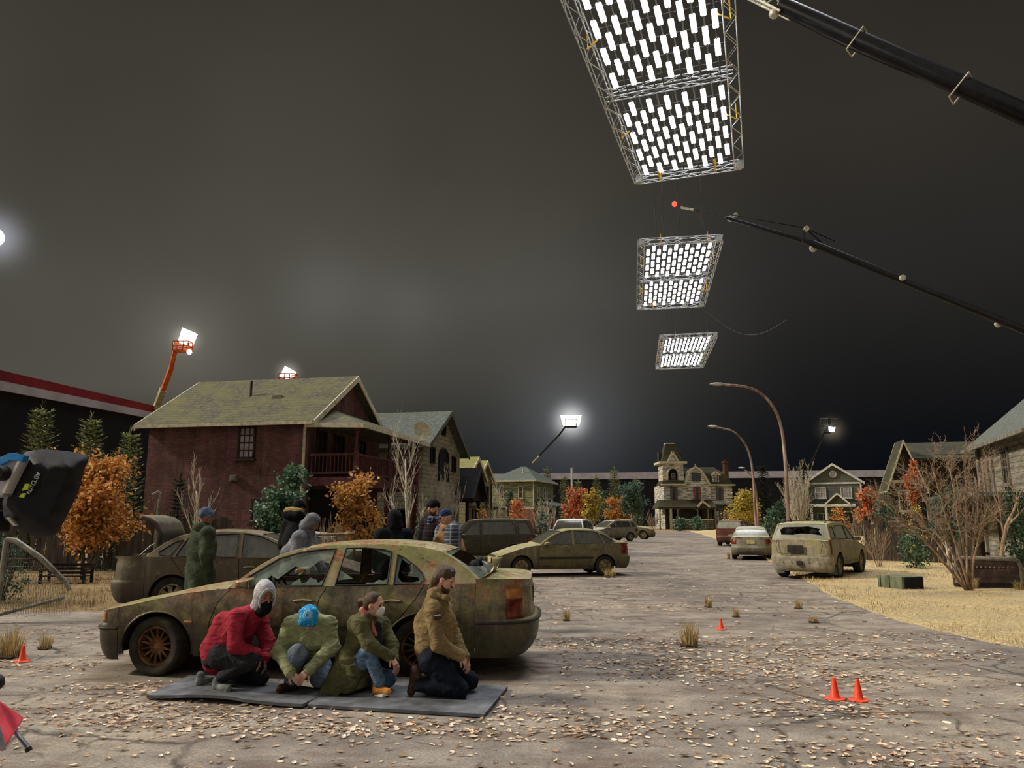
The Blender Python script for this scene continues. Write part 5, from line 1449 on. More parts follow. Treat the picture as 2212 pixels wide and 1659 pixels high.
# stone garden wall
STONE = mat_brick('grey_stone_blocks', '#5f5a50', '#7b756a', '#2b2923', 3.2)
sw = thing('garden_wall', 'low grey stone garden wall in front of the mansion', 'wall', (mx(1510), 112, 0))
for a, b in ((-6.2, -.6), (.9, 9.5)):
    m = MB(); m.box(((a + b) / 2, 0, .75), (b - a, .5, 1.5)); m.build('wall_section', STONE, sw, smooth=False)
    m = MB(); m.box(((a + b) / 2, 0, 1.54), (b - a + .1, .6, .1)); m.build('coping', CREAMW, sw, smooth=False)

# ---- grey gabled house on the right
CLAP_S = mat_siding('slate_grey_clapboard', '#55584f', '#6c6f64', '#2c2d28', .2)
WHITEW = mottle('dirty_white_trim', ['#9a998e', '#bdbcb0', '#d6d5c8'], 6, .7, 0, .1)
C6 = P(1860, 1060, 76); H6 = thing('gabled_house', 'slate grey gabled house with white window frames on the right of the street', 'house', (C6.x, C6.y, 0), R(-22))
gable(H6, 4.9, 9, 5.3, 6.95, CLAP_S, ROOF_D, WHITEW, .35, ridge='y')
m = MB(); m.box((-2.45, -.05, 5.15), (4.9, .1, .16)); m.box((0, -.05, 2.6), (.14, .12, 5.2)); m.box((-4.9, -.05, 2.6), (.14, .12, 5.2)); m.build('corner_trim', WHITEW, H6, smooth=False)
for a in (-3.7, -1.35): window(H6, 'y', a, 4.25, .95, 1.05, WHITEW, GLASSP, 4, 2)
m = MB(); Mr = Matrix.Translation((-2.45, -.06, 6.05)) @ Matrix.Rotation(PI / 2, 4, 'X')
m.lathe([(.26, 0), (.34, 0), (.34, .06), (.26, .06)], 20, Mr, close=True); m.bar((-2.72, -.08, 6.05), (-2.18, -.08, 6.05), .05); m.bar((-2.45, -.08, 5.78), (-2.45, -.08, 6.32), .05); rw = m.build('round_window', WHITEW, H6)
m = MB(); m.lathe([(0, 0), (.27, 0), (.27, .02), (0, .02)], 20, Mr); m.build('pane', GLASSP, rw)
m = MB(); m.box((-2.2, -1.3, 3.0), (5.8, 2.8, .14)); pr_ = m.build('porch_roof', ROOF_D, H6, smooth=False)
m = MB(); m.box((-2.9, -2.72, 2.95), (4.4, .08, .26)); m.build('porch_fascia', WHITEW, pr_, smooth=False)
m = MB(); m.prism([(-3.3, -2.75, 3.1), (-1.2, -2.75, 3.1), (-2.25, -2.75, 4.0)], (0, 2.7, 0)); pg = m.build('porch_gable', ROOF_D, H6, smooth=False, fix=True)
m = MB(); m.bar((-3.35, -2.82, 3.05), (-2.25, -2.82, 4.05), .14, .1, up=(0, 1, 0)); m.bar((-2.25, -2.82, 4.05), (-1.15, -2.82, 3.05), .14, .1, up=(0, 1, 0)); m.build('gable_trim', WHITEW, pg, smooth=False)
for x in (-4.6, -3.3, .3):
    m = MB(); m.box((x, -2.6, 1.45), (.22, .22, 2.9)); m.build('porch_post', WHITEW, H6, smooth=False)
window(H6, 'y', -3.6, 1.5, 1.0, 1.4, WHITEW, GLASSD, 2, 2); window(H6, 'y', -1.4, 1.2, 1.0, 2.3, WHITEW, GLASSD, 1, 2, 0, False, 'doorway')
for y in (2, 5): window(H6, 'x', y, 4.2, .8, 1.1, WHITEW, GLASSD, 1, 2)

# ---- steep dark house behind the bare tree, and the shingled house at the right edge
C7 = P(1992, 1060, 47); H7 = thing('steep_gabled_house', 'dark steep-gabled house behind the bare tree on the right', 'house', (C7.x, C7.y, 0), R(-14))
BRN = mat_siding('dark_brown_siding', '#2c251e', '#41372d', '#15110d', .22)
gable(H7, 1.75, 1.6, 4.0, 6.3, BRN, ROOF_D, CREAMW, .3, ridge='y')
gab = MB(); gab.prism([(0, .6, 0), (0, 6.4, 0), (0, 6.4, 5.6), (0, .6, 5.6)], (5.5, 0, 0)); gab.build('side_wing', BRN, H7, smooth=False, fix=True)
m = MB(); m.prism([(-.3, 0, 5.2), (6, 0, 5.2), (6, 3.5, 6.45), (-.3, 3.5, 6.45)], (0, 0, .15)); m.prism([(-.3, 7, 5.2), (6, 7, 5.2), (6, 3.5, 6.45), (-.3, 3.5, 6.45)], (0, 0, .15)); m.build('wing_roof', ROOF_D, H7, smooth=False, fix=True)
m = MB(); m.box((-.88, -.06, 3.95), (1.85, .14, .16)); m.build('belt_course', CREAMW, H7, smooth=False)
window(H7, 'y', -.88, 2.8, .9, 1.2, CREAMW, GLASSD, 2, 2); window(H7, 'y', 2.6, 3.6, 1.0, 1.2, CREAMW, GLASSD, 2, 2, .6)
SHR = mat_siding('weathered_pale_shingle', '#7c7768', '#a8a293', '#35322a', .2, '#6a6456')
A8 = P(2116, 1000, 34); B8 = P(2250, 1000, 26); dl = (B8 - A8); dl.z = 0
H8 = thing('weathered_house', 'weathered pale shingled house cut off by the right edge of the photo', 'house', (B8.x, B8.y, 0), math.atan2(dl.y, dl.x))
LL = dl.length
gable(H8, LL, 8, 5.0, 8.4, SHR, ROOF_G, GREYW, .5, gutter=1)
m = MB(); m.box((-LL + .05, -.05, 2.4), (.3, .14, 4.9)); m.box((-LL + 2.2, -.03, 2.5), (.25, .1, 4.8)); m.build('corner_board', GREYW, H8, smooth=False)
window(H8, 'y', -LL + 1.2, 3.4, .7, 1.5, GREYW, GREYW, 1, 2); window(H8, 'y', -LL + 4.2, 3.7, .9, 1.3, GREYW, GLASSD, 2, 2)
m = MB(); m.box((-LL / 2, -1.2, 2.55), (LL, 2.4, .14)); m.build('porch_roof', ROOF_G, H8, smooth=False)
for x in (-LL + .3, -LL + 3, -LL + 5.6):
    m = MB(); m.box((x, -2.2, 1.25), (.16, .16, 2.5)); m.build('porch_post', GREYW, H8, smooth=False)
# ------------------------------------------------------------------ trees and shrubs
def mat_leaf(name, stops, rough=.6, spec=.3, trans=.35):
    t = NT(name); g = t.n('ShaderNodeNewGeometry')
    k = len(stops)
    c = t.ramp(g.outputs['Random Per Island'], [(i / max(1, k - 1), s) for i, s in enumerate(stops)])
    t.base(c); t.set(rough, 0, spec)
    if trans:
        tr = t.n('ShaderNodeBsdfTranslucent'); t.l(c, tr.inputs['Color'])
        mx_ = t.n('ShaderNodeMixShader'); mx_.inputs[0].default_value = trans
        t.l(t.b.outputs[0], mx_.inputs[1]); t.l(tr.outputs[0], mx_.inputs[2]); t.l(mx_.outputs[0], t.out.inputs['Surface'])
    return t.m
L_ORANGE = mat_leaf('orange_brown_autumn_leaves', ['#764a20', '#b47432', '#d89c4c', '#9c5e2c', '#e8b86e', '#c48840'])
L_GOLD = mat_leaf('golden_autumn_leaves', ['#7a5626', '#b8863e', '#dcb06a', '#a06c2c', '#cf9a55'])
L_RED = mat_leaf('red_orange_autumn_leaves', ['#7a3620', '#c0603a', '#e08c5a', '#a84e2e', '#eab478', '#8a6238'])
L_YELLOW = mat_leaf('yellow_autumn_leaves', ['#7a6a24', '#b8a244', '#dccb6c', '#94802c', '#c4aa4c'])
L_GREEN = mat_leaf('glossy_green_leaves', ['#1e3222', '#35553a', '#527a52', '#28442c', '#a3b8a2'], .35, .5)
L_DKGREEN = mat_leaf('dark_green_leaves', ['#1a2c1e', '#2a4630', '#3a5a3e', '#223a28'], .45, .4)
L_GREYGR = mat_leaf('grey_green_leaves', ['#34483a', '#4c6450', '#6a8068', '#3e5444'], .5, .3)
L_PINE = mat_leaf('spruce_needles', ['#50552f', '#71764a', '#999e6c', '#62673e'], .7, .2)
L_PINED = mat_leaf('dark_spruce_needles', ['#161c14', '#232b1e', '#303a28'], .8, .1)
L_DRY = mat_leaf('dry_brown_twigs', ['#4a3828', '#6e5840', '#8a7256'], .8, .1)
L_STRAW = mat_leaf('dry_straw_blades', ['#8a7448', '#bda673', '#dcc894', '#a38c5c', '#75623f'], .8, .1, .15)
L_LITTER = mat_leaf('fallen_dry_leaves', ['#7d5f48', '#c2a488', '#e2cfb2', '#a5815f', '#efe2ca', '#d6bc9c', '#8a674c'], .8, .15, .1)
BARK_P = mottle('pale_bare_bark', ['#8f8672', '#bab09a', '#dcd3bf'], 8, .8, 0, .2)
BARK_D = mottle('dark_bark', ['#2a221a', '#453a2d', '#5c4f3e'], 8, .9, 0, .3)
BARK_T = mottle('tan_bare_bark', ['#5c4c3c', '#8b7660', '#b59f86'], 8, .85, 0, .2)

def grow(rng, base, h, spread, r0, levels=4, nb=4, up=.55, lean=(0, 0), crook=.18, first=.25, seg=5, fork=1, minr=.004):
    """branch skeleton: list of (points, radii), and the twig tips"""
    br, tips = [], []
    def go(p, d, L, r, lv):
        pts, rs = [p.copy()], [r]; q = p.copy(); dd = d.copy()
        for k in range(seg):
            dd = (dd + V((rng.uniform(-1, 1), rng.uniform(-1, 1), rng.uniform(-.5, .8))) * crook).normalized()
            q = q + dd * (L / seg); pts.append(q.copy()); rs.append(max(minr, r * (1 - .8 * (k + 1) / seg)))
        br.append((pts, rs))
        if lv >= levels - 1: tips.append((pts[-1], dd)); tips.append((pts[-2], dd))
        if lv < levels:
            n = nb if lv else nb + 2
            for k in range(n):
                t = first + (1 - first) * (k + rng.random()) / n if lv == 0 else .2 + .8 * (k + rng.random()) / n
                i = min(int(t * seg), seg - 1); a = pts[i].lerp(pts[i + 1], t * seg - i)
                az = rng.uniform(0, 2 * PI) if lv else 2 * PI * (k * .382 + rng.random() * .15)
                ax = V((math.cos(az), math.sin(az), 0))
                nd = (dd * up + ax * spread + V((0, 0, .25))).normalized()
                go(a, nd, L * rng.uniform(.42, .62) * (1.05 - .45 * t if lv == 0 else 1), max(minr, rs[i] * .62), lv + 1)
    go(V(base), V((lean[0], lean[1], 1)).normalized(), h, r0, 0)
    return br, tips
def wood(par, br, mat, name='trunk', n0=7):
    m = MB()
    for pts, rs in br: m.tube(pts, rs, n0 if rs[0] > .03 else (5 if rs[0] > .012 else 3), cap=rs[0] > .03)
    return m.build(name, mat, par, ang=180)
def leaf_card(m, rng, p, s, droop=0, wid=.5):
    d = V((rng.gauss(0, 1), rng.gauss(0, 1), rng.gauss(0, .7) - droop)).normalized()
    x = d.cross(V((rng.gauss(0, 1), rng.gauss(0, 1), rng.gauss(0, 1)))).normalized(); n = d.cross(x)
    w = s * wid; b = n * s * rng.uniform(-.2, .2)
    m.add([p, p + d * s * .5 + x * w * .5 + b, p + d * s, p + d * s * .5 - x * w * .5 + b], [(0, 1, 2, 3)])
def crown(par, rng, tips, per, s, spread, mat, name='foliage', droop=.2, wid=.55):
    m = MB()
    for p, d in tips:
        for k in range(per):
            leaf_card(m, rng, p + V((rng.gauss(0, spread), rng.gauss(0, spread), rng.gauss(0, spread * .8))), s * rng.uniform(.6, 1.2), droop, wid)
    return m.build(name, mat, par, smooth=False)

TREES = 'autumn trees and shrubs along the street'
def gpos(px, Y):
    p = P(px, 1119, Y); return V((p.x, p.y, 0))
def tree(name, label, px, Y, top, wpx, leafm=None, bark=BARK_D, seed=1, cat='tree', per=7, ls=.12, levels=3, nb=4, spread=.8, up=.5, first=.2, r0=None, dens=1, low=None, crook=.18, z0=0, lean=(0, 0), minr=None):
    rng = random.Random(seed); s = Y / FPX
    c = gpos(px, Y); h = P(px, top, Y).z; w = wpx * s
    t = thing(name, label, cat, (c.x, c.y, 0))
    br, tips = grow(rng, (0, 0, 0), h * .80, spread, r0 or max(.025, h * .018), levels, nb, up, lean, crook, first, minr=minr or max(.003, s * .22))
    # fit the skeleton to the measured height and width
    ps = [p for b in br for p in b[0]]
    hx = max(abs(p.x) for p in ps) or 1; zt = max(p.z for p in ps)
    fx, fz = (w / 2 * (.86 if leafm else 1)) / hx, (h * (.95 if leafm else 1)) / zt
    def fit(p): return V((p.x * fx, p.y * fx, p.z * fz))
    br = [([fit(p) for p in b[0]], b[1]) for b in br]; tips = [(fit(p), d) for p, d in tips]
    wood(t, br, bark)
    if leafm: crown(t, rng, tips, per, ls, w * .05 * dens, leafm)
    return t
def shrub(name, label, px, Y, top, wpx, leafm, seed=1, n=700, ls=.1, base=None, cat='shrub', twigs=True):
    rng = random.Random(seed); s = Y / FPX; c = gpos(px, Y); h = P(px, top, Y).z; w = wpx * s / 2
    t = thing(name, label, cat, (c.x, c.y, 0)); m = MB()
    for k in range(n):
        a = rng.uniform(0, 2 * PI); r = (rng.random() ** .45); z = rng.random() ** .8
        lump = .72 + .38 * noise.noise(V((math.cos(a) * 1.5 + seed * 9, math.sin(a) * 1.5, z * 2.5)))
        rr = w * r * lump * math.sin(PI * (.16 + .8 * z)) ** .6 * 1.05
        leaf_card(m, rng, V((rr * math.cos(a), rr * math.sin(a), .04 + h * z * (lump * .25 + .78))), ls * rng.uniform(.6, 1.3), .1)
    m.build('foliage', leafm, t, smooth=False)
    if twigs:
        b = MB()
        for k in range(9):
            a = rng.uniform(0, 2 * PI); b.tube([(0, 0, 0), (w * .3 * math.cos(a), w * .3 * math.sin(a), h * .4), (w * .6 * math.cos(a), w * .6 * math.sin(a), h * .85)], [max(.012, h * .01), max(.008, h * .007), .004], 5)
        b.build('stems', BARK_D, t, ang=180)
    return t
def bare_shrub(name, label, px, Y, top, wpx, bark, seed=1, stems=8, cat='shrub', levels=2, nb=4, spread=.55, flare=.55):
    rng = random.Random(seed); s = Y / FPX; c = gpos(px, Y); h = P(px, top, Y).z; w = wpx * s / 2
    t = thing(name, label, cat, (c.x, c.y, 0)); al = []
    for k in range(stems):
        a = 2 * PI * k / stems + rng.uniform(-.4, .4)
        br, _ = grow(rng, (.05 * math.cos(a), .05 * math.sin(a), 0), h * rng.uniform(.6, .9), spread, max(.012, h * .009), levels, nb, .8, (flare * math.cos(a), flare * math.sin(a)), .16, minr=max(.003, s * .22))
        al += br
    ps = [p for b in al for p in b[0]]; hx = max(abs(p.x) for p in ps); zt = max(p.z for p in ps)
    al = [([V((p.x * w / hx, p.y * w / hx, p.z * h / zt)) for p in b[0]], b[1]) for b in al]
    wood(t, al, bark, 'branches'); return t
def conifer(label, px, Y, top, wpx, mat=L_PINE, seed=1, n=None):
    rng = random.Random(seed); s = Y / FPX; c = gpos(px, Y); h = P(px, top, Y).z; w = wpx * s / 2
    t = thing('conifer', label, 'tree', (c.x, c.y, 0), rng.uniform(0, 6))
    m = MB(); m.tube([(0, 0, 0), (0, 0, h * .97)], [h * .018, .01], 6); m.build('trunk', BARK_D, t, ang=180)
    m = MB(); tiers = int(16 + h * 2.2); q = max(.05, h * .018)
    for k in range(tiers):
        z = h * (.06 + .90 * k / tiers); L = w * (1 - k / tiers) ** .8 * 1.08 + .05 * h
        for j in range(9):
            a = 2 * PI * (j / 9 + k * .37) + rng.uniform(-.2, .2); Lr = L * rng.uniform(.65, 1.1)
            d = V((math.cos(a), math.sin(a), 0)); ns = max(4, int(Lr / q * .8))
            for i in range(ns):
                u = (i + rng.random()) / ns; p = V((0, 0, z)) + d * Lr * u + V((0, 0, Lr * (.34 * u * u + .10 * u)))
                for sd in (-1, 1):
                    x = V((-d.y, d.x, 0)) * sd; e = (d * .7 + x * (.8 - .4 * u) + V((0, 0, rng.uniform(.0, .6)))).normalized()
                    e2 = e.cross(V((0, 0, 1))).normalized(); ll = q * rng.uniform(1.8, 3.2) * (1.2 - .5 * u)
                    m.add([p, p + e * ll * .5 + e2 * q * .42, p + e * ll, p + e * ll * .5 - e2 * q * .42], [(0, 1, 2, 3)])
    for k in range(14):
        a = rng.uniform(0, 6.3); p = V((0, 0, h * (.9 + .1 * k / 14))); e = V((math.cos(a) * .4, math.sin(a) * .4, 1)).normalized(); e2 = e.orthogonal().normalized()
        m.add([p, p + e * q + e2 * q * .3, p + e * q * 2.2, p + e * q - e2 * q * .3], [(0, 1, 2, 3)])
    m.build('needles', mat, t, smooth=False); return t

# left side
tree('maple_tree', 'orange-brown autumn maple right of the black camera cover', 190, 21.3, 985, 232, L_ORANGE, seed=3, per=24, ls=.155, levels=3, nb=5, first=.12, spread=1.0, dens=1.5)
conifer('tallest spruce above the black camera cover, leftmost of the row', 67, 26, 870, 74, seed=4)
conifer('spruce second from the left above the black camera cover', 178, 31, 895, 72, seed=5)
conifer('spruce just left of the brick house corner, behind the orange maple', 266, 27, 925, 82, seed=6)
shrub('evergreen_shrub', 'dark green leafy tree crown peeping out above the orange maple', 245, 25, 975, 70, L_DKGREEN, 8, 900, .16)
tree('birch_tree', 'bare pale young birch in front of the left half of the brick wall', 430, 24, 975, 120, None, BARK_P, seed=12, levels=3, nb=5, spread=.5, up=.7, first=.15, r0=.055, crook=.09)
tree('bare_tree', 'small bare forked tree at the left corner of the brick house', 330, 25, 1035, 44, None, BARK_T, seed=14, levels=2, nb=3, spread=.6, up=.7, r0=.05)
conifer('small dark spruce against the brick wall', 383, 26, 1026, 52, L_PINED, seed=9)
tree('rhododendron', 'glossy green leafy tree in front of the brick house corner', 594, 21.5, 1000, 128, L_GREEN, seed=22, per=13, ls=.15, levels=3, nb=4, spread=.8, dens=1.6, first=.1)
tree('golden_tree', 'golden orange young tree under the balcony', 772, 21, 1014, 124, L_GOLD, seed=25, per=8, ls=.155, levels=3, nb=4, spread=.8, dens=1.5, first=.1)
tree('bare_tree', 'tall pale bare tree in front of the balcony end', 888, 22.5, 876, 128, None, BARK_P, seed=31, levels=3, nb=5, spread=.55, up=.65, first=.12, r0=.08, crook=.09)
bare_shrub('dry_shrub', 'dry brown shrub between the grey hoodie and the golden tree', 722, 17.4, 1105, 70, BARK_T, 33, 14, levels=2, nb=5)
bare_shrub('blossom_shrub', 'pale bare shrub in front of the shingled house', 960, 34.5, 998, 92, BARK_P, 35, 10, levels=3, nb=4)
shrub('evergreen_shrub', 'low dark green shrub at the foot of the tall bare tree', 915, 22, 1120, 60, L_DKGREEN, 37, 500, .13)
# middle distance
tree('bare_tree', 'slim pale bare tree beside the black entrance porch', 1072, 44, 1030, 70, None, BARK_P, seed=41, levels=3, nb=4, spread=.6, up=.75, r0=.07)
shrub('autumn_shrub', 'orange shrub in front of the pale green clapboard house', 1118, 46, 1080, 60, L_RED, 43, 900, .2)
shrub('evergreen_shrub', 'green and yellow shrub beside the orange shrub, below the clapboard house windows', 1104, 52, 1062, 34, L_GREYGR, 45, 500, .2)
bare_shrub('bare_shrub', 'grey bare shrub before the porch of the clapboard house', 1175, 48, 1065, 62, BARK_P, 47, 8, levels=2, nb=5)
shrub('evergreen_shrub', 'grey-green low shrub left of the white-roofed wagon', 1172, 44, 1105, 40, L_GREYGR, 49, 500, .16)
shrub('autumn_shrub', 'brown-orange low shrub behind the muddy suv', 1042, 40, 1098, 50, L_GOLD, 50, 500, .14)
tree('autumn_tree', 'red and orange young tree behind the white-roofed wagon', 1238, 58, 1048, 56, L_RED, seed=51, per=7, ls=.24, dens=1.6, first=.1)
tree('autumn_tree', 'yellow-leaved young tree right of the red one', 1276, 56, 1052, 56, L_YELLOW, BARK_P, seed=53, per=5, ls=.24, dens=1.3, first=.3)
tree('autumn_tree', 'rounded orange-brown tree above the pale minivan', 1338, 75, 1072, 58, L_ORANGE, seed=55, per=12, ls=.24, dens=1.6, first=.12)
shrub('evergreen_shrub', 'green shrub between the yellow tree and the rounded orange tree', 1304, 78, 1062, 40, L_GREYGR, 57, 700, .28)
tree('evergreen_tree', 'grey-green tree with pale forked trunk left of the mansion', 1370, 72, 1038, 62, L_GREYGR, BARK_P, seed=59, per=12, ls=.26, dens=1.8, first=.35)
for i, (px, top, w, Y, lab) in enumerate(((1220, 1026, 24, 88, 'spruce left of the utility pole'), (1250, 1036, 24, 90, 'small spruce right of the utility pole'), (1290, 1026, 28, 88, 'spruce behind the yellow-leaved tree'), (1329, 1011, 36, 86, 'tallest spruce left of the mansion'), (1377, 1032, 22, 92, 'thin spruce behind the grey-green tree'))):
    conifer(lab, px, Y, top, w, seed=60 + i)
conifer('spruce tip behind the hip roof of the clapboard house', 1183, 100, 1008, 20, seed=66)
bare_shrub('bare_shrub', 'small bare shrub at the left end of the mansion porch', 1408, 98, 1098, 40, BARK_T, 67, 7, levels=2)
shrub('evergreen_shrub', 'glossy green shrub left of the gap in the garden wall', 1470, 106, 1118, 36, L_GREEN, 68, 420, .36)
shrub('evergreen_shrub', 'glossy green shrub in the gap of the garden wall', 1506, 107, 1116, 40, L_GREEN, 69, 420, .36)
tree('autumn_tree', 'bright yellow tree at the right end of the mansion', 1607, 74, 1060, 74, L_YELLOW, seed=71, per=13, ls=.26, dens=1.7, first=.12)
shrub('autumn_shrub', 'dark red shrub at the foot of the yellow tree', 1585, 80, 1106, 40, L_RED, 73, 300, .26)
conifer('dark spruce between the street lamps', 1653, 78, 1000, 52, L_PINED, seed=75)
conifer('dark spruce right of the tallest street lamp', 1742, 70, 1008, 56, L_PINED, seed=76)
shrub('evergreen_shrub', 'green shrub behind the silver sedan', 1668, 41, 1100, 58, L_GREEN, 77, 900, .18)
shrub('evergreen_shrub', 'dark shrub between the middle and tallest street lamps', 1690, 60, 1080, 70, L_DKGREEN, 78, 700, .24)
bare_shrub('bare_tree', 'pale bare many-stemmed tree behind the cream suv', 1726, 44, 990, 96, BARK_P, 79, 12, 'tree', levels=3, nb=4, flare=.35)
shrub('autumn_shrub', 'orange-brown shrub behind the cream suv', 1812, 38, 1096, 62, L_ORANGE, 81, 600, .15)
bare_shrub('bare_shrub', 'bare sticks leaning right above the cream suv', 1845, 34, 1085, 70, BARK_T, 83, 8, levels=2, nb=3)
tree('autumn_tree', 'red-orange sparse tree right of the slate grey house', 1876, 42, 1050, 60, L_RED, seed=85, per=9, ls=.2, dens=1.3, first=.3)
# right side
def big_bare():
    rng = random.Random(91); Y = 18.9; c = gpos(2078, Y); t = thing('bare_tree', 'large bare spreading tree beside the overturned sofa', 'tree', (c.x, c.y, 0)); al = []
    s = Y / FPX
    for (tx, ty, r, dy) in ((1905, 1080, .036, -.6), (1965, 1025, .036, .5), (2010, 1000, .034, -.5), (2050, 1010, .038, .8), (2085, 1000, .034, -.3), (2118, 1020, .036, .5), (2132, 1100, .034, -.7), (1935, 1060, .028, .3)):
        e = P(tx, ty, Y + dy) - c; b = V((rng.uniform(-.05, .05), rng.uniform(-.05, .05), 0)); k = V((e.x * .36, e.y * .3, e.z * .42))
        mid = V((e.x * .68, e.y * .6, e.z * .72))
        pts = [b, b.lerp(k, .5), k, k.lerp(mid, .5) + V((rng.uniform(-.05, .05), 0, 0)), mid, mid.lerp(e, .5), e]; rs = [r, r * .9, r * .75, r * .6, r * .5, r * .3, .008]
        al.append((pts, rs))
        for q in range(15):
            u = rng.uniform(.3, 1) * 5.99; i = int(u); a = pts[i].lerp(pts[i + 1], u - i); d = (pts[i + 1] - pts[i]).normalized()
            sub, _ = grow(rng, (0, 0, 0), rng.uniform(.35, .8), .75, rs[i] * .45 + .002, 2, 4, .7, (0, 0), .22, minr=.0035)
            rot = (d + V((rng.uniform(-.9, .9), rng.uniform(-.9, .9), rng.uniform(-.1, .7)))).normalized().to_track_quat('Z', 'Y')
            al += [([a + rot @ p for p in s_[0]], s_[1]) for s_ in sub]
    wood(t, al, BARK_T, 'branches')
big_bare()
tree('autumn_tree', 'small red-leaved tree in front of the steep gable', 1974, 42, 985, 30, L_RED, seed=88, per=14, ls=.16, dens=1.4, first=.55)
tree('bare_tree', 'forked bare tree rising behind the sofa at the right edge', 2150, 22.5, 985, 150, None, BARK_T, seed=94, levels=3, nb=4, spread=.6, up=.8, first=.35, r0=.075)
shrub('evergreen_shrub', 'low dark green shrub in front of the board fence', 1968, 27, 1145, 78, L_GREEN, 95, 900, .12)
shrub('autumn_shrub', 'sparse yellow shrub at the left end of the board fence', 1975, 28.5, 1085, 60, L_YELLOW, 96, 260, .12)
shrub('evergreen_shrub', 'dark green foliage against the weathered house at the right edge', 2195, 25, 1060, 90, L_DKGREEN, 97, 1100, .14)
shrub('evergreen_shrub', 'grey-green foliage left of the steep dark house', 1912, 36, 1060, 80, L_GREYGR, 98, 900, .16)
tree('evergreen_tree', 'green leafy sapling behind the large bare tree', 2040, 26.5, 1050, 90, L_GREYGR, BARK_P, seed=99, per=6, ls=.14, dens=1.5)
bare_shrub('bare_shrub', 'tangled bare brush in front of the board fence', 1890, 28, 1130, 80, BARK_T, 100, 9, levels=2, nb=4)
shrub('evergreen_shrub', 'dark ivy-like shrub by the wire gate at the left edge', 18, 16, 1160, 120, L_DKGREEN, 101, 900, .10)

# ---- tufts of dry grass
def tuft(label, px, py, hpx, wpx, n=140, seed=1, dark=True, group=None):
    g = G(px, py); Y = g.y; s = Y / FPX; h, w = hpx * s, wpx * s / 2; rng = random.Random(seed)
    t = thing('grass_tuft', label, 'grass tuft', (g.x, g.y, 0), 0, group or 'dry grass tufts'); m = MB()
    for k in range(n):
        a = rng.uniform(0, 2 * PI); r = rng.random() ** .6 * w * .55; b = V((r * math.cos(a), r * math.sin(a), 0))
        out = V((math.cos(a), math.sin(a), 0)) * w * rng.uniform(.1, .7); H = h * rng.uniform(.45, 1.05)
        x = V((-math.sin(a), math.cos(a), 0)) * max(.004, s * .45)
        p1, p2 = b + out * .35 + V((0, 0, H * .6)), b + out + V((0, 0, H * rng.uniform(.75, 1)))
        m.add([b - x, b + x, p1 + x * .7, p1 - x * .7, p2], [(0, 1, 2, 3), (3, 2, 4)])
    m.build('blades', L_STRAW, t, smooth=False)
    if dark:
        m = MB(); m.ico((0, 0, h * .06), w * .62, 2, sq=(1, 1, .35), jit=.5); m.build('root_clump', mottle('dark_root_clump', ['#2a2118', '#4a3b2a', '#6a573d'], 14, .95, 0, .6), t)
    return t
tuft('large straw tuft beside the orange cone at the left edge', 22, 1420, 72, 84, 260, 1)
tuft('smaller straw tuft right of the large one at the left edge', 98, 1402, 38, 46, 120, 2)
tuft('biggest dry grass clump in the middle of the road', 1490, 1396, 58, 62, 260, 3)
tuft('dry tuft up the road behind the biggest clump, left of the other small ones', 1530, 1312, 26, 26, 110, 4)
tuft('small dry tuft behind the lone middle cone', 1590, 1333, 24, 26, 110, 5)
tuft('dry tuft just right of the mossy sedan tail', 1224, 1341, 30, 26, 110, 6)
tuft('dry tuft near the lawn edge, nearer the cream suv', 1725, 1315, 24, 28, 110, 7)
tuft('low dry tuft near the lawn edge, nearer the camera', 1758, 1345, 18, 34, 110, 8)
tuft('brown tuft at the rear wheel of the tan compact sedan', 1318, 1247, 24, 42, 150, 9)
tuft('small dry tuft left of the silver sedan', 1574, 1207, 18, 12, 70, 10)
tuft('straw tuft at the foot of the large bare tree', 2100, 1276, 34, 40, 160, 11)
tuft('straw tuft at the right end of the sofa', 2205, 1280, 30, 40, 120, 12)

# ---- straw grass on the two lawns: uncountable
L_STRAWB = mat_leaf('brown_verge_blades', ['#57482f', '#84704c', '#a8926a', '#6a5a40', '#c0a97c'], .8, .1, .15)
def straw(name, label, n, fn, seed, hmin, hmax, mat=L_STRAW):
    rng = random.Random(seed); m = MB()
    for k in range(n):
        q = fn(rng)
        if q is None: continue
        x, y, z = q; d = rng.uniform(0, 2 * PI); H = rng.uniform(hmin, hmax); wv = max(.003, y / FPX * .42)
        e = V((math.cos(d), math.sin(d), 0)); x_ = V((-e.y, e.x, 0)) * wv; b = V((x, y, z)); k2 = rng.uniform(.3, 1.6)
        c_ = b + e * H * k2 * .4 + V((0, 0, H * .7)); m.add([b - x_, b + x_, c_ + x_ * .8, c_ - x_ * .8, b + e * H * k2 + V((0, 0, H * rng.uniform(.45, 1.1)))], [(0, 1, 2, 3), (3, 2, 4)])
    return tag(m.build(name, mat, None, smooth=False), label, 'grass', kind='stuff')
def on_lawn(r):
    y = 6.5 + r.random() ** 1.7 * 34; x = edge_x(y) + r.random() ** 1.3 * 17 - .15
    if x / y > .72 or x < edge_x(y) + .12 * noise.noise(V((y * 2, x, 0))): return None
    if noise.noise(V((x * .7, y * .7, 2))) < -.25: return None
    return x, y, .03
straw('lawn_straw', 'dry straw grass covering the lawn on the right', 42000, on_lawn, 5, .03, .11)
def on_verge(r):
    x = -15 + r.random() * 15.5; y0 = 15.3 + max(0, x + 7.5) * 2.2; y = y0 + r.random() ** 1.5 * 11
    if noise.noise(V((x * .6, y * .6, 5))) < -.2: return None
    return x, y, .05
straw('verge_straw', 'dry brown grass along the left verge', 15000, on_verge, 6, .06, .26, L_STRAWB)

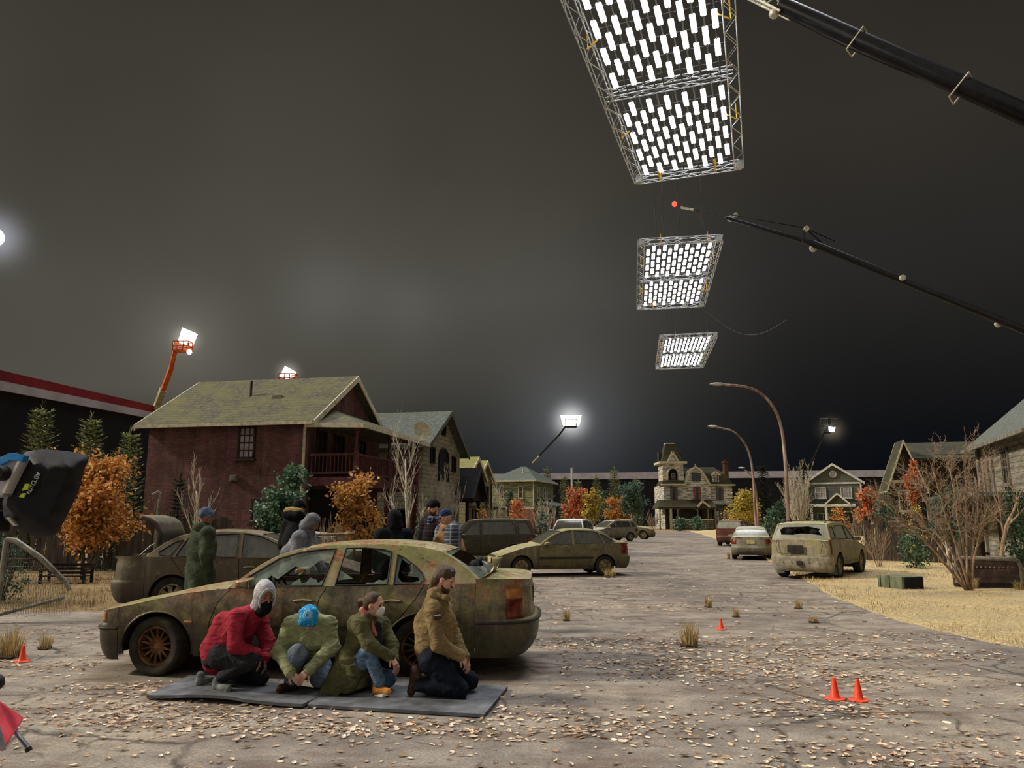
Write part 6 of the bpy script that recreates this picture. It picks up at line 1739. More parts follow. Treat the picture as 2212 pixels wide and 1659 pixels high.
# ---- fallen leaves
def leaf_mesh(rng, s):
    """one dry curled leaf lying near the ground: pointed outline with a fold along the rib"""
    curl = rng.uniform(.1, .55); w = rng.uniform(.32, .52); tw = rng.uniform(-.15, .15)
    pts = []
    for u, k in ((0, .05), (.25, .85), (.55, 1), (.8, .6), (1, 0)):
        z = s * (curl * (abs(u - .5) ** 1.5) * .8 + .06)
        for sd in (-1, 0, 1): pts.append((s * (u - .5), s * w * k * sd * .5, z + s * abs(sd) * curl * .25 * k + sd * tw * s * .3))
    f = []
    for i in range(4):
        for j in range(2): a = i * 3 + j; f.append((a, a + 3, a + 4, a + 1))
    return pts, f
def litter_density(x, y):
    d = .15 + .22 * max(0, noise.noise(V((x * .8, y * 1.8, 9))))
    for cx, cy, sx, sy, k in ((-3.2, 7.45, 1.2, .5, 3.2), (-1.7, 6.95, 1.3, .26, 3.0), (-.3, 6.8, 1.0, .2, 1.8), (-.1, 7.3, .5, .4, 1.4), (1.0, 7.0, .8, .45, 1.4), (1.6, 11.2, 2.6, .5, 3.0), (2.1, 9.6, 1.5, .6, 2.4), (3.4, 8.9, 1.2, .5, 2.2), (2.9, 7.6, .7, .4, 2.4), (4.3, 10.4, 2.2, .55, 1.9), (3.1, 6.1, 1.2, .4, 1.5), (6.0, 12, 2, .5, 1.2), (-6.1, 9.6, 1.2, .5, 1.6), (-5, 12.8, 2.5, .5, .8), (-4.0, 8.45, .6, .3, 4.5), (2.5, 16, 5, .6, .8), (4, 20, 6, .7, .7)):
        d += k * math.exp(-((x - cx) / sx) ** 2 - ((y - cy) / sy) ** 2)
    return d
MATS_Q = []
rng = random.Random(77); cand = []
while len(cand) < 7000:
    y = 4.2 + rng.random() ** 1.6 * 26; x = rng.uniform(-.72, .72) * y + rng.uniform(-.5, .5)
    if y > 15 and x < -2: continue
    if x > edge_x(y): continue
    if -4.9 < x < .5 and 8.8 < y < 10.9: continue
    if rng.random() * 3 > litter_density(x, y): continue
    cand.append((x, y))
cand.sort(key=lambda p: p[1] + abs(p[0]) * .05)
lg = 'fallen leaves nearest the camera'
protos = []
for k in range(8):
    m = MB(); m.add(*leaf_mesh(rng, 1)); me = m.mesh('leaf'); me.materials.append(mat_leaf('dry_leaf_%s' % 'abcdefgh'[k], [['#cfb698', '#dcc8ae'], ['#ecdfc8', '#f2e8d6'], ['#a5866a', '#b5967a'], ['#dcc2a0', '#e4ceb0'], ['#d6bea4', '#c9ac90'], ['#83634c', '#94755c'], ['#f2e8d4', '#e8d8be'], ['#bf9c7a', '#ccae8e']][k], .8, .15, 0)); protos.append(me)
def on_mat(x, y):
    for q in MAT_POLYS:
        if inside((x, y), q): return True
    return False
MAT_POLYS = [[tuple(G(*p).xy) for p in q] for q in ([(312, 1508), (655, 1530), (712, 1496), (655, 1440), (430, 1440)], [(664, 1526), (1046, 1548), (1096, 1486), (1010, 1440), (735, 1445)])]
n = 0; rest = MB()
for x, y in cand:
    s = rng.uniform(.032, .088) * (1 if y < 9 else 1.1)
    zz = .034 if on_mat(x, y) else .001
    if zz > .03 and (rng.random() < .78 or y > 6.75): continue
    if n < 300:
        o = bpy.data.objects.new('fallen_leaf', protos[rng.randrange(8)]); COL.objects.link(o)
        o.location = (x, y, zz); o.scale = (s, s, s); o.rotation_euler = (rng.uniform(-.25, .25), rng.uniform(-.25, .25), rng.uniform(0, 6.28))
        tag(o, 'dry curled leaf lying loose on the ground in the near foreground', 'leaf', lg); n += 1
    else:
        p, f = leaf_mesh(rng, s)
        rest.add(p, f, Matrix.Translation((x, y, zz)) @ Matrix.Rotation(rng.uniform(0, 6.28), 4, 'Z') @ Matrix.Rotation(rng.uniform(-.3, .3), 4, 'X'))
tag(rest.build('leaf_litter', L_LITTER, None, smooth=False), 'scattered dry leaf litter across the road', 'leaf litter', kind='stuff')
# ------------------------------------------------------------------ loose things
MATM = mottle('scuffed_grey_foam_mat', ['#3c3d3f', '#55575a', '#6d6f72'], 5, .85, 0, .15)
def mat_board(name, label, pts, wav, group=None):
    A, B, C, D = [G(*p) for p in pts]           # near-left, near-right, far-right, far-left
    t = W(thing(name, label, 'mat', (A + B + C + D) / 4, 0, 'floor mats')); m = MB(); th = .028
    def f(u, v):
        p = A.lerp(B, u).lerp(D.lerp(C, u), v); return V((p.x, p.y, .006 + wav(u, v)))
    m.grid(lambda u, v: f(u, v) + V((0, 0, th)), 24, 8); m.grid(f, 24, 8, flip=True)
    for a in (0, 1):
        m.grid(lambda u, v, a=a: f(u, a) + V((0, 0, th * v)), 24, 1, flip=bool(a)); m.grid(lambda u, v, a=a: f(a, u) + V((0, 0, th * v)), 8, 1, flip=not a)
    m.build('foam_sheet', MATM, t, ang=40)
    return t
mat_board('floor_mat', 'wavy dark grey floor mat, the left of two under the crouching people', [(316, 1512), (653, 1532), (716, 1499), (436, 1452)], lambda u, v: (1 - v) * (.034 * max(0, math.sin(PI * (u * 1.1 + .02))) ** 2 * (1 if u < .6 else .7) + .012))
mat_board('floor_mat', 'flat dark grey floor mat, the right of two under the crouching people', [(664, 1530), (1046, 1552), (1097, 1490), (728, 1462)], lambda u, v: .002)

CONE = mottle('orange_cone_plastic', ['#d8341c', '#ec4a2c', '#f2603f'], 5, .5, 0, .05)
def cone(label, px, py, hpx):
    g = G(px, py); s = g.y / FPX; h = hpx * s
    t = thing('traffic_cone', label, 'traffic cone', (g.x, g.y, .003), .3, 'small orange marker cones')
    m = MB(); m.lathe([(h * .30, h * .06), (h * .27, h * .10), (h * .22, h * .16), (h * .09, h * .96), (h * .085, h), (h * .06, h)], 20); m.build('cone_body', CONE, t)
    m = MB(); m.lathe([(h * .50, 0), (h * .50, h * .05), (h * .46, h * .075), (h * .2, h * .08)], 8, Matrix.Rotation(PI / 8, 4, 'Z')); m.build('base', CONE, t)
cone('small orange cone beside the straw tuft at the left edge', 48, 1430, 32)
cone('small orange cone standing alone behind the biggest dry grass clump', 1558, 1360, 22)
cone('left of the two small orange cones standing together', 1804, 1511, 42)
cone('right of the two small orange cones standing together', 1855, 1514, 42)

# sofa seen from behind
SOFA = mottle('mouldy_brown_upholstery', ['#1c1512', '#33251f', '#4a382f'], 5, .9, 0, .4)
SOFA_T = mottle('dusty_sofa_top', ['#4a453d', '#6a645a', '#827b6e'], 6, .95, 0, .4)
g = G(2142, 1276); Y = g.y; s = Y / FPX
SF = thing('sofa', 'mouldy brown sofa seen from behind on the straw lawn', 'sofa', (g.x, g.y + .05, 0), R(-27))
w, h = 122 * s, 66 * s
m = MB(); m.box((0, .10, h * .5), (w * .92, .18, h * .82)); m.build('back_panel', SOFA, SF, bev=.03)
m = MB(); m.tube([(-w * .47, .06, h * .2), (-w * .48, .05, h * .75), (-w * .45, .05, h * .93), (-w * .38, .05, h * .98), (w * .38, .05, h * .98), (w * .45, .05, h * .93), (w * .48, .05, h * .75), (w * .48, .06, h * .25)], .055, 8); m.build('rolled_edge', SOFA_T, SF)
m = MB()
for k in range(12): m.ico((-w * .36 + w * .72 * k / 11, -.0, h * .72), .022, 1)
m.build('tack_trim', SOFA_T, SF)
m = MB(); m.box((0, .12, h * .16), (w * .98, .22, h * .22)); m.build('base', BLACKW, SF, bev=.02)
for sx in (-1, 1):
    m = MB(); m.tube([(sx * w * .46, .1, h * .55), (sx * w * .46, .75, h * .55)], .12, 10); m.box((sx * w * .46, .45, h * .3), (.2, .75, h * .5)); m.build('armrest', SOFA, SF, bev=.02)
m = MB(); m.box((0, .5, h * .35), (w * .8, .6, .2)); m.build('seat', SOFA, SF, bev=.05)
for sx in (-1, 1):
    for y in (.08, .78):
        m = MB(); m.box((sx * w * .44, y, .04), (.07, .07, .1)); m.build('leg', BLACKW, SF, smooth=False)
# green crate
CRATE = mottle('moss_green_painted_wood', ['#454a38', '#5d634c', '#767c60'], 5, .8, 0, .2, stretch=(1, 1, .4))
g = G(1958, 1277); s = g.y / FPX
CR = thing('wooden_crate', 'low moss-green wooden crate lying on the straw lawn', 'crate', (g.x, g.y + .25, 0), R(-72))
w, h = .80, 31 * s
m = MB(); m.box((0, 0, h / 2), (w, .62, h - .02)); m.build('crate_box', CRATE, CR, bev=.008)
for x in (-w / 2 + .05, -.06, w / 2 - .05):
    m = MB(); m.box((x, -.32, h / 2), (.07, .03, h)); m.build('batten', CRATE, CR, bev=.004)
m = MB(); m.box((w / 2 + .006, 0, h / 2), (.02, .56, h * .86)); m.build('end_panel', BLACKW, CR, smooth=False)['label'] = 'dark end panel'  # closed end face coloured black, darker than the green sides
# board fence on the right and posts
FENCE = mottle('weathered_fence_board', ['#221b16', '#362c24', '#4f4333'], 4, .9, 0, .3, stretch=(2, 2, .3))
def fence(name, label, a, b, h, mat, step=.16, posts=2.2, jag=.12, seed=1, gap=.01, leanr=.05):
    a, b = V(a), V(b); d = b - a; L = d.length; d.normalize(); t = W(thing(name, label, 'fence', (a + b) / 2)); rng = random.Random(seed)
    m = MB(); n = int(L / step)
    for k in range(n):
        p = a + d * (k + .5) * step; hh = h * (1 - rng.random() * jag); ln_ = d * rng.uniform(-leanr, leanr)
        if rng.random() < .04: continue
        m.bar(p, p + V((0, 0, hh)) + ln_, .025, step - gap, up=(d.x, d.y, .01))
    m.build('boards', mat, t, smooth=False)
    m = MB(); nn = V((-d.y, d.x, 0)) * .05
    for z in (.25, .8): m.bar(a + nn + V((0, 0, h * z)), b + nn + V((0, 0, h * z)), .04, .09)
    m.build('rails', mat, t, smooth=False)
    for k in range(int(L / posts) + 1):
        p = a + d * min(L, k * posts) + nn; m = MB(); m.box(p + V((0, 0, h * .52)), (.11, .11, h * 1.04)); m.build('post', mat, t, smooth=False)
    return t
p = gpos
fence('board_fence', 'weathered vertical board fence along the right lawn', p(1868, 32), p(2130, 29.3), 1.75, FENCE, seed=3, jag=.25)
fence('board_fence', 'grey board fence in front of the brick house', p(-20, 25.2), p(505, 24.7), 1.85, mottle('grey_fence_board', ['#2b2722', '#423d36', '#5a544a'], 4, .9, 0, .3, stretch=(2, 2, .3)), seed=5)
fence('picket_fence', 'low broken fence below the shingled house', p(962, 35.8), p(1060, 40.5), 1.3, FENCE, seed=7, jag=.5)
fence('board_fence', 'dark board fence behind the maroon suv, right of the mansion', p(1640, 64), p(1800, 60), 1.5, FENCE, seed=8, jag=.2)
# leaning pipe post by the trunk lid
m = MB(); q = gpos(338, 21); m.tube([q, P(341, 1100, 21), P(346, 1066, 21), P(343, 1062, 21), P(330, 1068, 21)], .035, 8)
tag(m.build('bent_pipe', mottle('grey_steel_pipe', ['#55574f', '#7a7c72', '#989a8e'], 6, .6, .3, .1)), 'bent grey pipe standing behind the open trunk lid', 'pipe')
# pipe barrier
BAR = W(thing('pipe_barrier', 'rusty horizontal pipe barrier behind the grey hoodie', 'barrier', gpos(715, 17.2)))
m = MB(); m.tube([P(650, 1156, 17.2), P(768, 1153, 17.2)], .03, 8); m.build('rail', RIM_DIRT, BAR)
for px in (665, 767):
    m = MB(); m.tube([gpos(px, 17.2), P(px, 1146, 17.2)], .03, 8); m.build('post', RIM_DIRT, BAR)
# bench
BW = mottle('black_brown_bench_wood', ['#14100d', '#241c17', '#352a22'], 5, .85, 0, .2)
g = G(150, 1268); BN = thing('garden_bench', 'low dark slatted bench under the orange maple', 'bench', (g.x, g.y, 0), R(4))
w = 92 * g.y / FPX
for k in range(3):
    m = MB(); m.box((0, .04 * k, .42 + .10 * k - .06), (w, .025, .065)); m.build('back_slat', BW, BN, smooth=False)
for k in range(4):
    m = MB(); m.box((0, -.1 - .11 * k, .30), (w, .09, .025)); m.build('seat_slat', BW, BN, smooth=False)
for sx in (-1, 1):
    for y in (.0, -.42):
        m = MB(); m.box((sx * w * .47, y, .30 if y == 0 else .22), (.06, .06, .6 if y == 0 else .44)); m.build('leg', BW, BN, smooth=False)
    m = MB(); m.box((sx * w * .47, -.2, .46), (.06, .5, .04)); m.build('armrest', BW, BN, smooth=False)
# wire gate leaning at the left edge
PIPE = mottle('galvanised_gate_pipe', ['#5a574c', '#807c6c', '#a09b88'], 6, .6, .3, .1)
Yg = 13.5
GT = W(thing('wire_gate', 'sagging wire mesh gate with a pale pipe frame at the left edge', 'gate', gpos(60, Yg)))
a, b, c, d = P(14, 1166, Yg), P(34, 1168, Yg), P(142, 1258, Yg + .3), gpos(14, Yg)
m = MB(); m.tube([d, a], .045, 8); m.tube([a, b, P(90, 1206, Yg), c], .05, 8); m.tube([c, P(150, 1275, Yg + .3)], .04, 8); m.tube([gpos(14, Yg) + V((0, 0, .12)), P(140, 1290, Yg + .3)], .03, 8); m.build('gate_frame', PIPE, GT)
m = MB()
for k in range(26):
    u = k / 25; top = a.lerp(c, u); bt = V((top.x, top.y, .12))
    if top.z > .2:
        m.tube([top, bt + V((.12, 0, 0))], .0028, 3); m.tube([top, bt - V((.12, 0, 0))], .0028, 3)
for k in range(10):
    z = .15 + .13 * k
    u = max(0, min(1, (a.z - z) / (a.z - c.z))); m.tube([V((a.x, a.y, z)), V((lerp(a.x, c.x, u), lerp(a.y, c.y, u), z))], .0028, 3)
m.build('wire_mesh', PIPE, GT, smooth=False)

# ---- red folding chair at the lower left corner
RED = mottle('red_chair_canvas', ['#8d1c26', '#ad2633', '#c03a45'], 6, .8, 0, .15)
Yc = 5.1
CHR = W(thing('folding_chair', 'red canvas folding chair cut off at the lower left corner', 'chair', gpos(-30, Yc)))
q = [P(-60, 1490, Yc + .1), P(-2, 1522, Yc), P(50, 1556, Yc + .05), P(8, 1620, Yc - .25), P(-60, 1640, Yc - .3)]
m = MB(); m.prism(q, (-.01, .02, .015)); m.build('canvas_seat', RED, CHR, bev=.006)
ALU = mottle('grey_chair_tube', ['#4a4a4a', '#7a7a7a', '#9a9a9a'], 6, .4, .5, 0)
m = MB(); m.tube([P(26, 1572, Yc + .03), P(62, 1616, Yc - .02)], .014, 8); m.build('leg', ALU, CHR); m = MB(); m.tube([P(-40, 1600, Yc + .2), P(-70, 1660, Yc)], .014, 8); m.build('leg', ALU, CHR)
m = MB(); e = P(60, 1615, Yc - .02); m.tube([e, e + V((.012, -.0, -.02))], .02, 8); m.build('rubber_foot', TRIM, CHR)
m = MB(); m.tube([P(8, 1620, Yc - .25), P(-8, 1560, Yc - .2), P(-20, 1500, Yc)], .014, 8); m.build('frame_tube', ALU, CHR)
m = MB(); q = P(-9, 1474, 6.8); m.ico(q, .07, 2); m.tube([(q.x - .05, q.y, 0), q], .012, 6); tag(m.build('round_knob', TRIM), 'black round knob poking in at the left edge above the red chair', 'knob')

# ---- camera under its black rain cover, at the left edge
COVER = mottle('black_nylon_cover', ['#050507', '#09090c', '#101015'], 3, .7, 0, .25, 4, .02)
Yk = 3.6
KAM = W(thing('covered_camera', 'film camera under a black nylon rain cover at the left edge', 'camera', P(90, 1070, Yk)))
out = [(8, 1120), (5, 1085), (22, 1040), (48, 983), (58, 975), (90, 970), (150, 975), (195, 985), (183, 1012), (170, 1060), (152, 1100), (138, 1128), (122, 1154), (100, 1162), (70, 1158), (40, 1145)]
pl = [(x, -y) for x, y in out]
vs, ts = cdt(pl, (), 9)
dist_edge = lambda p: min(math.dist(p, q_) for q_ in resample(pl, 6))
m = MB()
fv, bv = [], []
for p in vs:
    e = min(1, dist_edge(p) / 34) ** .5
    wr = .020 * noise.noise(V((p[0] * .035, p[1] * .05, 3))) + .012 * noise.noise(V((p[0] * .09, p[1] * .05, 8)))
    fv.append(P(p[0], -p[1], Yk - .16 * e + wr * e)); bv.append(P(p[0], -p[1], Yk + .16 * e))
m.add(fv, [t_ for t_ in ts]); m.add(bv, [t_[::-1] for t_ in ts])
cv = m.build('rain_cover', COVER, KAM, ang=180, fix=True)
def on_cover(px, py, off=.17): return P(px, py, Yk - off)
m = MB(); m.prism([on_cover(*q_) for q_ in ((-40, 1075), (-40, 1010), (10, 992), (46, 990), (22, 1042), (5, 1070))], (0, .1, 0)); m.build('camera_body', mottle('light_grey_camera_shell', ['#8b8d90', '#a9abae', '#c2c4c6'], 5, .4, .1, 0), KAM, smooth=False)
m = MB(); m.prism([on_cover(*q_, .18) for q_ in ((46, 991), (40, 991), (4, 1062), (8, 1066))], (0, .06, 0)); m.build('white_edge', mottle('white_plastic_edge', ['#d8d6cc', '#ebe9e0', '#f4f2ea'], 5, .5, 0, 0), cv, smooth=False)
BLUE = mottle('blue_tape', ['#2a78c0', '#3f94dc', '#66b0ea'], 8, .6, 0, .1)
m = MB(); m.prism([on_cover(*q_, .19) for q_ in ((-30, 1015), (-30, 1000), (6, 985), (20, 978), (32, 980), (30, 984), (44, 981), (52, 983), (46, 998), (38, 995), (20, 994), (0, 1005))], (0, .04, 0)); m.build('blue_tape', BLUE, KAM, smooth=False)
m = MB(); Mk = Matrix.Translation(on_cover(2, 1022, .22)) @ Matrix.Rotation(PI / 2, 4, 'X'); m.lathe([(0, .03), (.028, .03), (.034, 0), (.034, -.02)], 16, Mk); m.build('lens_port', TRIM, KAM)
YG = mottle('yellow_green_tag', ['#a8bf2c', '#bdd43c', '#cfe455'], 9, .6, 0, 0)
for q in (((54, 1045), (62.5, 1045), (60, 1057), (47, 1060)), ((46.5, 1066), (55, 1065), (50.5, 1075), (40.5, 1073.5))):
    m = MB(); m.prism([on_cover(*k, .178) for k in q], (0, .01, 0)); m.build('yellow_tag', YG, cv, smooth=False)
PRINT = flat('white_print', '#c9c9cc', .6)
# printed lettering running up the cover
def letter_bars(strokes, o, ux, uy, w):
    m = MB()
    for x0, y0, x1, y1 in strokes:
        a_ = (o[0] + ux[0] * x0 + uy[0] * y0, o[1] + ux[1] * x0 + uy[1] * y0); b_ = (o[0] + ux[0] * x1 + uy[0] * y1, o[1] + ux[1] * x1 + uy[1] * y1)
        m.bar(on_cover(a_[0], a_[1], .176), on_cover(b_[0], b_[1], .176), w, .004, up=(0, 1, 0))
    return m
LET = {'A': [(0, 0, .5, 1), (.5, 1, 1, 0), (.25, .45, .75, .45)], 'U': [(0, 1, 0, 0), (0, 0, 1, 0), (1, 0, 1, 1)], 'C': [(1, 1, 0, 1), (0, 1, 0, 0), (0, 0, 1, 0)], 'L': [(0, 1, 0, 0), (0, 0, 1, 0)], 'O': [(0, 0, 1, 0), (1, 0, 1, 1), (1, 1, 0, 1), (0, 1, 0, 0)], 'W': [(0, 1, .25, 0), (.25, 0, .5, .8), (.5, .8, .75, 0), (.75, 0, 1, 1)], 'N': [(0, 0, 0, 1), (0, 1, 1, 0), (1, 0, 1, 1)], 'I': [(.5, 0, .5, 1)]}
d_ = V((24, -46)).normalized(); u_ = V((-d_.y * -1, d_.x * -1)); u_ = V((d_.y, -d_.x))
st_ = V((64, 1068)); adv = 7.4; allm = MB()
for k, ch in enumerate('AUICLOW'):
    o = st_ + d_ * adv * k
    ux = d_ * 5.2; uy = u_ * 8.0
    mm = letter_bars(LET[ch], o, ux, uy, .0026); allm.add(mm.v, mm.f)
allm.build('printed_lettering', PRINT, cv, smooth=False)
m = MB(); m.prism([on_cover(*k, .12) for k in ((12, 1118), (20, 1119), (34, 1134), (28, 1136))], (0, .02, 0)); m.build('cover_strap', CREAMW, cv, smooth=False)
# the arm that carries the camera
m = MB(); m.bar(P(-2, 1126, Yk), P(-260, 1190, Yk + .2), .12, .1); m.build('support_arm', TRIM, KAM, bev=.01)
m = MB(); q = P(-250, 1190, Yk + .2); m.tube([(q.x, q.y, 0), q], .05, 10); m.lathe([(.3, 0), (.3, .03), (.06, .08), (0, .08)], 16, Matrix.Translation((q.x, q.y, 0))); m.build('support_post', TRIM, KAM)
# ------------------------------------------------------------------ people
def C(a, b, ra, rb=None, k=None, sub=False): return ('c', V(a), V(b), ra, ra if rb is None else rb, k, sub)
def E(c, r, M=None, k=None, sub=False): return ('e', V(c), r, M, k, sub)
def field(prims, h, k):
    lo, hi = np.full(3, 1e9), np.full(3, -1e9); bb = []
    for p in prims:
        if p[0] == 'c': a, b = np.array(p[1]), np.array(p[2]); r = max(p[3], p[4]); l, u = np.minimum(a, b) - r, np.maximum(a, b) + r
        else:
            c = np.array(p[3] @ p[1]) if p[3] is not None else np.array(p[1]); r = max(p[2]); l, u = c - r, c + r
        bb.append((l, u))
        if not p[-1]: lo, hi = np.minimum(lo, l), np.maximum(hi, u)
    lo -= 3 * h; hi += 3 * h; n = np.ceil((hi - lo) / h).astype(int) + 1
    D = np.full(n, .5, np.float32)
    for p, (l, u) in zip(prims, bb):
        kk = p[-2] if p[-2] is not None else k; mg = kk + 4 * h
        i0 = np.clip(np.floor((l - mg - lo) / h).astype(int), 0, n); i1 = np.clip(np.ceil((u + mg - lo) / h).astype(int) + 1, 0, n)
        if (i1 <= i0).any(): continue
        sl = tuple(slice(a, b) for a, b in zip(i0, i1))
        g = np.stack(np.meshgrid(*[lo[q] + h * np.arange(i0[q], i1[q]) for q in range(3)], indexing='ij'), -1)
        if p[0] == 'c':
            a, b = np.array(p[1]), np.array(p[2]); ab = b - a; L = max(1e-9, ab @ ab)
            t = np.clip(((g - a) @ ab) / L, 0, 1); d = np.linalg.norm(g - a - t[..., None] * ab, axis=-1) - (p[3] + (p[4] - p[3]) * t)
        else:
            q = g
            if p[3] is not None:
                Mi = np.array(p[3].inverted()); q = g @ Mi[:3, :3].T + Mi[:3, 3]
            q = (q - np.array(p[1])) / np.array(p[2]); ln = np.linalg.norm(q, axis=-1)
            d = (ln - 1) * ln / np.maximum(1e-6, np.linalg.norm(q / np.array(p[2]), axis=-1))
        o = D[sl]
        if p[-1]:
            d = -d; hh = np.maximum(kk - np.abs(o - d), 0) / max(kk, 1e-6); D[sl] = np.maximum(o, d) + hh * hh * kk * .25
        else:
            hh = np.maximum(kk - np.abs(o - d), 0) / max(kk, 1e-6); D[sl] = np.minimum(o, d) - hh * hh * kk * .25
    return D, lo
def surfnet(D, lo, h):
    S = D < 0; n = np.array(D.shape) - 1
    acc = np.zeros(tuple(n) + (3,), np.float32); cnt = np.zeros(tuple(n), np.float32)
    cor = [(i, j, k) for i in (0, 1) for j in (0, 1) for k in (0, 1)]
    vw = lambda A, c: A[c[0]:c[0] + n[0], c[1]:c[1] + n[1], c[2]:c[2] + n[2]]
    for a in cor:
        for ax in range(3):
            if a[ax]: continue
            b = list(a); b[ax] = 1
            sa, sb = vw(S, a), vw(S, b); m = sa != sb
            if not m.any(): continue
            da, db = vw(D, a)[m], vw(D, b)[m]; t = da / (da - db); pos = np.tile(np.array(a, np.float32), (len(t), 1)); pos[:, ax] = t
            acc[m] += pos; cnt[m] += 1
    act = cnt > 0; idx = np.full(tuple(n), -1, np.int64); idx[act] = np.arange(act.sum())
    ijk = np.argwhere(act); v = (ijk + acc[act] / cnt[act][:, None]) * h + lo
    fs = []
    for ax in range(3):
        sh = [slice(1, n[q]) for q in range(3)]; sh[ax] = slice(0, n[ax])
        s1 = [slice(1, n[q]) for q in range(3)]; s1[ax] = slice(1, n[ax] + 1)
        A_, B_ = S[tuple(sh)], S[tuple(s1)]; e = np.argwhere(A_ != B_)
        if not len(e): continue
        flip = A_[tuple(e.T)]; base = e.copy()
        for q in range(3):
            if q != ax: base[:, q] += 1
        u, w = [(1, 2), (2, 0), (0, 1)][ax]
        def at(du, dw):
            c = base.copy(); c[:, u] -= du; c[:, w] -= dw; return idx[tuple(c.T)]
        q4 = np.stack([at(1, 1), at(0, 1), at(0, 0), at(1, 0)], 1)
        q4[~flip] = q4[~flip][:, ::-1]; fs.append(q4)
    f = np.concatenate(fs); f = f[(f >= 0).all(1)]
    return v, f
def fold_fn(v, nrm, amp, sc):
    out = v.copy()
    for i in range(len(v)):
        p = V(v[i]) * sc; a = noise.noise(p) + .5 * noise.noise(p * 2.1 + V((5, 1, 2))); r = 1 - min(1, abs(a) * 2.2)
        out[i] = v[i] + nrm[i] * amp * (r * r - .3)
    return out
def skin_mesh(name, pieces, mat, par, fold=0, fsc=(6, 6, 9)):
    """pieces: [(prims, cell size, blend)] -> one mesh object"""
    m = MB()
    for prims, h, k in pieces:
        D, lo = field(prims, h, k); v, f = surfnet(D, lo, h)
        if fold:
            me = bpy.data.meshes.new('t'); me.from_pydata(v.tolist(), [], f.tolist()); me.update()
            nr = np.zeros(len(v) * 3, np.float32); me.vertices.foreach_get('normal', nr); nr = nr.reshape(-1, 3); bpy.data.meshes.remove(me)
            q = v * np.array(fsc)
            out = v.copy()
            for i in range(len(v)):
                p = V(q[i]); s = noise.noise(p) + .45 * noise.noise(p * 2.1 + V((5, 1, 2))); r = 1 - min(1, abs(s) * 2.6); t = 1 - min(1, abs(noise.noise(p * 2.7 + V((s * 1.5, 3, 9)))) * 3); out[i] = v[i] + nr[i] * fold * (r * r * .75 + t * t * .16 - .3)
            v = out
        m.add(v.tolist(), f.tolist())
    return m.build(name, mat, par, ang=180)
def frame(c, fwd, up=(0, 0, 1)):
    f = V(fwd).normalized(); x = f.cross(V(up)).normalized(); z = x.cross(f)
    return Matrix.Translation(V(c)) @ Matrix((x, f, z)).transposed().to_4x4()
def head_prims(M, beard=0, sc=1.0):
    S = Matrix.Diagonal((sc, sc, sc, 1)); M = M @ S
    p = lambda *a: M @ V(a)
    o = [E((0, -.012, .032), (.074, .094, .088), M), E((0, .022, -.045), (.057, .066, .072), M, .03), C(p(0, .062, -.096), p(0, .055, -.09), .022, None, .03),
         C(p(0, .088, .014), p(0, .108, -.026), .009, .014, .015), C(p(-.034, .076, .032), p(.034, .076, .032), .013, None, .02),
         C(p(-.02, .084, -.058), p(.02, .084, -.058), .009, None, .012), C(p(-.045, .055, -.018), p(-.04, .05, -.04), .022, None, .03), C(p(.045, .055, -.018), p(.04, .05, -.04), .022, None, .03)]
    for s in (-1, 1):
        o.append(C(p(s * .020, .083, .0185), p(s * .042, .076, .0165), .0062, None, .006)); o.append(E((s * .074, -.008, -.012), (.011, .024, .033), M, .008)); o.append(E((s * .031, .094, .010), (.015, .012, .009), M, .012, True))
    o.append(E((0, .1, -.059), (.02, .01, .003), M, .005, True))
    return o
def hand_prims(wr, fwd, up, side=1, curl=.5, k=.006):
    """palm, four unequal fingers and a thumb off the side of the palm"""
    f = V(fwd).normalized(); x = f.cross(V(up)).normalized() * side; n = x.cross(f) * side; w = V(wr); o = []
    pc = w + f * .05
    for t in (-.028, -.010, .010, .028): o.append(C(w + x * t * .6, w + f * .088 + x * t, .013, .012, .012))
    for t, L in ((-.030, .062), (-.010, .078), (.011, .084), (.031, .072)):
        b = w + f * .088 + x * t; d = f
        for j, l in enumerate((.45, .32, .25)):
            d = (d * math.cos(curl * (1 if j else .8)) - n * math.sin(curl * (1 if j else .8))).normalized(); e = b + d * L * l; o.append(C(b, e, .0088 - j * .0009, .0083 - j * .0009, k)); b = e
    b = w + f * .025 + x * .030; d = (f * .75 + x * .75 - n * .3).normalized(); e = b + d * .04; o.append(C(b, e, .013, .011, .008)); e2 = e + (d * .6 + f * .7 - n * .3).normalized() * .03; o.append(C(e, e2, .0105, .009, .006))
    return o
SKIN = mottle('fair_skin', ['#a87a64', '#c0917a', '#cfa48c'], 14, .55, 0, .05, spec=.35)
SKIN_D = mottle('shadowed_brown_skin', ['#6d4836', '#875c46', '#9c6e55'], 14, .55, 0, .05, spec=.35)  # darker skin copy, the shade on the faces put into its colour
EYE = flat('dark_eye', '#1c1411', .2)
def cloth(name, stops, scale=7, bump=.35, rough=.9):
    t = NT(name); co = t.co('Object'); k = len(stops)
    c = t.ramp(t.noise(scale, 6, .65, co), [(.3 + .4 * i / (k - 1), s) for i, s in enumerate(stops)])
    w = t.noise(5, 4, .6, t.co('Object', (1, 1, 1.7)), .8); rg = t.math('ABSOLUTE', t.math('SUBTRACT', w, .5))
    t.base(t.mix(t.ramp(rg, [(0, .30), (.06, 0.0)]), c, tuple(x * .5 for x in srgb(stops[0])[:3]) + (1,)))  # crease shade painted as darker lines in the cloth colour
    h = t.math('ADD', t.math('MULTIPLY', t.ramp(rg, [(0, 0.0), (.12, 1.0)]), .8), t.math('MULTIPLY', t.noise(120, 2), .12)); t.bump(h, bump + .05, .012)
    return t.set(rough, 0, .15)
DENIM = cloth('faded_blue_denim', ['#2f4258', '#4a617c', '#7288a0'], 6)
DENIM_G = cloth('grey_blue_denim', ['#3f4a57', '#5d6a78', '#8792a0'], 6)
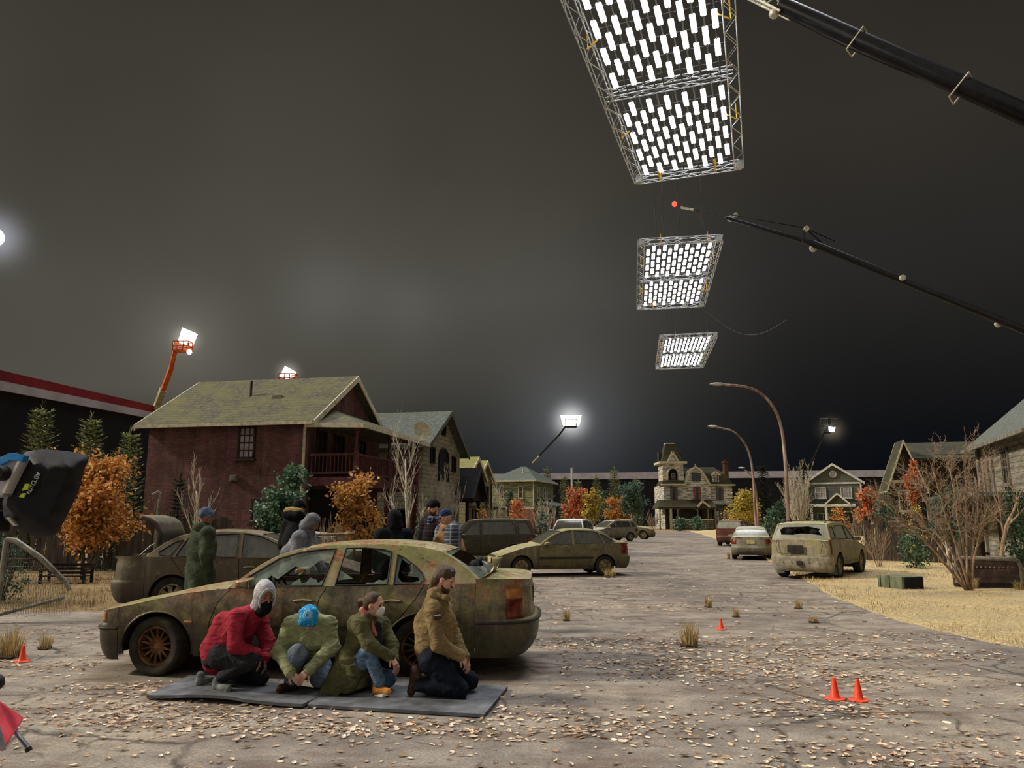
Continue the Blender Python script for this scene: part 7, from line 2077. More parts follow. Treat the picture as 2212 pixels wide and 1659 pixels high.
NAVY = cloth('dark_navy_trousers', ['#0d1119', '#171c28', '#232a38'], 7)
BLACKC = cloth('black_cloth', ['#08080a', '#111114', '#1d1d21'], 7)
CHAR = cloth('charcoal_trousers', ['#161618', '#242427', '#353539'], 7)
REDJ = cloth('crimson_quilted_jacket', ['#741a26', '#932736', '#a83a49'], 5)
OLIVE = cloth('light_olive_jacket', ['#686b4a', '#868a64', '#a3a680'], 5)
PARKA = cloth('olive_drab_parka', ['#3d3d26', '#545337', '#6e6c4a'], 5)
TAN = cloth('tan_canvas_jacket', ['#615236', '#7f6c48', '#9a8660'], 5)
TANV = cloth('brown_canvas_vest', ['#7a5a3a', '#967250', '#ad8a66'], 6)
GREYH = cloth('grey_fleece', ['#55565a', '#707176', '#8b8c92'], 8)
WHITEH = cloth('light_grey_hood', ['#8f9092', '#b4b5b8', '#cccdd0'], 8)
DKPARKA = cloth('dark_green_parka', ['#262c1e', '#384030', '#4d5640'], 5)
BOOT = cloth('brown_leather_boot', ['#241a12', '#3d2d20', '#5a4432'], 8, .2, .6)
SHOE_T = cloth('tan_suede_shoe', ['#a3692c', '#c0843e', '#d69c56'], 8, .2)
SHOE_G = cloth('grey_sneaker', ['#4f5654', '#6f7674', '#8d9492'], 8, .2)
SOLE = mottle('off_white_sole', ['#a8a494', '#cac6b6', '#dedacb'], 10, .6, 0, 0)
HAIR = mottle('brown_hair', ['#2a1b12', '#44301f', '#5f4630'], 30, .5, 0, .6, 90, .006, stretch=(3, 3, .6))
FUR = mottle('tan_fur_trim', ['#6f5d34', '#94804e', '#b5a26e'], 30, .9, 0, .9, 70, .02)
KNITB = cloth('blue_grey_knit', ['#3a4658', '#52617a', '#6b7b94'], 16, .6)
CAPB = cloth('navy_cap_cloth', ['#1c2540', '#2b3757', '#3d4b70'], 10, .2)
def plaid(name, a, b, line):
    t = NT(name); co = t.co('Object'); c = t.ramp(t.noise(6, 3), [(.3, a), (.7, b)])
    sp = t.n('ShaderNodeSeparateXYZ'); t.l(co, sp.inputs[0])
    for ax, per in (('Z', .11), ('X', .13), ('Z', .055)):
        f = t.ramp(t.math('FRACT', t.math('DIVIDE', sp.outputs[ax], per)), [(0, 1.0), (.16, 1.0), (.2, 0.0), (1, 0.0)]); c = t.mix(t.math('MULTIPLY', f, .55), c, line)
    t.base(c); return t.set(.9, 0, .15)
PLAID = plaid('grey_plaid_flannel', '#2d3138', '#454b54', '#8b9298')
PLAID_D = plaid('dark_red_plaid_flannel', '#100f14', '#19161d', '#3a272d')
CAMO = mottle('dark_camo_cloth', ['#1b1d1c', '#3a3c3a', '#6a6c68'], 9, .9, 0, .3)
MASKW = cloth('white_face_mask', ['#b8b6b0', '#d4d2cc', '#e8e6e0'], 8, .1)

class Person:
    def __init__(s, label, Y, feet_px, h=.0085, name='crouching_person'):
        g = gpos(feet_px, Y); s.Y = Y; s.h = h
        s.root = W(thing(name, label, 'person', g)); s.body = []; s.hands = []
    def J(s, px, py, dy=0): return P(px, py, s.Y + dy)
    def wear(s, name, prims, mat, k=.03, fold=.010, h=None, label=None, fsc=(6, 6, 9)):
        o = skin_mesh(name, [(prims, h or s.h * 1.2, k)], mat, s.root, fold, fsc)
        if label: o['label'] = label
        return o
    def head(s, c, fwd, up=(0, 0, 1), neck=None, sc=1.0):
        s.M = frame(c, fwd, up); s.body += head_prims(s.M, sc=sc)
        if neck is not None: s.body.append(C(s.M @ V((0, -.025, -.06)), neck, .052, .06, .02))
    def hp(s, *a): return s.M @ V(a)
    def eyes(s):
        for sd in (-1, 1):
            MB().ico(s.hp(sd * .031, .0755, .009), .0105, 2).build('eye', EYE, s.root)
            MB().tube([s.hp(sd * .015, .090, .034), s.hp(sd * .032, .0895, .039), s.hp(sd * .047, .078, .035)], [.003, .0042, .002], 5).build('eyebrow', HAIR, s.root)
    def core(s, pts, r=.05): s.body += [C(a, b, ra, rb, .03) for a, b, ra, rb in pts]
    def finish(s, skin=SKIN):
        return skin_mesh('body', [(s.body, s.h, .03)] + [(h, .0045, .006) for h in s.hands], skin, s.root)
def sleeve(sh, el, wr, r=(.078, .064, .050)): return [C(sh, el, r[0], r[1]), C(el, wr, r[1], r[2])]
def cuffs(p, mat, *ws):
    for el, wr, r in ws:
        d = (wr - el).normalized(); m = MB(); M_ = Matrix.Translation(wr - d * .035) @ d.to_track_quat('Z', 'Y').to_matrix().to_4x4()
        m.lathe([(r * .8, -.005), (r, 0), (r * 1.04, .02), (r * 1.02, .045), (r * .93, .062), (r * .7, .058)], 18, M_, cap=False); m.build('cuff', mat, p.root)
def limb(a, b, c, r): return [C(a, b, r[0], r[1]), C(b, c, r[1] * .95, r[2])]
def shoe(p, heel, toe, mat, sole=None, r=.042, name='shoe'):
    heel, toe = V(heel), V(toe)
    if heel.z < .16: heel.z = .056; toe.z = .088
    d = (toe - heel).normalized()
    o = skin_mesh(name, [([C(heel + V((0, 0, .035)), toe, r, r * .82), C(heel + V((0, 0, .02)), heel + V((0, 0, .09)), r * .95, r)], .009, .02)], mat, p.root)
    if sole:
        m = MB(); x = d.cross(V((0, 0, 1))).normalized(); ol = []
        for t, w in ((-.04, .02), (-.03, .035), (.3, .036), (.6, .034), (.78, .045), (.95, .036), (1.1, .015)):
            ol.append((t, w))
        L = (toe - heel).length; q = [heel + d * L * t + x * w for t, w in ol] + [heel + d * L * t - x * w for t, w in reversed(ol)]
        q = [V((a.x, a.y, a.z - r * .92)) for a in q]; m.prism(q, (0, 0, .026)); m.build('shoe_sole', sole, o, fix=True)
    return o

# -- 1: crimson jacket, light hood, squatting and facing right
p = Person('crouching person in a crimson jacket with light grey hood and black face covering', 8.2, 500)
J = p.J
hc = J(573, 1289, .0); nk = J(553, 1322, .08); ch = J(520, 1350, .1); pv = J(478, 1410, .1)
shn, shf = J(512, 1336, -.10), J(560, 1340, .28); eln, wrn = J(508, 1396, -.14), J(554, 1413, -.10); elf, wrf = J(580, 1392, .25), J(572, 1420, .12)
hin, hif = J(476, 1418, -.04), J(486, 1418, .24); knn, ann = J(545, 1427, -.12), J(480, 1462, -.12); knf, anf = J(563, 1462, .18), J(470, 1470, .30)
p.head(hc, (.62, -.76, -.18), neck=nk); p.eyes()
p.core([(nk, ch, .08, .1), (ch, pv, .11, .11), (shn, eln, .05, .045), (eln, wrn, .042, .03), (shf, elf, .05, .045), (elf, wrf, .042, .03), (shn, shf, .06, .06), (hin, knn, .07, .055), (knn, ann, .05, .035), (hif, knf, .07, .055), (knf, anf, .05, .035)])
p.hands = [hand_prims(wrn + V((.01, 0, 0)), (.35, -.15, -.9), (.6, .2, .3), 1, .45), hand_prims(wrf, (.2, -.2, -.9), (.6, .2, .3), -1, .45)]
p.finish(SKIN_D)
jk = p.wear('jacket', [C(nk, ch, .105, .165), C(ch, pv, .175, .165), C(J(486, 1345, .1), J(468, 1400, .1), .12, .15), C(J(468, 1400, .1), J(466, 1428, .1), .15, .135), C(shn, shf, .09, .09), C(J(520, 1400, .1), J(505, 1360, .1), .12, .14)] + sleeve(shn, eln, wrn, (.088, .074, .054)) + sleeve(shf, elf, wrf, (.088, .074, .054)), REDJ, .04, .014, fsc=(4, 4, 11))
p.wear('trousers', [C(hin, hif, .12, .12), C(J(466, 1424, .08), J(490, 1424, .1), .13, .12)] + limb(hin, knn, ann, (.12, .085, .062)) + limb(hif, knf, anf, (.12, .085, .062)), CHAR, .03, .010)
cuffs(p, REDJ, (eln, wrn, .058), (elf, wrf, .058)); hd_ = p.hp
p.wear('hood', [E((0, -.03, .035), (.108, .116, .120), p.M), C(hd_(0, .02, .105), hd_(0, -.06, .115), .042, .045, .06), E((0, -.05, -.06), (.105, .085, .10), p.M), C(hd_(0, -.07, -.10), nk + V((-.02, 0, -.02)), .085, .10), E((0, .125, -.02), (.072, .09, .118), p.M, .012, True)], WHITEH, .04, .0025)
m = MB(); m.tube([p.hp(.082 * math.sin(t * PI / 12), .062 + .018 * math.cos(t * PI / 12), -.012 + .112 * math.cos(t * PI / 12)) for t in range(25)], .0105, 8); m.build('hood_rim', WHITEH, p.root)
p.wear('face_covering', [E((0, .030, -.062), (.066, .074, .070), p.M), C(hd_(0, .045, -.11), nk + V((.03, -.02, -.0)), .06, .07)], BLACKC, .03, .004)
shoe(p, J(468, 1480, -.12), J(494, 1487, -.20), SHOE_G, SOLE); shoe(p, J(432, 1474, .16), J(462, 1478, .24), SHOE_G, SOLE)

# -- 2: light olive jacket and sky-blue bandana, facing the camera with bowed head
p = Person('crouching person in a light olive jacket with bowed head under a sky-blue bandana', 8.2, 660)
J = p.J
hc = J(669, 1334, -.12); nk = J(669, 1336, .10); ch = J(669, 1378, .08); pv = J(672, 1432, .22)
shn, shf = J(630, 1350, .02), J(708, 1350, .02); eln, wrn = J(604, 1408, -.08), J(628, 1452, -.26); elf, wrf = J(718, 1398, -.06), J(668, 1447, -.26)
hin, hif = J(655, 1440, .2), J(690, 1440, .2); knn, ann = J(643, 1412, -.22), J(628, 1470, -.08); knf, anf = J(690, 1466, .04), J(700, 1474, .30)
p.head(hc, (0, -.62, -.78), (0, -.78, .62), neck=nk)
p.core([(nk, ch, .08, .1), (ch, pv, .11, .11), (shn, eln, .05, .045), (eln, wrn, .042, .03), (shf, elf, .05, .045), (elf, wrf, .042, .03), (shn, shf, .06, .06), (hin, knn, .07, .055), (knn, ann, .05, .035), (hif, knf, .07, .055), (knf, anf, .05, .035)])
p.hands = [hand_prims(wrn, (.72, -.25, -.62), (0, -.9, .3), 1, .5), hand_prims(wrf, (-.62, -.3, -.6), (0, -.9, .3), -1, .55)]
p.finish(SKIN)
p.wear('jacket', [C(nk, ch, .11, .165), C(ch, pv, .175, .165), C(shn, shf, .092, .092), C(J(645, 1345, .06), J(693, 1345, .06), .085), C(J(640, 1385, .04), J(698, 1385, .04), .11)] + sleeve(shn, eln, wrn, (.088, .076, .056)) + sleeve(shf, elf, wrf, (.088, .076, .056)), OLIVE, .04, .014, fsc=(5, 5, 11))
m = MB()
for a, b in ((J(669, 1376, -.18), J(669, 1404, -.14)), (J(672, 1360, -.14), J(690, 1372, -.12)), (J(666, 1360, -.14), J(650, 1372, -.12))): m.tube([a, b], .006, 5)
m.build('jacket_placket', OLIVE, p.root); cuffs(p, OLIVE, (eln, wrn, .060), (elf, wrf, .060))
p.wear('jeans', [C(hin, hif, .125, .125)] + limb(hin, knn, ann, (.12, .092, .066)) + limb(hif, knf, anf, (.12, .092, .066)), DENIM_G, .03, .009)
BAN = NT('sky_blue_bandana_print'); co_ = BAN.co('Object')
vo_ = BAN.n('ShaderNodeTexVoronoi'); vo_.inputs['Scale'].default_value = 26; vo_.inputs['Randomness'].default_value = .45; BAN.l(co_, vo_.inputs['Vector'])
BAN.base(BAN.mix(BAN.ramp(vo_.outputs['Distance'], [(.0, 0.0), (.14, 0.0), (.17, .7), (.25, .7), (.28, 0.0)]), BAN.ramp(BAN.noise(7, 3), [(.3, '#0f6fa8'), (.7, '#2aa0d8')]), '#a8dcf2')); BAN.set(.8, 0, .2)
bn = p.wear('bandana', [E((0, -.01, .035), (.088, .106, .100), p.M), E((0, .020, .075), (.085, .085, .06), p.M), C(p.hp(-.05, .06, .02), p.hp(.05, .06, .02), .045), C(p.hp(-.075, -.01, .105), p.hp(.07, .0, .112), .022)], BAN.m, .03, .006)
m = MB()
d0 = V((-.10, .52, .85)).normalized(); t1 = d0.cross(V((0, 0, 1))).normalized(); t2 = t1.cross(d0)
class _S:
    def __matmul__(s, q): d = (d0 + t1 * q.x * 10.5 + t2 * q.y * 10.5).normalized(); return p.M @ V((d.x * .104, d.y * .128 - .01, d.z * .118 + .035))
Mm = _S()
for r_ in (.040, .030, .016):
    m.tube([Mm @ V((r_ * math.cos(t * PI / 10), r_ * math.sin(t * PI / 10), .012)) for t in range(21)], .0028, 4)
for t in range(16): m.tube([Mm @ V((.016 * math.cos(t * PI / 8), .016 * math.sin(t * PI / 8), .012)), Mm @ V((.030 * math.cos(t * PI / 8 + .2), .030 * math.sin(t * PI / 8 + .2), .012))], .0022, 4)
m.build('printed_medallion', flat('pale_bandana_print', '#b5e2f4', .8), bn)
shoe(p, J(634, 1476, -.04), J(604, 1484, -.20), BOOT, None, .046, 'boot'); shoe(p, J(706, 1478, .28), J(700, 1484, .15), BOOT, None, .044, 'boot')

# -- 3: long olive parka, brown tied hair, white mask, facing right
p = Person('crouching person in a long olive parka wearing a white face mask, brown hair tied back', 8.1, 790)
J = p.J
hc = J(809, 1306, .02); nk = J(792, 1336, .06); ch = J(790, 1370, .08); pv = J(762, 1440, .1)
shn, shf = J(778, 1347, -.10), J(826, 1352, .26); eln, wrn = J(800, 1396, -.18), J(842, 1418, -.14); elf, wrf = J(845, 1395, .18), J(850, 1425, .05)
hin, hif = J(766, 1446, -.02), J(770, 1444, .22); knn, ann = J(797, 1408, -.16), J(819, 1472, -.16); knf, anf = J(838, 1466, .12), J(772, 1478, .25)
p.head(hc, (.93, -.30, -.18), neck=nk, sc=.95); p.eyes()
p.core([(nk, ch, .07, .09), (ch, pv, .10, .11), (shn, eln, .045, .04), (eln, wrn, .038, .028), (shf, elf, .045, .04), (elf, wrf, .038, .028), (shn, shf, .055, .055), (hin, knn, .07, .05), (knn, ann, .046, .032), (hif, knf, .07, .05), (knf, anf, .046, .032)])
p.hands = [hand_prims(wrn + V((.015, 0, 0)), (.5, -.1, -.8), (.6, -.3, .3), 1, .6), hand_prims(wrf, (.4, -.1, -.8), (.6, -.3, .3), -1, .6)]
p.finish(SKIN)
p.wear('parka', [C(nk, ch, .10, .155), C(ch, pv, .165, .17), C(shn, shf, .085, .085), C(J(768, 1345, .05), J(772, 1390, .0), .085, .12), C(J(758, 1430, .02), J(742, 1470, .02), .14, .10), C(J(742, 1470, .02), J(727, 1482, .02), .095, .05), C(J(768, 1445, -.08), J(760, 1478, -.10), .10, .06), C(J(738, 1440, .1), J(722, 1478, .12), .10, .06)] + sleeve(shn, eln, wrn, (.080, .070, .052)) + sleeve(shf, elf, wrf, (.080, .070, .052)), PARKA, .045, .012, fsc=(5, 5, 9))
def skirt(u, v):
    a = 2 * PI * u; top, bot = J(772, 1408, .07), J(741, 1484, .07); c_ = top.lerp(bot, v); w = 1 + .05 * math.sin(a * 5 + 2 * v) * v + .04 * math.sin(a * 9) * v
    return c_ + V(((.165 + .075 * v) * math.cos(a) * w, (.165 + .07 * v) * math.sin(a) * w, -.015 * v * math.sin(a * 4) - (.05 * v if math.cos(a) < 0 else 0)))
o_ = MB().grid(skirt, 48, 14).build('coat_skirt', PARKA, p.root, ang=180); o_.modifiers.new('t', 'SOLIDIFY').thickness = .012
m = MB(); q = [J(735, 1424, -.165), J(768, 1420, -.165), J(768, 1431, -.17), J(752, 1437, -.175), J(735, 1433, -.17)]
m.prism(q, (0, -.012, 0)); m.build('pocket_flap', PARKA, p.root, bev=.004); cuffs(p, PARKA, (eln, wrn, .056), (elf, wrf, .056))
p.wear('shirt_collar', [C(J(783, 1318, .0), J(800, 1345, -.04), .035, .03), C(J(800, 1345, -.04), J(812, 1372, -.06), .03, .02)], cloth('coral_pink_cloth', ['#9a5a4c', '#b87262', '#c98878'], 8), .02, .003)
p.wear('jacket_lining', [C(J(814, 1352, .02), J(814, 1390, -.0), .05, .06)], cloth('dark_inner_layer', ['#14161a', '#22252a', '#30343a'], 8), .02, .004)
p.wear('jeans', [C(hin, hif, .11, .11)] + limb(hin, knn, ann, (.105, .082, .060)) + limb(hif, knf, anf, (.105, .082, .060)), DENIM, .03, .009)
p.wear('hair', [E((0, -.028, .042), (.083, .092, .088), p.M), E((0, -.055, -.012), (.076, .062, .065), p.M), C(p.hp(0, -.11, .01), p.hp(.0, -.165, -.005), .030, .036), C(p.hp(0, -.15, .0), p.hp(0, -.165, -.05), .032, .02), E((0, .085, -.01), (.060, .06, .085), p.M, .01, True), E((-.078, .0, -.01), (.02, .03, .03), p.M, .005, True), E((.078, .0, -.01), (.02, .03, .03), p.M, .005, True)], HAIR, .02, .004)
mk = p.wear('face_mask', [E((0, .060, -.048), (.054, .060, .054), p.M), C(p.hp(0, .098, -.020), p.hp(0, .095, -.075), .018, .016, .03)], MASKW, .02, .001)
m = MB()
for sd in (-1, 1): m.tube([p.hp(sd * .052, .062, -.03), p.hp(sd * .076, .01, -.005)], .0022, 4); m.tube([p.hp(sd * .05, .055, -.075), p.hp(sd * .078, .0, -.03)], .0022, 4)
m.build('ear_loop', MASKW, mk)
shoe(p, J(814, 1486, -.14), J(838, 1497, -.22), SHOE_T, SOLE); shoe(p, J(722, 1486, .02), J(742, 1488, .12), SHOE_T, SOLE)

# -- 4: tan canvas jacket, kneeling upright, facing right, head bowed
p = Person('kneeling bearded person in a tan canvas jacket with swept-back brown hair, facing right', 7.97, 950)
J = p.J
hc = J(961, 1252, .02); nk = J(944, 1287, .06); ch = J(938, 1340, .06); pv = J(940, 1420, .06)
shn, shf = J(935, 1318, -.13), J(960, 1318, .24); eln, wrn = J(948, 1392, -.17), J(994, 1416, -.08); elf, wrf = J(985, 1388, .2), J(1003, 1420, .08)
hin, hif = J(932, 1428, -.07), J(944, 1426, .17); knn, ann = J(992, 1490, -.13), J(905, 1480, -.08); knf, anf = J(1014, 1470, .16), J(920, 1474, .22)
p.head(hc, (.92, -.16, -.36), (.36, 0, .93), neck=nk, sc=1.04); p.eyes()
p.core([(nk, ch, .08, .1), (ch, pv, .11, .11), (shn, eln, .05, .045), (eln, wrn, .042, .03), (shf, elf, .05, .045), (elf, wrf, .042, .03), (shn, shf, .06, .06), (hin, knn, .07, .055), (knn, ann, .05, .035), (hif, knf, .07, .055), (knf, anf, .05, .035)])
p.hands = [hand_prims(wrn, (.5, .3, -.7), (.6, -.3, .3), 1, .6), hand_prims(wrf, (.4, -.2, -.8), (.6, -.3, .3), -1, .6)]
p.finish(SKIN)
p.wear('jacket', [C(nk, ch, .105, .16), C(ch, pv, .17, .155), C(shn, shf, .088, .088), C(J(946, 1278, .04), J(940, 1300, .05), .078, .10), C(J(920, 1345, .06), J(922, 1405, .06), .12, .12), C(J(958, 1340, .06), J(960, 1395, .04), .12, .11)] + sleeve(shn, eln, wrn, (.084, .074, .056)) + sleeve(shf, elf, wrf, (.084, .074, .056)), TAN, .035, .012, fsc=(5, 5, 10))
cuffs(p, TAN, (eln, wrn, .060), (elf, wrf, .060))
p.wear('collar', [C(J(934, 1283, -.04), J(964, 1292, -.06), .030), C(J(934, 1283, -.04), J(938, 1281, .16), .03), C(J(964, 1292, -.06), J(968, 1292, .12), .03)], TAN, .03, .003)
p.wear('trousers', [C(hin, hif, .125, .125), C(J(936, 1432, .05), J(960, 1446, .03), .13, .11)] + limb(hin, knn, ann, (.125, .088, .066)) + limb(hif, knf, anf, (.125, .088, .066)), NAVY, .03, .010)
p.wear('hair', [E((0, -.020, .046), (.086, .104, .090), p.M), E((0, -.070, -.02), (.078, .060, .085), p.M), C(p.hp(0, -.08, -.06), p.hp(0, -.10, -.13), .05, .03), C(p.hp(-.035, .045, .095), p.hp(.03, .052, .098), .026), C(p.hp(0, .02, .115), p.hp(0, -.06, .11), .03), E((0, .105, -.02), (.062, .06, .088), p.M, .01, True), E((.082, .005, -.015), (.02, .026, .034), p.M, .005, True), E((-.082, .005, -.015), (.02, .026, .034), p.M, .005, True)], HAIR, .02, .006, h=.008, fsc=(16, 16, 6))
p.wear('beard', [E((0, .024, -.058), (.061, .071, .073), p.M), C(p.hp(0, .066, -.105), p.hp(0, .058, -.112), .020), E((0, .03, .030), (.1, .13, .068), p.M, .008, True), E((0, -.05, -.06), (.1, .062, .1), p.M, .008, True), C(p.hp(-.022, .094, -.044), p.hp(.022, .094, -.044), .006, None, .006)], HAIR, .02, .002, h=.005)
Mp = frame(J(945.5, 1331, -.255), (0, -1, 0)) @ Matrix.Rotation(.12, 4, 'Y')
m = MB(); m.box((0, -.012, 0), (.074, .04, .058), Mp); pt_ = m.build('shoulder_patch', flat('black_patch_cloth', '#171414', .9), p.root, bev=.004)
m = MB(); m.box((0, .010, .010), (.062, .006, .014), Mp); m.build('white_bar', flat('white_patch_thread', '#c9c4b8', .9), pt_)
m = MB(); m.box((0, .010, -.013), (.062, .006, .016), Mp); m.build('red_bar', flat('dark_red_patch_thread', '#6a2a26', .9), pt_)
for a, b in (((902, 1470), (884, 1492)), ((912, 1472), (896, 1490))):
    pass
shoe(p, J(898, 1468, -.08), J(888, 1494, -.06), BOOT, None, .05, 'boot'); shoe(p, J(914, 1466, .22), J(902, 1486, .24), BOOT, None, .05, 'boot')

# ---- people standing behind the car
def stander(label, px, top, Y, face, name='standing_person', stoop=.0, H=None, arms=((.08, -.12), (.08, -.12)), h=.015):
    """upright figure; face: horizontal direction of the body; returns the Person and joint table"""
    p = Person(label, Y, px, h, name); s = Y / FPX
    zt = P(px, top, Y).z; H = H or zt; c = gpos(px, Y); f = V((face[0], face[1], 0)).normalized(); r = V((f.y, -f.x, 0)); z0 = zt - H
    A = lambda fw, rt, z: V((c.x, c.y, z0)) + f * fw + r * rt + V((0, 0, z))
    k = H / 1.78
    j = dict(A=A, k=k, f=f, r=r, hc=A(.03 + stoop * .9, 0, H - .13), nk=A(.0 + stoop * .65, 0, 1.50 * k), ch=A(stoop * .45, 0, 1.30 * k), pv=A(0, 0, .95 * k))
    for nm, sd, (af, ar) in (('R', 1, arms[0]), ('L', -1, arms[1])):
        j['sh' + nm] = A(stoop * .55, sd * .19, 1.44 * k); j['el' + nm] = A(stoop * .5 + af * .4, sd * .27, 1.16 * k); j['wr' + nm] = A(stoop * .5 + af + .12, sd * (.25 + ar), .98 * k)
        j['hi' + nm] = A(0, sd * .10, .92 * k); j['kn' + nm] = A(.03, sd * .11, .49 * k); j['an' + nm] = A(-.02, sd * .12, .09); j['to' + nm] = A(.15, sd * .14, .045)
    return p, j
def dress(p, j, top_mat, leg_mat, skin=SKIN, look=None, hoodup=None, longc=0, bulk=1.0, fold=.0055, sleeves=None, topname='jacket', tilt=0, hat=None):
    g = j.get; lf = look or j['f']; lf = V((lf[0], lf[1], lf[2] if len(lf) > 2 else 0))
    p.head(j['hc'], lf, neck=j['nk'])
    b = p.body
    p.core([(j['nk'], j['ch'], .08, .1), (j['ch'], j['pv'], .11, .11), (j['shL'], j['shR'], .06, .06)] + [q for s in 'LR' for q in ((j['sh' + s], j['el' + s], .05, .045), (j['el' + s], j['wr' + s], .042, .03), (j['hi' + s], j['kn' + s], .07, .055), (j['kn' + s], j['an' + s], .05, .035))])
    p.hands = [hand_prims(j['wr' + s], (j['f'] * .3 + V((0, 0, -1))), j['r'], 1 if s == 'R' else -1, .4) for s in 'LR']
    p.finish(skin)
    u = bulk
    sl = [q for s in 'LR' for q in sleeve(j['sh' + s], j['el' + s], j['wr' + s], (.085 * u, .074 * u, .055 * u))]
    bodyp = [C(j['nk'], j['ch'], .10 * u, .165 * u), C(j['ch'], j['pv'], .17 * u, .165 * u), C(j['shL'].lerp(j['shR'], .3 if sleeves else 0), j['shR'].lerp(j['shL'], .3 if sleeves else 0), .088 * u, .088 * u), C(j['A'](-.02, -.09, 1.2 * j['k']), j['A'](-.02, .09, 1.2 * j['k']), .13 * u), C(j['A'](0, -.08, .95 * j['k']), j['A'](0, .08, .95 * j['k']), .145 * u)]
    if longc: bodyp += [C(j['pv'] + j['r'] * .07, j['pv'] + j['r'] * .09 + V((0, 0, -longc)), .15 * u, .15 * u), C(j['pv'] - j['r'] * .07, j['pv'] - j['r'] * .09 + V((0, 0, -longc)), .15 * u, .15 * u)]
    o = p.wear(topname, bodyp + ([] if sleeves else sl), top_mat, .04, fold)
    if sleeves: p.wear('shirt_sleeves', [q for s in 'LR' for q in sleeve(j['sh' + s] * 1.0 + V((0, 0, .02)), j['el' + s], j['wr' + s], (.104 * u, .086 * u, .06 * u))] + [C(j['shL'], j['shR'], .06, .06)], sleeves, .03, fold * .7)
    p.wear('trousers', [C(j['hiL'], j['hiR'], .12, .12)] + [q for s in 'LR' for q in limb(j['hi' + s], j['kn' + s], j['an' + s], (.105, .08, .065))], leg_mat, .03, .010)
    for s in 'LR': shoe(p, j['an' + s] + V((0, 0, -.045)), j['to' + s], BOOT, None, .045, 'boot')
    return o
def hood_up(p, mat, fur=None, scale=1.0, name='hood'):
    q = scale
    o = p.wear(name, [E((0, -.03, .03), (.108 * q, .118 * q, .122 * q), p.M), E((0, -.06, -.08), (.115 * q, .10 * q, .10 * q), p.M), E((0, .14, -.01), (.07 * q, .10 * q, .11 * q), p.M, .012, True)], mat, .04, .006)
    if fur:
        m = MB(); ring = [p.hp(.105 * q * math.sin(t * PI / 8), .05 + .01 * math.cos(t * PI / 4), .03 + .13 * q * math.cos(t * PI / 8)) for t in range(17)]
        m.tube(ring, [.032 + .008 * ((t * 7) % 3 - 1) for t in range(17)], 7); f = m.build('fur_trim', fur, o)
    return o
def beanie(p, mat, name='beanie'): return p.wear(name, [E((0, -.014, .062), (.088, .104, .088), p.M), C(p.hp(-.05, .055, .045), p.hp(.05, .055, .045), .036), C(p.hp(-.055, -.07, .03), p.hp(.055, -.07, .03), .034)], mat, .04, .003)

q, j = stander('standing person in a dark green parka and blue-grey knit hat behind the car bonnet', 441, 1098, 11.35, (.75, .66), arms=((-.08, -.05), (-.08, -.05)))
dress(q, j, DKPARKA, BLACKC, SKIN_D, look=(.88, .47, -.1), longc=.22, bulk=1.18); beanie(q, KNITB)
q.wear('lowered_hood', [C(q.hp(-.09, -.10, -.15), q.hp(.09, -.10, -.15), .062), C(q.hp(-.10, -.05, -.17), q.hp(-.06, .05, -.19), .055), C(q.hp(.10, -.05, -.17), q.hp(.06, .05, -.19), .055)], DKPARKA, .04, .012)
MB().box(j['pv'] + V((.10, -.17, .0)), (.20, .03, .07)).build('pocket_flap', DKPARKA, q.root, bev=.008)
q, j = stander('standing person in a black coat with tan fur hood and black hat, turned away', 643, 1081, 12.55, (.35, .94), arms=((.05, 0), (.05, 0)))
dress(q, j, BLACKC, BLACKC, SKIN_D, look=(.45, .9, -.1), longc=.15, bulk=1.12); beanie(q, BLACKC, 'black_hat')
fm = q.wear('fur_trimmed_hood', [C(q.hp(-.12, -.13, -.10), q.hp(.12, -.13, -.10), .075), C(q.hp(-.13, -.06, -.13), q.hp(-.10, .03, -.17), .06), C(q.hp(.13, -.06, -.13), q.hp(.10, .03, -.17), .06)], BLACKC, .04, .01)
m = MB(); m.tube([q.hp(.15 * math.sin(t), -.06 - .10 * math.cos(t * .5), -.03 - .025 * abs(math.sin(t))) for t in [(-1.9 + 3.8 * i / 12) for i in range(13)]], [.045, .05, .042, .052, .045, .05, .043, .05, .046, .05, .044, .05, .045], 8); m.build('fur_trim', FUR, fm)
q, j = stander('standing person in a grey fleece with the hood up, leaning forward behind the car', 641, 1112, 11.65, (.92, -.10), stoop=.24, arms=((.12, -.05), (.12, -.05)))
dress(q, j, GREYH, CHAR, SKIN_D, look=(.80, .25, -.6), bulk=1.32, fold=.005, topname='fleece_hoodie'); hood_up(q, GREYH, None, 1.0)
q, j = stander('standing person in a black quilted coat with the hood up, back to the camera', 851, 1104, 11.6, (-.35, .94), arms=((.10, -.05), (.10, -.05)))
dress(q, j, BLACKC, BLACKC, SKIN_D, look=(-.5, .86, -.05), longc=.12, bulk=1.16); hood_up(q, BLACKC, None, 1.05)
q, j = stander('standing bearded person in a dark plaid jacket, scarf and black knit hat', 938, 1080, 12.7, (-.55, -.84), arms=((.12, -.1), (.12, -.1)))
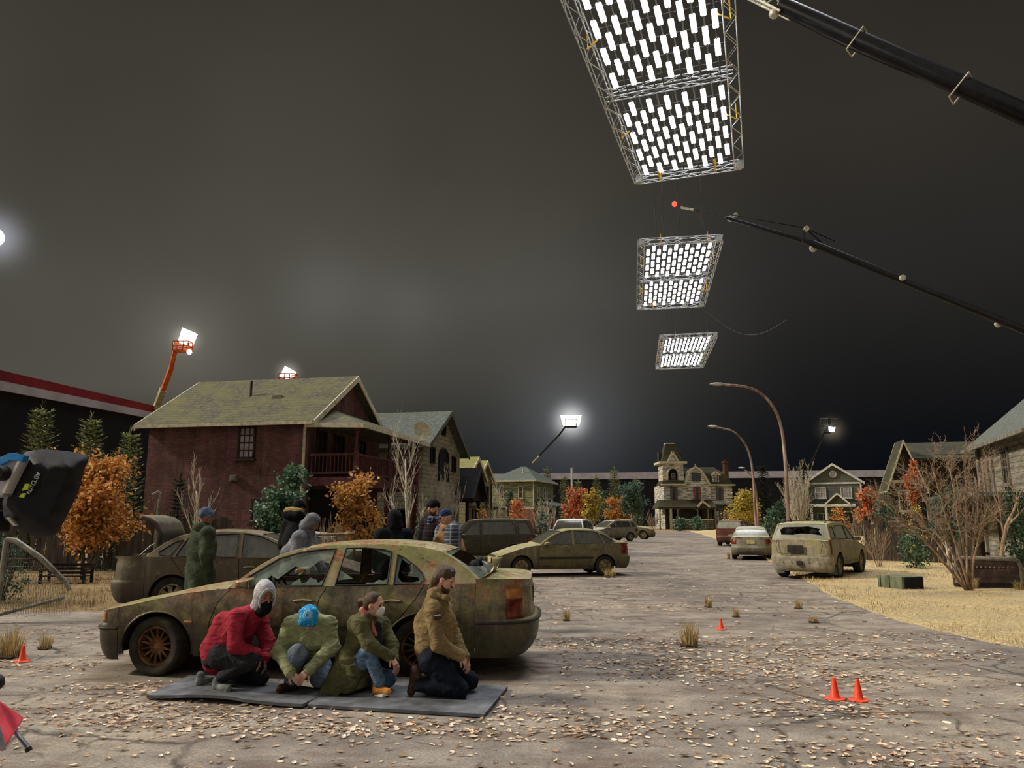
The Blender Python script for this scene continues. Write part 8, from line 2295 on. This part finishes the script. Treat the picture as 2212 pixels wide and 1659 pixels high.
dress(q, j, PLAID_D, BLACKC, SKIN, look=(-.65, -.74, -.15), bulk=1.0); beanie(q, BLACKC, 'black_knit_hat'); q.eyes()
q.wear('beard', [E((0, .024, -.058), (.061, .071, .073), q.M), E((0, .03, .030), (.1, .13, .068), q.M, .008, True), E((0, -.05, -.06), (.1, .062, .1), q.M, .008, True)], HAIR, .02, .002, h=.007)
q.wear('scarf', [C(q.hp(-.08, -.02, -.16), q.hp(0, .08, -.17), .045), C(q.hp(.08, -.02, -.16), q.hp(0, .08, -.17), .045), C(q.hp(0, .09, -.18), q.hp(.03, .12, -.36), .04, .035)], plaid('navy_check_scarf', '#1c2540', '#2c3858', '#b5bcc8'), .03, .006)
q, j = stander('standing person in a navy cap and tan vest over grey plaid sleeves, facing left', 974, 1100, 11.75, (-.88, -.46), stoop=.07, arms=((.16, -.06), (.16, -.06)))
dress(q, j, TANV, CHAR, SKIN, look=(-.95, -.25, -.18), bulk=1.30, sleeves=PLAID, topname='canvas_vest'); q.eyes()
cp = q.wear('cap', [E((0, -.012, .058), (.086, .102, .082), q.M), E((0, .0, -.045), (.2, .2, .075), q.M, .004, True)], CAPB, .03, .0)
m = MB(); m.grid(lambda u, v: q.hp((2 * u - 1) * .075 * (1 - .25 * v), .075 + .085 * v * (1 - .35 * (2 * u - 1) ** 2), .040 - .018 * v - .02 * (2 * u - 1) ** 2), 10, 6); b_ = m.build('cap_brim', CAPB, cp); b_.modifiers.new('t', 'SOLIDIFY').thickness = .006
q.wear('lowered_hood', [C(q.hp(-.09, -.10, -.14), q.hp(.09, -.10, -.14), .08), C(q.hp(-.10, -.05, -.16), q.hp(-.07, .04, -.18), .055), C(q.hp(.10, -.05, -.16), q.hp(.07, .04, -.18), .055)], CAMO, .04, .012)
q.wear('vest_pocket', [C(j['A'](.17, .06, 1.22 * j['k']), j['A'](.17, .13, 1.22 * j['k']), .04), C(j['A'](.17, .06, 1.16 * j['k']), j['A'](.17, .13, 1.16 * j['k']), .04)], TANV, .02, .002)
